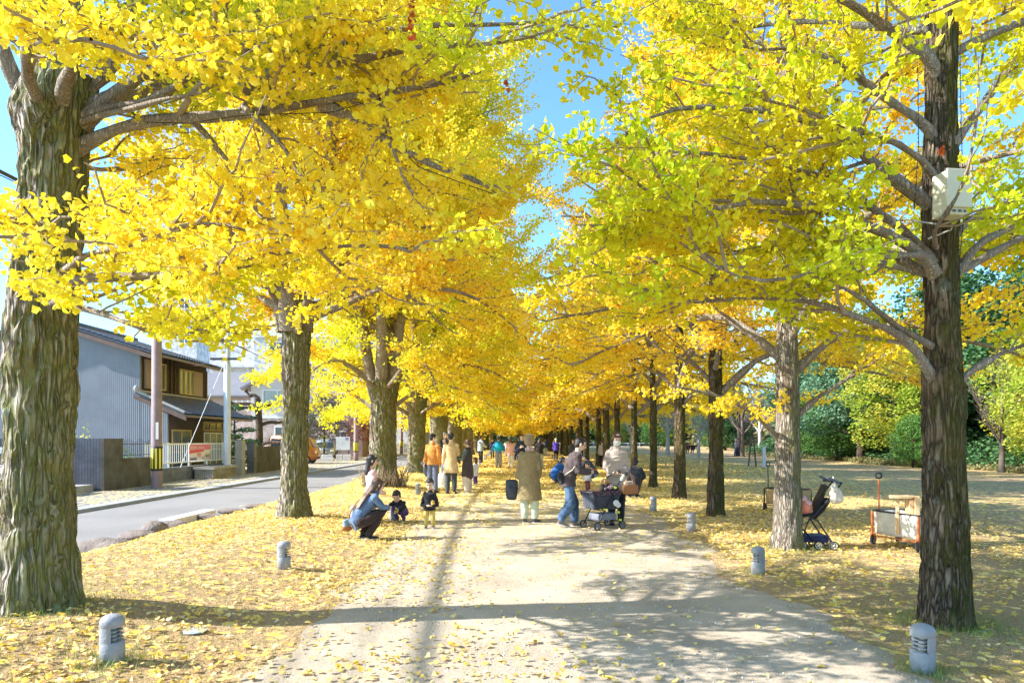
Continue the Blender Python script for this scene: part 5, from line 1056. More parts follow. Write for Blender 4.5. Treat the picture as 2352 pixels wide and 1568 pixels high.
LIME = leafmat('lime_leaves', [(.34, .48, .05), (.46, .60, .08), (.60, .64, .10)], (.72, .60, .08), .3, trans=.5); PURP = leafmat('purple_leaves', [(.17, .12, .13), (.24, .18, .18), (.32, .25, .24), (.12, .13, .08)], (.08, .11, .05), .9, trans=.3)
MAROON = leafmat('maroon_leaves', [(.18, .04, .03), (.28, .07, .04), (.22, .12, .06)], None, trans=.35); BLUEG = leafmat('blue_green_leaves', [(.10, .22, .12), (.16, .31, .18), (.24, .38, .25)], None, trans=.3)
plant('fern_plant', 'bright green fern growing at the foot of the fluted wall', 'plant', (-15.6, 22.9, 0), (.55, .25, .22), 420, (.08, .16), GREEN, 2)
plant('garden_shrub', 'thin yellowish shrub growing above the lattice opening of the fluted wall', 'shrub', (-15.2, 24.2, .3), (.55, .3, .75), 220, (.06, .11), LIME, 3)
plant('garden_shrub', 'leafy shrub behind the low iron railing of the garden wall', 'shrub', (-14.6, 25.4, .1), (.5, .8, .6), 480, (.06, .11), GREEN, 4)
# ---- white railing with advert
t = thing('white_railing', 'white metal railing on a low block base in front of the old house', 'railing', (0, 0, 0)); xr = -14.2; wp = simple('white_paint', (.74, .76, .78), .4, .05, 4, bs_=0)
mb = MB(); mb.box(xr-.1, xr+.1, 26.4, 33.6, ZR, .42); mb.build('block_base', blockmat('blue_grey_block', (.19, .21, .27), (.16, .18, .24), .5, .25, (.26, .27, .30)), t)
mb = MB(); mb.box(xr-.025, xr+.025, 26.4, 33.6, 1.36, 1.42); mb.box(xr-.02, xr+.02, 26.4, 33.6, .58, .63); mb.build('rail', wp, t)
for i in range(5): mb = MB(); y = 26.45+i*1.77; mb.box(xr-.03, xr+.03, y-.03, y+.03, .42, 1.44); mb.build('post', wp, t)
mb = MB(); [mb.box(xr-.011, xr+.011, y-.011, y+.011, .63, 1.36) for y in np.arange(26.6, 33.5, .177)]; mb.build('balusters', wp, t)
ad = thing('advert_sign', 'red and white advert board hung on the white railing', 'sign', (xr+.05, 0, 0)); ya0, ya1, z0, z1 = 29.9, 32.0, .64, 1.36
def flat(nm, mat, par, ys, zs, d): mb = MB(); mb.add([(d, ys[i], zs[i]) for i in range(len(ys))]+[(d+.002, ys[i], zs[i]) for i in range(len(ys))], [np.array([list(range(len(ys)))[::-1]]), np.array([list(range(len(ys), 2*len(ys)))])]); return mb.build(nm, mat, par)
pinkw = simple('sign_white', (.80, .74, .78), .4, .03, 4, bs_=0); redp = simple('sign_red', (.72, .08, .12), .4, .05, 4, bs_=0); pk = simple('sign_pink', (.78, .20, .26), .4, .05, 4, bs_=0); blu = simple('sign_blue', (.10, .10, .35), .4, .05, 4, bs_=0); tea = simple('sign_teal', (.05, .50, .42), .4, .05, 4, bs_=0); yel = simple('sign_yellow', (.85, .70, .25), .4, .05, 4, bs_=0)
brd = MB(); brd.box(-.01, .01, ya0, ya1, z0, z1); brd = brd.build('board', pinkw, ad); w_, h_ = ya1-ya0, z1-z0
def q(u0, u1, v0, v1): return [ya0+w_*u0, ya0+w_*u1, ya0+w_*u1, ya0+w_*u0], [z0+h_*v0, z0+h_*v0, z0+h_*v1, z0+h_*v1]
flat('red_band', pk, ad, *q(0, 1, .66, 1), .012); flat('red_band', redp, ad, [ya0, ya0+w_*.68, ya0+w_*.68, ya0], [z0+h_*.44, z0+h_*.56, z0+h_*.68, z0+h_*.64], .016)
flat('colour_panel', tea, ad, [ya0+w_*.70, ya0+w_*.99, ya0+w_*.99, ya0+w_*.76], [z0+h_*.2, z0+h_*.2, z0+h_*.45, z0+h_*.42], .016); flat('colour_panel', yel, ad, *q(.79, .93, .34, .46), .02); flat('colour_panel', redp, ad, *q(.78, .95, .21, .31), .02)
flat('blue_line', blu, ad, *q(.02, .33, .18, .205), .016); flat('blue_line', simple('sign_sky', (.35, .55, .8), .4, .05, 4, bs_=0), ad, *q(.35, .68, .18, .205), .016); flat('name_panel', blu, ad, *q(.03, .34, .04, .15), .016)
def text(s, par, mat, size, loc, rot, nm='lettering', ext=.001, wid=None, align='LEFT'):
    c = bpy.data.curves.new(nm, 'FONT'); c.body = s; c.size = size; c.extrude = ext; c.align_x = align; c.materials.append(mat); o = bpy.data.objects.new(nm, c); COL.objects.link(o); o.parent = par; o.location = loc; o.rotation_euler = rot
    bpy.context.view_layer.update(); dg = bpy.context.evaluated_depsgraph_get(); me = bpy.data.meshes.new_from_object(o.evaluated_get(dg)); 
    if wid and len(me.vertices):
        xs = [v.co.x for v in me.vertices]; k = wid/max(1e-6, max(xs)-min(xs))
        for v in me.vertices: v.co.x *= k
    n = bpy.data.objects.new(nm, me); COL.objects.link(n); n.parent = par; n.location = loc; n.rotation_euler = rot; bpy.data.objects.remove(o); return n
R90 = (pi/2, 0, pi/2)
for s, m_, sz, u, v, wd_ in (('mini', pinkw, .27, .035, .70, .27), ('mini', pinkw, .27, .40, .70, .27), ('50%', redp, .24, .34, .25, .20), ('371-7161', blu, .15, .57, .045, .41)):
    text(s, ad, m_, sz*h_/.72, (.022, ya0+w_*u, z0+h_*v), R90, wid=w_*wd_)
# ---- low planter, gate post, next wall
t = thing('stone_planter', 'low pale block planter at the foot of the silver pole', 'planter', (0, 0, 0)); mb = MB(); mb.box(-13.95, -13.15, 30.0, 32.6, ZR, .26); mb.build('wall', blockmat('pale_block', (.42, .40, .36), (.36, .33, .28), .3, .45, (.2, .19, .17), True), t); mb = MB(); mb.box(-14.0, -13.1, 29.96, 32.65, .262, .36); mb.build('coping', simple('coping_stone', (.40, .37, .33), .85, .2, 4), t)
mb = MB(); mb.box(-13.75, -13.4, 33.9, 34.3, ZR, 1.55); tag(mb.build('gate_post', simple('gate_concrete', (.40, .39, .37), .8, .15, 4)), 'square concrete gate post right of the silver pole', 'gate post')
t = thing('block_wall', 'dark concrete block wall with taller end pillar behind the second trunk', 'garden wall', (0, 0, 0)); mb = MB(); mb.box(-13.55, -13.2, 34.9, 35.3, ZR, 1.42); mb.build('pillar', blockmat('grey_block', (.22, .23, .27), (.19, .2, .24), .4, .2), t); mb = MB(); mb.box(-13.5, -13.25, 35.3, 41.5, ZR, 1.2); mb.build('wall', bw, t)
# ---- gabled cream house
t = thing('gabled_house', 'cream gabled house with pinkish brick ground floor behind the second trunk', 'house', (0, 0, 0)); y = 69.0; xa, xb = -26.4, -17.3
cream = simple('cream_render', (.60, .56, .54), .85, .06, 2); pinkb = blockmat('pink_brick', (.58, .44, .40), (.54, .40, .37), .22, .08, (.62, .56, .52)); groof = wavemat('grey_roof', (.20, .19, .20), 3.4, 'Z', .6)
mb = MB(); mb.prism([(xa, 3.9), (xa, 7.0), ((xa+xb)/2, 9.4), (xb, 7.0), (xb, 3.9)], y, y+9); mb.build('upper_wall', cream, t); mb = MB(); mb.box(xa-.02, xb+.02, y-.03, y+9, ZR, 3.7); mb.build('brick_wall', pinkb, t); mb = MB(); mb.box(xa-.05, xb+.05, y-.07, y+9.03, 3.7, 3.9); mb.build('string_course', whitef, t)
for s in (-1, 1):
    xm = (xa+xb)/2; xe = xm+s*((xb-xa)/2+.8); mb = MB(); P = [(xm, 9.75), (xe, 6.75), (xe, 6.5), (xm, 9.5)]; mb.prism(P if s > 0 else P[::-1], y-.7, y+9.5); mb.build('roof', groof, t)
    mb = MB(); mb.box(xe-.07, xe+.07, y-.65, y+9.4, 6.45, 6.6); mb.build('gutter', whitef, t)
window(t, 'y', y, -25.2, -22.2, 5.0, 6.6, whitef, glassl, .12, 1, 0, .1); window(t, 'y', y, -19.2, -18.0, 5.0, 6.0, whitef, glass, .11, 0, 0, .1); window(t, 'y', y-.03, -24.0, -20.8, .3, 2.9, whitef, glass, .12, 1, 0, .1, 'patio_door'); window(t, 'y', y-.03, -18.3, -17.6, 1.1, 1.8, whitef, glass, .1, 0, 0, .1)
mb = MB(); mb.box(-29.6, xa-.05, y+1.5, y+5, ZR, 4.6); mb.build('balcony_base', pinkb, t); mb = MB(); mb.box(-29.7, xa-.05, y+1.4, y+1.5, 4.6, 4.8); [mb.box(-29.7, xa-.05, y+1.42, y+1.46, z, z+.06) for z in (4.95, 5.2, 5.45)]; [mb.box(x, x+.09, y+1.40, y+1.48, 4.8, 5.6) for x in np.arange(-29.7, -26.6, .6)]; mb.build('balcony_rail', whitef, t)
t = thing('tiled_house', 'house with a wide dark grey roof between the old house and the white flats', 'house', (0, 0, 0)); mb = MB(); mb.box(-36, -27.4, 72, 80, ZR, 6.2); mb.build('wall', simple('tan_render', (.42, .33, .28), .85, .08, 2), t); mb = MB(); mb.prism([(71.3, 6.2), (76, 9.0), (80.7, 6.2), (80.7, 6.0), (71.3, 6.0)], -36.5, -26.6, axis='x'); mb.build('roof', groof, t)
window(t, 'y', 72, -31.5, -29.5, 2.6, 4.2, whitef, glass, .08, 1)
# ---- white apartment block
t = thing('apartment_block', 'white multi storey apartment block rising behind the gabled house', 'apartment block', (0, 0, 0)); y = 90.0; wt = blockmat('white_panel', (.72, .74, .78), (.70, .72, .76), 1.2, 1.4, (.6, .62, .66))
mb = MB(); mb.box(-34.0, -12.0, y, y+14, ZR, 15.0); mb.box(-41, -34.02, y+2.5, y+14, ZR, 15.0); mb.build('wall', wt, t); mb = MB(); mb.box(-41, -32.5, y+1.1, y+2.48, 11.2, 11.5); mb.box(-41, -34.02, y+1.0, y+1.15, 8.9, 9.9); mb.box(-41, -34.02, y+1.0, y+1.15, 5.4, 6.4); mb.build('balcony', wt, t)
mb = MB(); mb.box(-34.2, -11.8, y-.2, y+14.2, 15.0, 15.5); mb.build('parapet', whitef, t)
for fl_ in range(4):
    z = 2.9+3.2*fl_
    for x in (-32.2, -28.0, -23.5, -19.0, -14.8): window(t, 'y', y, x, x+2.3, z+.0, z+1.9, whitef, glass, .1, 1, 0, .12)
t = thing('tower_block', 'tall pale tower glimpsed through the leaves below the long left limb', 'tower block', (0, 0, 0)); mb = MB(); mb.box(-62, -54.5, 118, 130, ZR, 56); mb.build('wall', wt, t); [window(t, 'y', 118, -57.6, -55.6, z, z+2, whitef, glass, .2) for z in range(6, 56, 6)]
t = thing('brown_house', 'brown rendered house with small windows behind the third trunk', 'house', (0, 0, 0)); mb = MB(); mb.box(-17.2, -14.6, 66.5, 74, ZR, 5.6); mb.build('wall', simple('mauve_render', (.27, .20, .20), .9, .08, 2), t); window(t, 'y', 66.5, -16.8, -16.0, 1.2, 2.4, whitef, glass, .12, 0)
mb = MB(); mb.box(-17.2, -14.2, 66, 74.5, 5.6, 5.85); mb.prism([(-17.2, 5.85), (-14.2, 5.85), (-15.7, 6.8)], 66, 74.5); mb.build('roof', groof, t)
t = thing('dark_house', 'dark fronted house with a tiled porch roof seen between the third and fourth trunks', 'house', (0, 0, 0)); mb = MB(); mb.box(-24, -17.5, 100, 112, ZR, 7); mb.build('wall', simple('slate_render', (.16, .17, .2), .8, .1, 2), t); mb = MB(); mb.box(-24.5, -17, 99.4, 112.5, 7, 7.4); mb.build('roof', tile, t); mb = MB(); mb.prism([(-19.8, 2.8), (-15.6, 2.8), (-16.6, 4.2), (-18.8, 4.2)], 97, 99.9); mb.build('porch_roof', tile, t); window(t, 'y', 100, -22.5, -18.5, 3.6, 6.2, whitef, glass, .15, 2)
t = thing('picket_fence', 'pale picket fence along the street beyond the third trunk', 'fence', (0, 0, 0)); mb = MB(); [mb.box(-14.3, -14.25, y, y+.12, ZR, 1.1) for y in np.arange(72, 96, .28)]; mb.box(-14.34, -14.31, 72, 96, .2, .3); mb.box(-14.34, -14.31, 72, 96, .8, .9); mb.build('pickets', whitef, t)
# ---- poles with hazard bands
def hazard():
    m, nt, b = nodes('hazard_band'); v = coords(nt); s = N(nt, 'ShaderNodeSeparateXYZ'); nt.links.new(v, s.inputs[0]); a = mth(nt, 'ARCTAN2', s.outputs[1], s.outputs[0]); f = mth(nt, 'FRACT', mth(nt, 'MULTIPLY', a, 9/(2*pi)))
    k = mth(nt, 'MULTIPLY', mth(nt, 'LESS_THAN', f, .5), mth(nt, 'MULTIPLY', mth(nt, 'GREATER_THAN', s.outputs[2], .08), mth(nt, 'LESS_THAN', s.outputs[2], .80)))
    nt.links.new(mix(nt, k, (.03, .03, .03), (.85, .70, .02)), b.inputs['Base Color']); b.inputs['Roughness'].default_value = .6; return m
hz = hazard(); brownp = simple('brown_pole', (.27, .19, .19), .7, .2, 4, bs_=.4); silver = simple('silver_pole', (.62, .65, .70), .5, .08, 4, bs_=.1); blackm = simple('black_fitting', (.03, .03, .035), .5, .1, 4)
def pole(x, y, r, h, mat, lb, band=None, r1=None, arms=True):
    t = thing('utility_pole', lb, 'utility pole', (x, y, ZR), 0); mb = MB(); mb.lathe([(0, -.1), (r, -.1), (r, 0), (r1 or r*.8, h), (0, h)], 24); mb.build('shaft', mat, t)
    if band: mb = MB(); mb.lathe([(r*1.0, 0), (r*1.05, .01), (r*1.04, .87), (r*.98, .88)], 32); o = mb.build('hazard_band', hz, t); o.location = (0, 0, band)
    for z in np.arange(2.6, h-.5, .45): mb = MB(); s = 1 if int(z*10) % 2 else -1; mb.tube([(s*r*.8, 0, z), (s*(r+.14), 0, z)], .01, 5)
    mb.build('step_bolt', blackm, t)
    if arms: mb = MB(); mb.box(-.9, .9, -r-.1, -r-.02, h-.6, h-.5); mb.box(-.7, .7, -r-.1, -r-.02, h-1.5, h-1.4); [mb.lathe([(0, 0), (.05, 0), (.06, .1), (.03, .16), (0, .16)], 10, M=Matrix.Translation((q_, -r-.06, h-.5))) for q_ in (-.8, -.4, .4, .8)]; mb.build('cross_arm', blackm, t)
    return t
p1_ = pole(-12.75, 24.5, .185, 9.2, brownp, 'brown utility pole with yellow and black band left of the white railing', .62)
mb = MB(); mb.box(.06, .16, -.19, -.186, 1.75, 2.35); mb.build('notice_plate', simple('notice_white', (.7, .68, .68), .5, .05, 4, bs_=0), p1_)
pole(-13.6, 32.6, .17, 7.0, silver, 'silver street pole standing at the low stone planter', None, .14, True)
pole(-12.8, 56, .19, 6.9, brownp, 'brown utility pole with hazard band between second and third trunks', .70); pole(-12.95, 80, .2, 9, brownp, 'brown utility pole with hazard band between third and fourth trunks', .75); pole(-15.0, 116, .22, 9, brownp, 'furthest utility pole with hazard band right of the fourth trunk', .8)
lampt = thing('street_lamp', 'grey street lamp head fixed to the silver pole on a short arm', 'street lamp', (-13.6, 32.6, ZR)); mb = MB(); mb.tube([(0, -.1, 6.1), (.6, -.3, 6.3)], .03); mb.build('arm', blackm, lampt); mb = MB(); loft(mb, [(.5, -.3, 6.25), (.9, -.35, 6.2), (1.2, -.4, 6.1)], .12, .07) if 'loft' in globals() else mb.box(.5, 1.2, -.42, -.2, 6.1, 6.25); mb.build('head', silver, lampt)
def wire(a, b, sag, lb, r=.014): P = [tuple(np.array(a)*(1-u)+np.array(b)*u-np.array([0, 0, 4*sag*u*(1-u)])) for u in np.linspace(0, 1, 24)]; mb = MB(); mb.tube(P, r, 5); return tag(mb.build('power_line', blackm), lb, 'power line', 'power lines above the street')
tA, tB, tC = (-12.75, 24.4, 8.6), (-13.6, 32.5, 6.4), (-12.8, 55.9, 6.4)
wire(tA, tB, .35, 'power line from the brown pole down to the silver pole'); wire((-12.4, 24.4, 7.4), (-13.4, 32.5, 5.9), .25, 'lower power line from the brown pole to the silver pole', .022); wire(tB, tC, .7, 'power line running on from the silver pole past the gabled house', .022)
wire((-13.9, 32.5, 6.2), (-17.5, 55, 7.6), .5, 'thin wire from the silver pole to the gabled house', .01); wire((-12.9, -6, 9.0), tA, .7, 'power line coming in overhead from the left to the brown pole'); wire((-12.2, -6, 8.3), (-12.4, 24.4, 8.0), .8, 'second power line coming in overhead to the brown pole'); wire((-12.15, -8, 9.0), (-12.75, 24.4, 8.5), .6, 'thick bundled overhead cable running along the street to the brown pole', .05); wire((-16.9, 34, 5.2), (-13.6, 32.5, 5.6), .2, 'service wire from the old house to the silver pole', .01)
mb = MB(); mb.tube([(-12.75, 24.5, 6.3), (-13.95, 29.5, ZR)] if False else [(-13.6, 32.6, 5.6), (-13.9, 28.6, .4)], .014, 5); tag(mb.build('stay_wire', silver), 'slanting stay wire in front of the old house', 'stay wire')
# ---- niwaki pine, pollarded tree, hedges, purple tree
bark2 = barkmat('bark_garden', (.30, .24, .2), (.07, .05, .04), (.1, .11, .05), .25, 7)
def cloud_tree(nm, lb, c, trunk, blobs, mat, size, n, seed, r0=.09, grp=None, cat='tree'):
    rng = np.random.default_rng(seed); t = thing(nm, lb, cat, c, 0, grp); wd = MB(); P = resample(trunk, 14); wd.tube(P, np.linspace(r0, r0*.3, 14), 10); P_ = []
    for b in blobs:
        bp_ = np.array(b[:3]); j = np.argmin(np.abs(P[:, 2]-(bp_[2]-.35*np.linalg.norm(bp_[:2]-P[:, :2].mean(0))))); wd.tube(resample([P[j], (P[j]+bp_)/2+np.array([0, 0, .05]), bp_], 6), np.linspace(r0*.4, r0*.12, 6), 6)
        m = int(n*b[3]**2); d = rng.normal(0, 1, (m, 3)); d /= np.linalg.norm(d, axis=1)[:, None]; d *= (rng.uniform(.25, 1, (m, 1))**.4)*(.75+.5*fbm(d*2.2+bp_, seed, 2)[:, None]); P_.append(bp_+d*np.array([b[3], b[3], b[3]*(b[4] if len(b) > 4 else .8)]))
    wd.build('trunk', bark2, t); P_ = np.concatenate(P_); V, Q = scatter_leaves(P_, rng.uniform(*size, len(P_)), rng, 1.0, leaf_far-np.array([0, .4, 0])); MB().add(V, Q).build('crown', mat, t); return t
cloud_tree('cloud_pine', 'clipped cloud pine with flat pads behind the concrete block wall', (-16.2, 40, ZR), [(0, 0, 0), (.1, 0, 1.2), (-.1, 0, 2.4), (0, 0, 3.5)],
    [(0, 0, 3.6, .5, .35), (.7, 0, 3.0, .5, .3), (-.7, 0, 3.1, .45, .3), (.6, .2, 2.3, .55, .3), (-.8, 0, 2.3, .55, .3), (.8, 0, 1.6, .6, .3), (-.9, 0, 1.5, .6, .3), (0, -.3, 1.9, .5, .3)], DKG, (.07, .13), 1300, 3)
t = thing('pollarded_tree', 'bare pollarded tree with knobbly spreading arms in front of the gabled house', 'tree', (-17.8, 48, ZR)); mb = MB(); mb.tube(resample([(0, 0, -.1), (.05, 0, 1.8), (0, 0, 3.4), (-.1, 0, 4.6)], 14), np.linspace(.27, .22, 14), 12)
for a, z, l in ((0, 4.3, 2.2), (pi, 4.3, 2.3), (.3, 3.0, 2.0), (pi+.4, 4.0, 1.8), (-.3, 1.6, 2.4), (pi, 4.9, .9), (1.2, 4.2, 1.8)): P = resample([(0, 0, z-.3), (l*.4*cos(a), l*.4*sin(a), z), (l*.7*cos(a), l*.7*sin(a), z-.15), (l*cos(a), l*sin(a), z+.25)], 12); mb.tube(P, np.linspace(.14, .07, 12), 8); ell(mb, P[-1], (.14, .14, .14), k=8); ell(mb, P[6], (.15, .14, .14), k=8)
mb.build('trunk', bark2, t)
def auto_blobs(rng, R, z0, z1, k, b):
    o = []
    for i in range(k): z = z0+(z1-z0)*(i+.5)/k; u = (z-z0)/(z1-z0); r = R*math.sin(pi*min(.97, .25+.7*u))**.8*rng.uniform(.45, 1); a = i*2.4+rng.uniform(-.4, .4); o.append((r*cos(a), r*sin(a), z, b*rng.uniform(.75, 1.2), .75))
    return o
rg = np.random.default_rng(12)
cloud_tree('hedge_shrub', 'dense green shrubs behind the gate post and clipped pine', (-15.0, 37.5, ZR), [(0, 0, 0), (0, 0, 1)], [(0, 0, .7, .8), (.2, 1.2, .9, .9), (-.9, .3, 1.3, .8), (.1, -1, .5, .6), (-1.6, 1, 1.4, .9)], GREEN, (.08, .14), 900, 6, cat='shrub')
cloud_tree('garden_tree', 'green garden tree at the far end of the old house', (-17.8, 41.5, ZR), [(0, 0, 0), (0, 0, 2.4)], [(0, 0, 2.5, .9), (.7, 0, 1.8, .8), (-.7, .4, 2.9, .8), (0, 0, 3.4, .6)], DKG, (.09, .15), 800, 7)
cloud_tree('purple_tree', 'purplish grey leaved tree behind the silver van and white board', (-16.3, 59, ZR), [(0, 0, 0), (.1, 0, 1.6), (0, 0, 4.6)], auto_blobs(rg, 1.9, 1.9, 5.3, 17, .85), PURP, (.10, .17), 520, 8, .12)
cloud_tree('maroon_tree', 'small maroon leaved tree right of the purplish one by the third trunk', (-14.6, 64, ZR), [(0, 0, 0), (0, 0, 2.8)], [(0, 0, 2.9, 1.1), (.8, 0, 2.2, .9), (-.5, 0, 2.0, .8), (.9, 0, 3.2, .8)], MAROON, (.11, .17), 480, 9)
cloud_tree('garden_tree', 'dark green garden tree just right of the second trunk', (-17.6, 57.5, ZR), [(0, 0, 0), (0, 0, 2.8)], [(0, 0, 3.2, 1.1), (-.2, 0, 2.1, .9), (.1, 0, 4.2, .8)], DKG, (.11, .17), 520, 10)
cloud_tree('garden_tree', 'green garden tree between the third and fourth trunks', (-14.9, 70, ZR), [(0, 0, 0), (0, 0, 2.2)], [(0, 0, 2.2, 1.1), (.2, 0, 1.3, 1.0), (-.6, 0, 3.0, .8)], DKG, (.12, .18), 480, 11)
cloud_tree('garden_tree', 'light green garden tree beyond the fence left of the fourth trunk', (-15.2, 92, ZR), [(0, 0, 0), (0, 0, 2.6)], [(0, 0, 2.8, 1.5), (-.8, 0, 2.2, 1.2), (1, 0, 3.4, 1.1)], GREEN, (.16, .24), 240, 12)
cloud_tree('street_shrub', 'shrub at the far left edge of the picture behind the big trunk', (-17.2, 20, ZR), [(0, 0, 0), (0, 0, 1.2)], [(0, 0, 1.2, 1.0), (-1, .5, 1.6, 1.1), (-2, 1, 2.4, 1.2)], GREEN, (.08, .14), 700, 13, cat='shrub')
cloud_tree('street_shrub', 'thin twiggy bush in front of the silver van', (-16.0, 57.3, ZR), [(0, 0, 0), (0, 0, 1.6)], [(0, 0, 1.3, .5), (.2, 0, 1.8, .4), (-.2, 0, .8, .4)], LIME, (.08, .12), 300, 14, .04, cat='shrub')
# ---- vehicles
carg = glassmat('car_glass', (.06, .08, .10))
def van(nm, lb, loc, rz, L_, W__, H_, paint, wheelr=.29, boxy=.9):
    t = thing(nm, lb, 'van', loc, rz); prof = [(-L_/2, .28), (-L_/2+.02, .75), (-L_/2+.06, H_*.55), (-L_/2+.16, H_*.93), (-L_/2+.4, H_), (L_*.22*boxy, H_), (L_*.36, H_*.86), (L_*.43, H_*.56), (L_/2-.03, H_*.47), (L_/2, .55), (L_/2-.05, .27)]
    bm = bmesh.new(); n = len(prof); a = [bm.verts.new((x, -W__/2*(1 if z < H_*.6 else .9), z)) for x, z in prof]; b_ = [bm.verts.new((x, W__/2*(1 if z < H_*.6 else .9), z)) for x, z in prof]
    bm.faces.new(a[::-1]); bm.faces.new(b_)
    for i in range(n): bm.faces.new((a[i], a[(i+1) % n], b_[(i+1) % n], b_[i]))
    bmesh.ops.recalc_face_normals(bm, faces=bm.faces[:]); bmesh.ops.bevel(bm, geom=bm.edges[:], offset=.05, segments=3, affect='EDGES', clamp_overlap=True)
    me = bpy.data.meshes.new('body'); bm.to_mesh(me); bm.free(); [setattr(p, 'use_smooth', True) for p in me.polygons]; link('body', me, paint, t)
    for s in (-1, 1):
        for x0_, x1_ in ((-L_*.44, -L_*.17), (-L_*.15, L_*.10), (L_*.12, L_*.30)): mb = MB(); yy = s*(W__/2*.955); mb.bbox(x0_, x1_, min(yy, yy+s*.035), max(yy, yy+s*.035), H_*.58, H_*.88, .02); mb.build('side_window', carg, t)
        mb = MB(); mb.bbox(L_/2-.09, L_/2+.012, s*W__*.40-.14, s*W__*.40+.14, H_*.36, H_*.46, .03); mb.build('headlight', simple('lamp_glass', (.75, .77, .8), .1, .03, 4, bs_=0), t)
        mb = MB(); mb.bbox(L_*.26, L_*.30, min(s*(W__/2), s*(W__/2+.16)), max(s*(W__/2), s*(W__/2+.16)), H_*.56, H_*.66, .02); mb.build('mirror', paint, t)
        for x in (-L_*.32, L_*.31): wheel_(t, (x, s*(W__/2-.09), wheelr), wheelr, .18)
    mb = MB(); mb.add([(L_*.365+.035, -W__*.40, H_*.85), (L_*.365+.035, W__*.40, H_*.85), (L_*.435+.03, W__*.44, H_*.57), (L_*.435+.03, -W__*.44, H_*.57)], [[(3, 2, 1, 0)]]); mb.build('windscreen', carg, t)
    mb = MB(); mb.bbox(-L_/2-.03, -L_/2+.03, -W__*.36, W__*.36, H_*.58, H_*.88, .02); mb.build('rear_window', carg, t)
    mb = MB(); mb.bbox(L_/2-.04, L_/2+.02, -.38, .38, .34, .48, .02); mb.build('grille', blackm, t); mb = MB(); mb.box(L_/2+.022, L_/2+.03, -.17, .17, .50, .66); mb.build('number_plate', whitef, t); return t
def wheel_(t, c, r, w):
    M = Matrix.Translation(c)@Matrix.Rotation(pi/2, 4, 'X'); mb = MB(); mb.lathe([(r*.62, -w/2), (r*.95, -w/2), (r, -w*.3), (r, w*.3), (r*.95, w/2), (r*.62, w/2)], 28, M=M); o = mb.build('wheel', simple('tyre', (.03, .03, .03), .8, .1, 5), t)
    rm = MB(); rm.lathe([(0, -w*.3), (r*.2, -w*.42), (r*.62, -w*.36)], 20, M=M); rm.lathe([(0, w*.3), (r*.2, w*.42), (r*.62, w*.36)], 20, M=M); rm.build('rim', simple('alloy', (.4, .4, .42), .35, .05, 5, metal=.7, bs_=0), o)
def carpaint(nm, col, met=.3): m, nt, b = nodes(nm); b.inputs['Base Color'].default_value = tuple(col)+(1,); b.inputs['Metallic'].default_value = met; b.inputs['Roughness'].default_value = .3; b.inputs['Coat Weight'].default_value = .6; MAT[nm] = m; return m
van('orange_van', 'orange brown minivan parked on the left, mostly behind the second trunk', (-15.75, 49.6, ZR), 0, 3.4, 1.5, 2.05, carpaint('orange_paint', (.50, .20, .06)))
van('silver_van', 'silver van facing us, parked behind low blocks and a thin bush', (-16.9, 62.8, ZR), -pi/2+.1, 4.4, 1.75, 1.75, carpaint('silver_paint', (.45, .48, .55), .6))
van('parked_car', 'pale car at the far left edge, half hidden by the big trunk', (-16.5, 21.2, ZR), 0.1, 4.0, 1.65, 1.5, carpaint('white_paint_car', (.6, .62, .66), .2))
t = thing('notice_board', 'blank white notice board on posts beside the silver van', 'notice board', (-14.1, 57, ZR)); mb = MB(); mb.box(-.60, .56, -.02, .02, .85, 1.95); mb.build('board', whitef, t); [MB().box(x-.03, x+.03, .022, .07, -.05, 1.9).build('post', blackm, t) for x in (-.5, .46)]
mb = MB(); mb.box(.18, .48, -.026, -.021, 1.76, 1.86); [mb.box(.2+.0*i, .46, -.026, -.021, 1.70-.07*i, 1.73-.07*i) for i in range(2)]; mb.box(-.3, .2, -.026, -.021, 1.40, 1.405); mb.box(-.05, -.045, -.026, -.021, 1.15, 1.6); mb.build('print', blu, t)
blk_m = simple('kerb_block', (.50, .49, .48), .85, .15, 5)
for i, (x, y, w_, lb) in enumerate([(-15.9, 55.6, 1.2, 'first'), (-14.9, 55.2, .8, 'second'), (-14.1, 55.8, .5, 'third'), (-13.4, 55.6, .6, 'fourth'), (-14.9, 54.3, 1.5, 'fifth')]):
    mb = MB(); mb.bbox(-w_/2, w_/2, -.15, .15, 0, (.5 if i < 4 else .28), .02); o = mb.build('concrete_block', blk_m, None, (x, y, ZR)); tag(o, ORD[i+1]+' concrete block from the left in the low row before the silver van', 'concrete block', 'concrete blocks edging the parking plot')
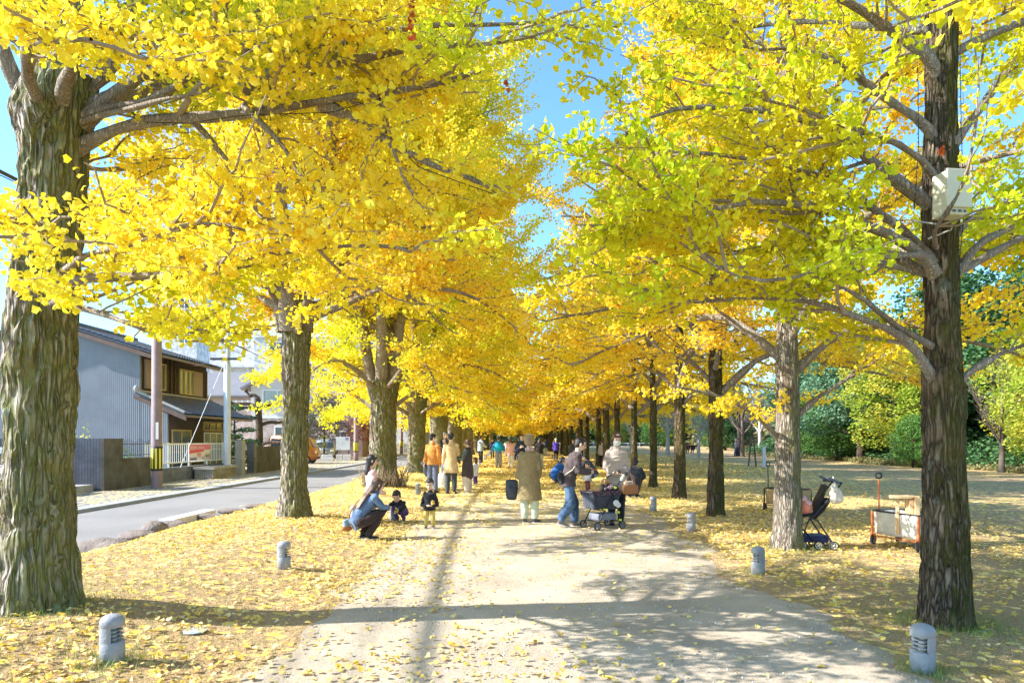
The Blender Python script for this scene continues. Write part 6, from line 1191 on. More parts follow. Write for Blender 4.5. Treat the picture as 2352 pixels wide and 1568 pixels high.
# ---- road sign, mirror
t = thing('road_sign', 'small blue triangular road sign on a pale post beyond the sixth left trunk', 'road sign', (-4.55, 58.5, 0)); mb = MB(); mb.tube([(0, 0, 0), (0, 0, 2.3)], .03); mb.build('post', whitef, t); mb = MB(); mb.prism([(-.36, 1.72), (.36, 1.72), (.0, 2.36)], -.06, -.035); mb.build('plate', simple('sign_blue_bright', (.05, .22, .70), .4, .03, 4, bs_=0), t); mb = MB(); mb.box(-.10, -.02, -.064, -.061, 1.82, 2.0); mb.box(.02, .10, -.064, -.061, 1.82, 2.0); mb.prism([(-.1, 2.02), (.1, 2.02), (0, 2.14)], -.064, -.061); mb.build('pictogram', whitef, t)
t = thing('traffic_mirror', 'round traffic mirror on an orange post behind the fourth left trunk', 'traffic mirror', (-7.0, 66, ZR)); mb = MB(); mb.tube([(0, 0, 0), (0, 0, 2.6)], .05); mb.build('post', simple('orange_post', (.6, .2, .08), .5, .05, 4, bs_=0), t); mb = MB(); mb.lathe([(0, 0), (.36, .0), (.4, .04), (0, .06)], 24, M=Matrix.Translation((0, -.1, 2.5))@Matrix.Rotation(pi/2, 4, 'X')); mb.build('mirror', simple('mirror_glass', (.55, .58, .62), .1, .05, 4, metal=.8, bs_=0), t)
# ---- edging rocks and a pale slab between lawn and street
rockm = simple('edging_rock', (.21, .17, .15), .9, .3, 6, bs_=.8, bd=.03)
for i, (px, py, a, b_, c_, lb) in enumerate([(240, 1262, .46, .34, .15, 'large flat rounded rock at the lawn edge right of the big trunk'), (318, 1228, .30, .26, .08, 'flat low rock at the lawn edge, second from the big trunk'), (353, 1218, .22, .22, .15, 'small pointed rock at the lawn edge beside the pale slab'),
    (400, 1208, .34, .22, .10, 'low brown rock in front of the pale kerb slab'), (470, 1186, .36, .2, .07, 'long brown rock right of the pale kerb slab'), (530, 1172, .3, .2, .06, 'brown rock at the lawn edge left of the second trunk'), (590, 1160, .3, .2, .05, 'flat rock just left of the second trunk')]):
    z = -.08; Y = (1.6-z)*F/(py-1008); X = (px-1176)/F*Y; bm = bmesh.new(); bmesh.ops.create_icosphere(bm, subdivisions=4, radius=1); Q = np.array([tuple(v.co) for v in bm.verts]); d = .8+.5*fbm(Q*1.6+i*5, 3, 4)
    for v, k in zip(bm.verts, d): v.co = Vector((v.co.x*a*k, v.co.y*b_*k, v.co.z*c_*1.3*k))
    mb = MB(); mb.bm(bm, smooth=True); tag(mb.build('rock', rockm, None, (X, Y, z-.02)), lb, 'rock', 'edging rocks between lawn and street')
X, Y = -6.9, 14.6; mb = MB(); mb.bbox(-.16, .16, -.95, .95, -.12, .10, .02); tag(mb.build('kerb_slab', simple('slab_white', (.62, .62, .62), .8, .1, 5), None, (X, Y, -.10)), 'pale concrete kerb slab at the lawn edge by the street', 'kerb slab')
mb = MB(); mb.lathe([(0, 0), (.095, 0), (.09, .008), (0, .010)], 28); tag(mb.build('ground_cover_plate', simple('plate_grey', (.48, .52, .53), .6, .1, 6), None, (-2.58, 5.55, zg(-2.58, 5.55)+.004)), 'small round grey cover plate in the lawn by the left path light', 'cover plate')
# ================================================================ PARK SIDE (right)
protoF = {}
def forest_tree(kind, seed, R, z0, H, k, b, mat, n, size, r0, label):
    return cloud_tree('woodland_tree', label, (0, 0, 0), [(0, 0, -.1), (.1, 0, z0), (0, .1, H*.8)], auto_blobs(np.random.default_rng(seed), R, z0, H, k, b), mat, size, n, seed, r0, 'trees of the wood edge on the right')
FP = [forest_tree('a', 1, 3.4, 2.4, 9.5, 24, 1.6, BLUEG, 330, (.16, .26), .26, 'x'), forest_tree('b', 2, 3.0, 1.8, 8.0, 20, 1.5, LIME, 260, (.14, .22), .16, 'x'), forest_tree('c', 3, 3.6, 1.2, 11, 26, 1.8, DKG, 300, (.18, .28), .25, 'x'), forest_tree('d', 4, 2.6, .8, 6, 18, 1.3, GREEN, 330, (.13, .2), .14, 'x')]
FT = [(0, 24.2, 47.5, 1.0, 0, 'blue green broad tree with a pale trunk at the wood edge'), (1, 23.8, 42.5, .9, .4, 'lime green maple left of the dark straight trunk at the wood edge'), (1, 26.6, 33.8, .85, 1.2, 'lime and yellow maple right of the dark straight trunk'),
      (2, 30, 46, 1.1, 0, 'dark evergreen standing behind the blue green tree'), (2, 31.5, 38, 1.15, 2, 'tall dark evergreen behind the lime maples'), (2, 32, 31.5, 1.2, 1, 'tall dark evergreen at the right edge behind the maples'), (0, 28.5, 53, 1.05, 1, 'blue green tree just left of the broad one with pale trunk'),
      (3, 24.0, 50.5, .8, 1, 'low green bushy tree at the wood edge beside the blue green tree'), (3, 25.2, 57, .9, 2, 'bushy green tree at the wood edge seen left of the pale second trunk'), (3, 22.6, 38.5, .45, .5, 'small bright green bush tree beside the dark straight trunk'),
      (1, 24.6, 30.2, .8, 2.2, 'yellowish maple at the far right edge of the picture'), (0, 27, 62, 1.0, 2, 'green tree of the wood edge seen between second and third right trunks'), (2, 31, 66, 1.1, 0, 'dark evergreen at the far end of the wood edge'), (2, 37, 44, 1.25, .7, 'tall evergreen deep in the wood above the blue green tree'),
      (2, 36, 55, 1.2, 1.9, 'tall evergreen deep in the wood, left part'), (3, 29.2, 29.5, .9, .3, 'green bushy tree at the lower far right edge')]
used = set()
for k, x, y, s, rz, lb in FT:
    o = FP[k] if k not in used else copy_tree(FP[k]); used.add(k); o.location = (x, y, 0); o.scale = (s, s, s); o.rotation_euler = (0, 0, rz); o['label'] = lb
# hillside behind the wood, undergrowth
def hillz(X, Y): return 22*smooth(36, 90, X)*smooth(5, 40, Y)*(1-.5*smooth(90, 200, Y))-1.0
hx_ = np.linspace(34, 220, 40); hy_ = np.linspace(0, 260, 50); XX, YY = np.meshgrid(hx_, hy_); ZZ = hillz(XX, YY)+1.5*(fbm(np.c_[XX.ravel()*.1, YY.ravel()*.1, XX.ravel()*0], 8, 3).reshape(XX.shape)-.5); i, j = np.meshgrid(np.arange(39), np.arange(49)); a = (j*40+i).ravel()
tag(MB().add(np.stack([XX, YY, ZZ], -1).reshape(-1, 3), np.stack([a, a+1, a+41, a+40], 1), 0, True).build('hill', simple('hill_ground', (.08, .10, .05), .95, .4, .6)), kind='structure')
rng = np.random.default_rng(70); n = 70000; P = np.c_[rng.uniform(24.5, 40, n), rng.uniform(20, 74, n), rng.uniform(0, 1, n)]; top_ = .5+2.6*fbm(P*np.array([.35, .35, 0]), 5, 3)*smooth(24.5, 27.5, P[:, 0]); P[:, 2] = P[:, 2]**.6*top_; V, Q = scatter_leaves(P, rng.uniform(.14, .24, n), rng, 1.0, leaf_far-np.array([0, .4, 0]))
tag(MB().add(V, Q).build('undergrowth', DKG), 'dark green undergrowth filling the wood edge below the trees', 'undergrowth', kind='stuff')
n = 16000; P = np.c_[23.2+rng.gamma(2, .5, n), rng.uniform(24, 70, n), np.abs(rng.normal(0, .14, n))]; P[:, 0] += .8*np.sin(P[:, 1]*.4); P[:, 2] += gh(P[:, 0], P[:, 1]); V, Q = scatter_leaves(P, rng.uniform(.08, .16, n), rng, 1.0)
tag(MB().add(V, Q).build('ground_cover', leafmat('dry_weeds', [(.34, .22, .13), (.24, .24, .08), (.14, .2, .06), (.45, .34, .2)], None, trans=.3)), 'dry brown and green weeds along the edge of the wood', 'weeds', kind='stuff')
n = 60000; P = np.c_[rng.uniform(38, 120, n), rng.uniform(15, 190, n)]; z = hillz(P[:, 0], P[:, 1]); lump = fbm(np.c_[P*.16, P[:, :1]*0], 9, 3); P = np.c_[P, z+rng.uniform(0, 1, n)*9*lump]; V, Q = scatter_leaves(P, rng.uniform(.6, 1.1, n), rng, .9, leaf_far-np.array([0, .4, 0]))
tag(MB().add(V, Q).build('distant_wood', leafmat('hill_leaves', [(.10, .15, .06), (.2, .22, .08), (.30, .28, .12), (.22, .18, .12)], None, trans=.3)), 'wooded hillside rising behind the wood edge', 'wood', kind='stuff')
n = 70000; P = np.c_[rng.uniform(-75, 75, n), rng.uniform(150, 178, n)]; lump = .35+.9*fbm(np.c_[P[:, 0]*.07, P[:, 1]*.07, P[:, 0]*0], 19, 3); P = np.c_[P, rng.uniform(0, 1, n)**.8*13*lump]; V, Q = scatter_leaves(P, rng.uniform(.5, 1.0, n), rng, .9, leaf_far-np.array([0, .4, 0]))
tag(MB().add(V, Q).build('far_wood', leafmat('far_leaves', [(.05, .10, .04), (.09, .15, .06), (.16, .2, .08)], None, trans=.3)), 'belt of distant trees closing the end of the park', 'wood', kind='stuff')
cloud_tree('red_maple', 'red leaved maple closing the far end of the ginkgo avenue', (2.6, 128, 0), [(0, 0, 0), (0, 0, 3)], [(0, 0, 4.2, 1.9), (-1.2, 0, 3.2, 1.5), (1.2, 0, 3.1, 1.5), (.2, 0, 5.4, 1.2)], leafmat('red_leaves', [(.42, .08, .03), (.55, .14, .05), (.34, .06, .04)], None, trans=.35), (.2, .32), 380, 31, .16)
# bare trees out on the lawn, broad trees behind
def bare(lb, x, y, H, seed, col, grp='bare winter trees on the right lawn'):
    rng = np.random.default_rng(seed); t = thing('bare_tree', lb, 'tree', (x, y, 0), 0, grp); mb = MB(); mb.tube(resample([(0, 0, -.1), (.05, 0, H*.25), (-.05, 0, H*.5)], 8), np.linspace(H*.028, H*.014, 8), 8); Ls = []
    for i in range(9): a = i*2.4; l = H*.5*rng.uniform(.7, 1.1); s = (0, 0, H*rng.uniform(.2, .5)); Ls.append(resample([s, (l*.35*cos(a), l*.35*sin(a), s[2]+l*.45), (l*.6*cos(a), l*.6*sin(a), s[2]+l*.95)], 10))
    L1 = np.array(Ls); len1 = np.linalg.norm(np.diff(L1, axis=1), axis=2).sum(1); V, Q = tubes(L1, np.linspace(H*.011, .006, 10)[None]*np.ones((9, 1)), 6); mb.add(V, Q, 0, True)
    S2, l2, _, _ = spawn(L1, len1, np.full(9, 11), rng, .15, 1, (.3, .9), (.35, .65), 6, .25, .1, .12); V, Q = tubes(S2, np.full((len(S2), 6), .016)*np.linspace(1, .4, 6), 4); mb.add(V, Q, 0, True)
    S3, l3, _, _ = spawn(S2, l2, np.full(len(S2), 7), rng, .1, 1, (.3, .9), (.3, .6), 4, .2, .05, .12); V, Q = tubes(S3, np.full((len(S3), 4), .009)*np.linspace(1, .5, 4), 3); mb.add(V, Q, 0, True); mb.build('trunk', col, t); return t
pale = simple('pale_bark', (.48, .44, .40), .85, .2, 5); dkb = simple('dark_bark', (.14, .11, .09), .9, .3, 5)
for i, (px, Y, H, m_, lb) in enumerate([(1533, 66, 8, pale, 'pale bare young tree between fourth and fifth right trunks'), (1604, 56, 5.5, pale, 'small pale bare tree just left of the third right trunk'), (1505, 72, 8, dkb, 'dark bare tree left of the pale bare one'), (1705, 62, 8, dkb, 'dark bare tree between second and third right trunks'), (1697, 66, 9, dkb, 'bare tree directly behind the dark bare one'),
                                (1745, 76, 9, pale, 'pale multi stemmed bare tree left of the pale second trunk'), (1450, 80, 8, pale, 'distant bare tree left of the beige puffer coat trunks'), (1640, 84, 9, dkb, 'distant bare tree behind the third right trunk'), (2300, 33, 5.5, dkb, 'dark thin bare tree at the far right edge among the maples')]):
    bare(lb, (px-1176)/F*Y, Y, H, 200+i, m_)
rg = np.random.default_rng(31)
for i, (x, y, s, lb) in enumerate([(14, 98, .8, 'first'), (22, 104, .9, 'second'), (30, 96, .9, 'third'), (38, 88, 1.0, 'fourth'), (44, 78, 1.0, 'fifth'), (9.5, 108, .8, 'sixth'), (34, 112, 1.1, 'seventh'), (48, 98, 1.2, 'eighth')]):
    o = copy_tree(FP[(1, 3, 2, 0)[i % 4]]); o.location = (x, y, 0); o.scale = (s,)*3; o.rotation_euler = (0, 0, i*1.3); o['label'] = ORD[i+1]+' of the distant broad trees closing the far side of the lawn'; o['group'] = 'distant broad trees across the lawn'
# park bench, posts
t = thing('park_bench', 'dark slatted park bench with pale frame far out on the right lawn', 'bench', (20.0, 76, 0), 0)
mb = MB(); [mb.box(-.75, .75, -.03, .0, .50+.09*i, .57+.09*i) for i in range(5)]; mb.build('backrest', dwood, t); mb = MB(); [mb.box(-.75, .75, .04+.1*i, .12+.1*i, .40, .43) for i in range(4)]; mb.build('seat', dwood, t)
for x in (-.72, .72): mb = MB(); mb.box(x-.03, x+.03, -.05, .02, 0, .98); mb.box(x-.03, x+.03, .40, .46, 0, .42); mb.build('leg', whitef, t)
mb = MB(); mb.box(-.08, .08, -.05, .05, 0, 1.15); mb.box(-.10, .10, -.07, .07, 1.15, 1.18); tag(mb.build('marker_post', simple('post_white', (.68, .68, .78), .6, .05, 5), None, (14.4, 39, 0)), 'white square marker post on the lawn left of the pale second trunk', 'post')
t = thing('tree_stake', 'pair of brown timber stakes tied together beside the white marker post', 'stakes', (13.9, 39.5, 0)); [MB().tube([(x, 0, 0), (x*.3, 0, 1.75)], .05, 8).build('stake', dkb, t) for x in (-.22, .22)]; MB().tube([(-.2, -.05, 1.2), (.2, -.05, 1.2)], .03, 6).build('crossbar', dkb, t)
t = thing('white_fence', 'low white railing at the far end of the right lawn', 'fence', (0, 0, 0)); mb = MB(); mb.box(12, 26, 118, 118.1, .8, .95); mb.box(12, 26, 118, 118.1, .3, .42); [mb.box(x, x+.12, 117.95, 117.99, 0, 1) for x in np.arange(12, 26, 2)]; mb.build('rail', whitef, t)
# ================================================================ PATH LIGHTS
conc = simple('painted_concrete', (.28, .285, .305), .5, .2, 9, bs_=.5); conc2 = simple('weathered_concrete', (.30, .29, .29), .85, .25, 8, bs_=.6)
def make_bollard():
    t = thing('path_light', 'x', 'path light', (0, 0, 0), 0, 'low round bollard lights along the path edges'); R = .086
    mb = MB(); mb.lathe([(0, -.05), (R, -.05), (R, .152), (R-.004, .157), (0, .157)], 36)
    mb.lathe([(0, .268), (R-.003, .268), (R, .272), (R, .318), (R-.012, .340), (R-.035, .356), (R-.06, .363), (0, .365)], 36)
    mb.lathe([(R, .152), (R, .272)], 30, a0=radians(75), a1=radians(285)); mb.lathe([(R-.014, .152), (R-.014, .272)], 30, a0=radians(75), a1=radians(285))
    for a in (75, 285):
        c, s = cos(radians(a)), sin(radians(a)); mb.add([(R*c, R*s, .165), ((R-.014)*c, (R-.014)*s, .165), ((R-.014)*c, (R-.014)*s, .272), (R*c, R*s, .272)], [[(0, 1, 2, 3)]])
    mb.build('housing', conc, t)
    for z in (.184, .214, .244): mb = MB(); mb.lathe([(0, z-.004), (R-.03, z-.006), (R-.010, z-.001), (R-.03, z+.003), (0, z+.004)], 28); mb.build('louvre', conc, t)
    mb = MB(); mb.lathe([(0, .153), (.03, .153), (.03, .27), (0, .27)], 16); mb.build('lamp', simple('frosted_lamp', (.62, .55, .40), .4, .05, 5, bs_=0), t)
    return t
bp = make_bollard()
spots = [(258, 1517, 0, 'path light nearest the camera on the left, beside the big mossy trunk'), (652, 1304, 0, 'path light on the left lawn, second from the camera'),
         (904, 1194, 0, 'path light half hidden behind the squatting boy'), (960, 1136, 0, 'path light on the left edge near the toddler and the orange jacket man'),
         (2119, 1540, pi, 'path light nearest the camera on the right, in front of the dark straight trunk'), (1741, 1317, pi, 'grey path light on the right, left of the pale trunk with the stroller'),
         (1587, 1219, pi, 'path light on the right between the second and third nearest on that side'), (1500, 1173, pi, 'path light on the right edge, right of the pet stroller'),
         (1404, 1150, pi, 'path light behind the beige puffer coat'), (815, 1200, 0, 'white topped path light just left of the squatting woman')]
def place_boll(o, x, y, rz, lb, con=None):
    o.location = (x, y, zg(x, y)); o.scale = (.92, .92, .90); o.rotation_euler = (0, 0, rz+.15); o['label'] = lb
first = True
for px, py, rz, lb in spots:
    o = bp if first else copy_tree(bp); x, y = G(px, py); place_boll(o, x, y, rz, lb)
    if px == 1741 or px == 1587:
        for ch in o.children:
            if ch.name.startswith('housing'): ch.data = ch.data.copy(); ch.data.materials.clear(); ch.data.materials.append(conc2)
    first = False
for i in range(9):
    y = 32+5.0*i; x = -1.9-.05*i; o = copy_tree(bp); place_boll(o, x, y, 0, ORD[i+1]+' of the small far path lights on the left beyond the camel coat')
for i in range(8):
    y = 30+5.2*i; x = 3.3; o = copy_tree(bp); place_boll(o, x, y, pi, ORD[i+1]+' of the small far path lights on the right beyond the puffer coat')
# ================================================================ PET STROLLER, DOGS
blk = simple('black_tube', (.02, .02, .022), .4, .1, 6, bs_=.02); rubber = simple('rubber', (.035, .035, .038), .8, .1, 8); lime = simple('lime_clip', (.62, .85, .05), .5, .05, 5, bs_=0)
whm = simple('wheel_grey', (.22, .22, .24), .5, .1, 6, bs_=0); cream = simple('wheel_cream', (.62, .60, .50), .5, .05, 6, bs_=0)
def wheel(t, c, r, w=.03, hub=whm, az=0.0, spokes=5):
    M = Matrix.Translation(c)@Matrix.Rotation(az, 4, 'Z')@Matrix.Rotation(pi/2, 4, 'X')
    a = [(r*.76+ r*.24*abs(cos(q))**1, w/2*sin(q)) if cos(q) > 0 else (r*.76+.0*r, w/2*sin(q)) for q in np.linspace(-pi/2, pi/2, 7)]
    mb = MB(); mb.lathe([(r*.74, -w/2)]+[(r*(.82+.18*cos(q)), w/2*sin(q)) for q in np.linspace(-pi/2, pi/2, 7)]+[(r*.74, w/2), (r*.74, -w/2)], 28, M=M)
    wo = thing('wheel', None, None) if False else mb.build('wheel', rubber, t)
    rm = MB(); rm.lathe([(r*.74, -w*.4), (r*.62, -w*.4), (r*.62, w*.4), (r*.74, w*.4), (r*.74, -w*.4)], 28, M=M); rm.lathe([(0, -w*.5), (r*.22, -w*.5), (r*.22, w*.5), (0, w*.5)], 14, M=M)
    for i in range(spokes): rm.box(r*.18, r*.64, -r*.07, r*.07, -w*.25, w*.25, M=M@Matrix.Rotation(2*pi*i/spokes, 4, 'Z'))
    rm.build('rim', hub, wo); return wo
def dotmat():
    m, nt, b = nodes('polka_dot_fabric'); v = coords(nt); vo = N(nt, 'ShaderNodeTexVoronoi'); vo.inputs['Scale'].default_value = 42; vo.inputs['Randomness'].default_value = .15; nt.links.new(v, vo.inputs[0])
    c = mix(nt, mth(nt, 'LESS_THAN', vo.outputs['Distance'], .27), (.06, .025, .05), (.75, .72, .72)); nt.links.new(c, b.inputs['Base Color']); b.inputs['Roughness'].default_value = .8; return m
t = thing('pet_stroller', 'black pet stroller with polka dot rim carrying two dogs on the path', 'pet stroller', (1.63, 12.28, zg(1.6, 12.3)), .5)
X0, X1, Yh = -.33, .25, .19
mb = MB(); loft(mb, [(X0+.03, 0, .37), (X0+.0, 0, .50), (X0, 0, .66)], [.0, .0, .0]) if False else None
bm = bmesh.new(); bmesh.ops.create_cube(bm, size=1)
for q in bm.verts:
    k = 1.0 if q.co.z > 0 else .86; q.co = Vector(((X0+X1)/2+q.co.x*(X1-X0)*k, q.co.y*2*Yh*k, .51+q.co.z*.30))
top_f = max(bm.faces, key=lambda f: f.calc_center_median().z); bmesh.ops.delete(bm, geom=[top_f], context='FACES'); bmesh.ops.subdivide_edges(bm, edges=bm.edges[:], cuts=3, use_grid_fill=True)
for q in bm.verts: q.co += Vector((random.uniform(-1, 1), random.uniform(-1, 1), random.uniform(-1, 1)))*.006
o = link('basket', bpy.data.meshes.new('basket'), C('charcoal_mesh', (.06, .065, .09)), t); bm.to_mesh(o.data); bm.free(); o.modifiers.new('thick', 'SOLIDIFY').thickness = .008
for p in o.data.polygons: p.use_smooth = True
mb = MB(); e = .01; P = [(X0-e, -Yh-e, .665), (X1+e, -Yh-e, .67), (X1+e, Yh+e, .67), (X0-e, Yh+e, .665), (X0-e, -Yh-e, .665)]; mb.tube(P, .022, 8)
for y0 in (-Yh-.016, Yh+.008): mb.add([(X0, y0, .60), (X1, y0, .60), (X1, y0, .68), (X0, y0, .68), (X0, y0+.008, .60), (X1, y0+.008, .60), (X1, y0+.008, .68), (X0, y0+.008, .68)], [[(0, 1, 2, 3), (7, 6, 5, 4), (0, 4, 5, 1), (3, 2, 6, 7)]])
part(t, 'rim_cover', mb, dotmat())
mb = MB(); loft(mb, [(.02, 0, .70), (.14, 0, .74), (.25, 0, .72)], [.17, .19, .18], [.03, .06, .04], (0, 1, 0)); part(t, 'folded_canopy', mb, t.children[-1].data.materials[0] if False else bpy.data.materials['polka_dot_fabric'], .01)
fr = MB()
for s in (-1, 1):
    y = s*(Yh+.02)
    fr.tube([(-.27, y, .07), (-.1, y, .36), (.13, y, .74), (.27, y, .90), (.35, y, .95)], .011); fr.tube([(.27, y, .07), (.17, y, .40), (.06, y, .66)], .011); fr.tube([(-.30, y, .66), (-.26, y, .42), (-.12, y, .34)], .008)
for x, z in ((-.22, .14), (.24, .14), (-.12, .34), (.17, .40)): fr.tube([(x, -Yh-.02, z), (x, Yh+.02, z)], .009)
fr.tube([(-.22, -Yh, .14), (.24, -Yh, .14)], .007); fr.tube([(-.22, Yh, .14), (.24, Yh, .14)], .007); fr.build('frame', blk, t)
mb = MB(); mb.tube([(.35, -Yh-.02, .95), (.40, -Yh-.01, .985), (.42, -.10, 1.0), (.42, .10, 1.0), (.40, Yh+.01, .985), (.35, Yh+.02, .95)], .019, 10); mb.build('handle', simple('foam_grip', (.035, .035, .04), .7), t)
mb = MB(); mb.bbox(-.20, .20, -.15, .15, .16, .28, .02); o = mb.build('lower_basket', C('grey_mesh', (.20, .21, .26)), t)
for p in ((-.1, -.2, .36), (.2, -.2, .30), (.24, -.2, .16), (.13, -.2, .74), (.27, -.2, .90)): mb = MB(); mb.bbox(p[0]-.018, p[0]+.018, p[1]-.024, p[1]+.02, p[2]-.018, p[2]+.018, .005); mb.build('clip', lime, t)
for x in (-.27, .27):
    for s in (-1, 1): wheel(t, (x, s*(Yh+.03), .075), .075, .034)
mb = MB(); mb.lathe([(0, 0), (.028, 0), (.03, .1), (.02, .13), (0, .13)], 16, M=Matrix.Translation((.22, -Yh-.07, .86))@Matrix.Rotation(.5, 4, 'Y')); part(t, 'bottle', mb, simple('bottle_pale', (.6, .6, .55), .3, .1, 5, bs_=0))
mb = MB(); ell(mb, (.12, -Yh-.05, .47), (.07, .03, .06)); ell(mb, (.17, -Yh-.05, .43), (.05, .03, .05)); part(t, 'plastic_bag', mb, C('white_plastic', (.72, .73, .76)), .01)
tm = Matrix.Translation(t.location)@Matrix.Rotation(.5, 4, 'Z')
def wl(x, y, z): return tuple(tm@Vector((x, y, z)))
bk = thing('wicker_basket', 'orange brown wicker handbag hanging from the pet stroller handle', 'basket', wl(.42, -.26, .62), .15)
def wicker():
    m, nt, b = nodes('wicker'); v = coords(nt); w = N(nt, 'ShaderNodeTexWave', bands_direction='X'); w.inputs['Scale'].default_value = 18; nt.links.new(v, w.inputs[0]); w2 = N(nt, 'ShaderNodeTexWave', bands_direction='Z'); w2.inputs['Scale'].default_value = 26; nt.links.new(v, w2.inputs[0])
    f = mth(nt, 'MULTIPLY', w.outputs['Fac'], w2.outputs['Fac']); nt.links.new(ramp(nt, f, [(0, (.28, .10, .03)), (.6, (.62, .28, .11))]), b.inputs['Base Color']); b.inputs['Roughness'].default_value = .6; bump(nt, b, f, .8, .01); return m
mb = MB(); mb.bbox(-.135, .135, -.055, .055, 0, .16, .014); mb.build('basket', wicker(), bk)
mb = MB(); [mb.tube([(-.08, y, .15), (-.05, y, .30), (-.0, y*.5, .36), (.05, y, .30), (.08, y, .15)], .006, 6) for y in (-.04, .04)]; mb.build('handle', MAT['bag_tan'], bk)
bk = thing('tote_bag', 'small beige cloth bag hanging beside the wicker handbag', 'bag', wl(.52, -.10, .62), .1)
mb = MB(); loft(mb, [(0, 0, .02), (0, 0, .2)], [.11, .10], [.04, .03]); part(bk, 'bag_body', mb, C('beige_cloth', (.52, .44, .34)), .01); mb = MB(); mb.tube([(-.06, 0, .22), (-.02, 0, .36), (.02, 0, .36), (.06, 0, .22)], .006, 6); mb.build('strap', MAT['beige_cloth'], bk)
def dog(lb, loc, rz, col, nm, k=1.0, low=False):
    fur = hairmat(nm, col); o = thing('dog', lb, 'dog', loc, rz); h = MB()
    # trunk lying along x, forelegs up on the rim, neck and head raised; one continuous body
    loft(h, [(-.20*k, 0, .06), (-.10*k, 0, .08), (0, 0, .10), (.06*k, 0, .13)], np.array([.05, .065, .072, .07])*k, np.array([.05, .065, .075, .075])*k, (0, 1, 0)); loft(h, [(.04*k, 0, .13), (.07*k, 0, .20), (.085*k, 0, .25)], np.array([.06, .048, .045])*k)
    ell(h, (.095*k, 0, .275), (.055*k, .047*k, .048*k)); loft(h, [(.12*k, 0, .268), (.165*k, 0, .258), (.195*k, 0, .254)], np.array([.034, .024, .017])*k)
    for s in (-1, 1): loft(h, [(.05*k, .045*s*k, .10), (.07*k, .05*s*k, .03), (.075*k, .05*s*k, -.05)], np.array([.028, .02, .018])*k); loft(h, [(-.16*k, .045*s*k, .05), (-.12*k, .06*s*k, 0), (-.16*k, .055*s*k, -.06)], np.array([.035, .025, .018])*k)
    loft(h, [(-.20*k, 0, .08), (-.27*k, 0, .12), (-.31*k, 0, .19)], np.array([.018, .016, .008])*k)
    vox(h.build('body', fur, o), .007, 2)
    for s in (-1, 1): e = MB(); loft(e, [(.085*k, .038*s*k, .305), (.08*k, .056*s*k, .27), (.078*k, .054*s*k, .20)], np.array([.012, .022, .020])*k, np.array([.008, .009, .008])*k, (1, 0, 0)); vox(e.build('ear', hairmat(nm+'_ear', [c*.75 for c in col]), o), .006, 1)
    e = MB(); ell(e, (.20*k, 0, .26), (.009*k, .010*k, .008*k)); [ell(e, (.135*k, .024*s*k, .288), (.006*k, .006*k, .006*k)) for s in (-1, 1)]; e.build('eyes_and_nose', EYE, o); return o
dog('golden long eared dog sitting up in the pet stroller, looking right', wl(-.04, .05, .57), .25, (.52, .30, .13), 'golden_fur', 1.12)
dog('small black dog peeping over the rim of the pet stroller', wl(-.14, -.09, .50), .2, (.025, .02, .02), 'black_fur', .72)
# ================================================================ BABY STROLLER on the right
x0, y0 = 4.47, 10.05
t = thing('baby_stroller', 'black folding baby stroller standing behind the pale trunk on the right', 'stroller', (x0, y0, 0), -.12)
fr = MB()
for s in (-1, 1):
    y = s*.19
    fr.tube([(.30, y, .97), (.18, y, .80), (-.12, y, .44), (-.27, y, .33), (-.02, y, .06)], .012); fr.tube([(-.03, y, .42), (.19, y, .08)], .012); fr.tube([(-.14, y, .46), (-.2, y, .3), (-.24, y, .09)], .010)
    fr.tube([(.16, y, .98), (.30, y, .97)], .012)
fr.tube([(.30, -.19, .97), (.30, .19, .97)], .013); fr.tube([(-.03, -.19, .42), (-.03, .19, .42)], .01); fr.tube([(.1, -.19, .2), (.1, .19, .2)], .01); fr.build('frame', simple('black_metal', (.018, .018, .03), .35, .1, 5, bs_=0), t)
for s in (-1, 1): mb = MB(); mb.tube([(.26, s*.19, .97), (.12, s*.20, 1.045)], .019, 10); mb.build('handle_grip', simple('slate_grip', (.10, .12, .18), .6), t)
mb = MB(); loft(mb, [(-.27, 0, .46), (-.06, 0, .52), (.06, 0, .76), (.12, 0, .92)], .17, [.025, .05, .035, .02], (0, 1, 0), 16); loft(mb, [(-.04, 0, .47), (.08, 0, .60), (.16, 0, .72)], .165, [.05, .05, .02], (0, 1, 0), 16); part(t, 'seat', mb, C('black_seat', (.02, .021, .024)), .012)
mb = MB(); mb.bbox(-.26, .14, -.17, .17, .10, .20, .03); o = mb.build('lower_basket', C('navy_nylon', (.03, .035, .10)), t); o.rotation_euler = (0, -.0, 0)
for x in (-.24, -.02, .19):
    for s in ((-1, 1) if x != -.24 else (-1,)): wheel(t, (x+(.0 if s < 0 else .03), s*.2, .066), .066, .026, cream)
wheel(t, (-.21, .2, .066), .066, .026, cream)
bg = thing('cloth_bag', 'cream cloth sack hanging from the handle of the baby stroller', 'bag', (x0+.19, y0-.22, .66), 0); mb = MB(); loft(mb, [(.02, 0, .06), (0, 0, .16), (-.04, 0, .26), (-.02, 0, .31)], [.10, .095, .05, .02], [.06, .06, .04, .02]); part(bg, 'bag_body', mb, C('cream_sack', (.70, .60, .50)), .01); mb = MB(); mb.tube([(-.02, 0, .32), (.0, .08, .40)], .008); mb.build('strap', MAT['cream_sack'], bg)
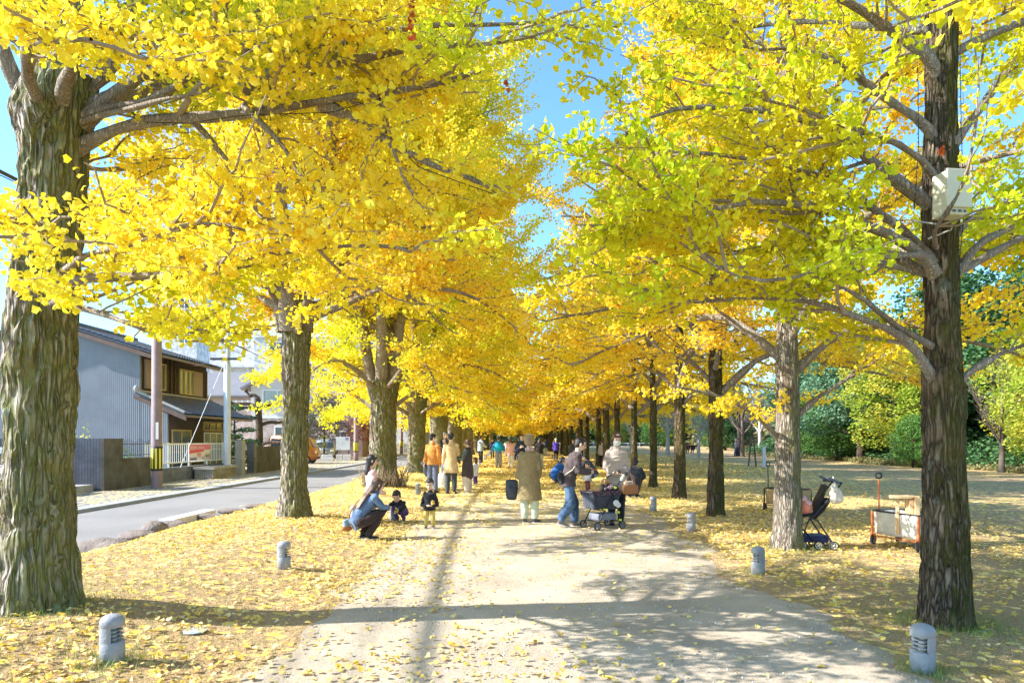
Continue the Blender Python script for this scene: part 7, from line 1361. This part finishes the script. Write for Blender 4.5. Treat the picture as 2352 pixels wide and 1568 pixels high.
bb = thing('baby_blanket', 'pink and orange patterned blanket heaped on the baby stroller seat', 'blanket', (x0-.19, y0, .50), 0); mb = MB(); ell(mb, (0, -.02, .10), (.13, .14, .11)); ell(mb, (-.02, 0, .19), (.10, .11, .08)); ell(mb, (.08, .02, .03), (.13, .15, .06)); part(bb, 'folded_cloth', mb, C('coral_blanket', (.72, .25, .17)), .012); mb = MB(); ell(mb, (-.03, -.05, .23), (.07, .07, .05)); ell(mb, (.04, -.07, .16), (.07, .07, .05)); part(bb, 'pillow', mb, C('pink_pillow', (.82, .48, .50)), .01)
# ================================================================ WAGONS
org = simple('orange_metal', (.62, .15, .04), .4, .08, 5, bs_=0); canv = C('cream_canvas', (.74, .70, .62)); pine = simple('pine_board', (.72, .48, .26), .6, .12, 6)
def make_wagon(lb, loc, rz, canvas, frame):
    t = thing('folding_wagon', lb, 'wagon', loc, rz, 'folding wagons on the right lawn'); Lx, Ly = .245, .40
    bm = bmesh.new(); bmesh.ops.create_cube(bm, size=1)
    for q in bm.verts: k = 1 if q.co.z > 0 else .93; q.co = Vector((q.co.x*2*Lx*k, q.co.y*2*Ly*k, .34+q.co.z*.34))
    f = max(bm.faces, key=lambda f: f.calc_center_median().z); bmesh.ops.delete(bm, geom=[f], context='FACES'); bmesh.ops.subdivide_edges(bm, edges=bm.edges[:], cuts=4, use_grid_fill=True)
    for q in bm.verts: q.co += Vector((random.uniform(-1, 1), random.uniform(-1, 1), random.uniform(-.5, .5)))*.008
    o = link('canvas', bpy.data.meshes.new('canvas'), canvas, t); bm.to_mesh(o.data); bm.free(); o.modifiers.new('thick', 'SOLIDIFY').thickness = .01
    for p in o.data.polygons: p.use_smooth = True
    mb = MB(); mb.bbox(-Lx+.03, Lx-.03, -Ly-.035, -Ly-.012, .20, .45, .01); mb.bbox(-Lx+.02, Lx-.02, -Ly-.05, -Ly-.03, .40, .50, .008); mb.build('pocket', canvas, t)
    mb = MB()
    for x in (-Lx-.01, Lx+.01):
        for y in (-Ly-.01, Ly+.01): mb.box(x-.012, x+.012, y-.012, y+.012, .14, .50); mb.box(x-.02, x+.02, y-.02, y+.02, .10, .16)
        mb.tube([(x, -Ly, .14), (x, Ly, .14)], .01)
    mb.tube([(-Lx, -Ly, .17), (Lx, Ly, .17)], .008); mb.tube([(-Lx, Ly, .17), (Lx, -Ly, .17)], .008); mb.build('frame', frame, t)
    mb = MB(); mb.tube([(-Lx, -Ly, .515), (Lx, -Ly, .515), (Lx, Ly, .515), (-Lx, Ly, .515), (-Lx, -Ly, .515)], .012); mb.build('top_rail', rubber, t)
    for x in (-Lx, Lx):
        for y in (-Ly, Ly): w = wheel(t, (x, y, .08), .08, .045, whm, .4); mb = MB(); mb.box(x-.014, x+.014, y-.034, y-.026, .06, .17); mb.box(x-.014, x+.014, y+.026, y+.034, .06, .17); mb.build('fork', frame, t)
    mb = MB(); mb.tube([(-.10, Ly+.03, .16), (-.10, Ly+.04, .98)], .011); mb.build('pull_bar', frame, t)
    mb = MB(); mb.tube([(-.10+.058*cos(a), Ly+.04, 1.04+.042*sin(a)) for a in np.linspace(-pi/2, 1.5*pi, 18)], .013, 8, cap=False); mb.build('handle', rubber, t); return t
wa = make_wagon('cream canvas folding wagon with orange frame carrying a wooden stool', (5.86, 10.1, 0), .3, canv, org)
wg2 = make_wagon('tan folding wagon half hidden behind the pale second right trunk', (6.05, 15.0, 0), .5, C('tan_canvas', (.45, .30, .13)), blk)
ws = thing('wooden_stool', 'pale wooden stool standing upside in the cream wagon', 'stool', (5.72, 9.95, .22), -.25)
mb = MB(); mb.bbox(-.20, .08, -.10, .10, .52, .56, .006); mb.build('seat', pine, ws)
for x in (-.09, .03): mb = MB(); mb.bbox(x-.018, x+.018, -.03, .03, .0, .518, .005); mb.build('leg', pine, ws)
mb = MB(); mb.bbox(.105, .17, -.12, .12, .0, .56, .006); mb.build('side_panel', pine, ws)
mb = MB(); mb.bbox(.045, .10, -.08, .08, .0, .505, .006); mb.build('board', pine, ws)
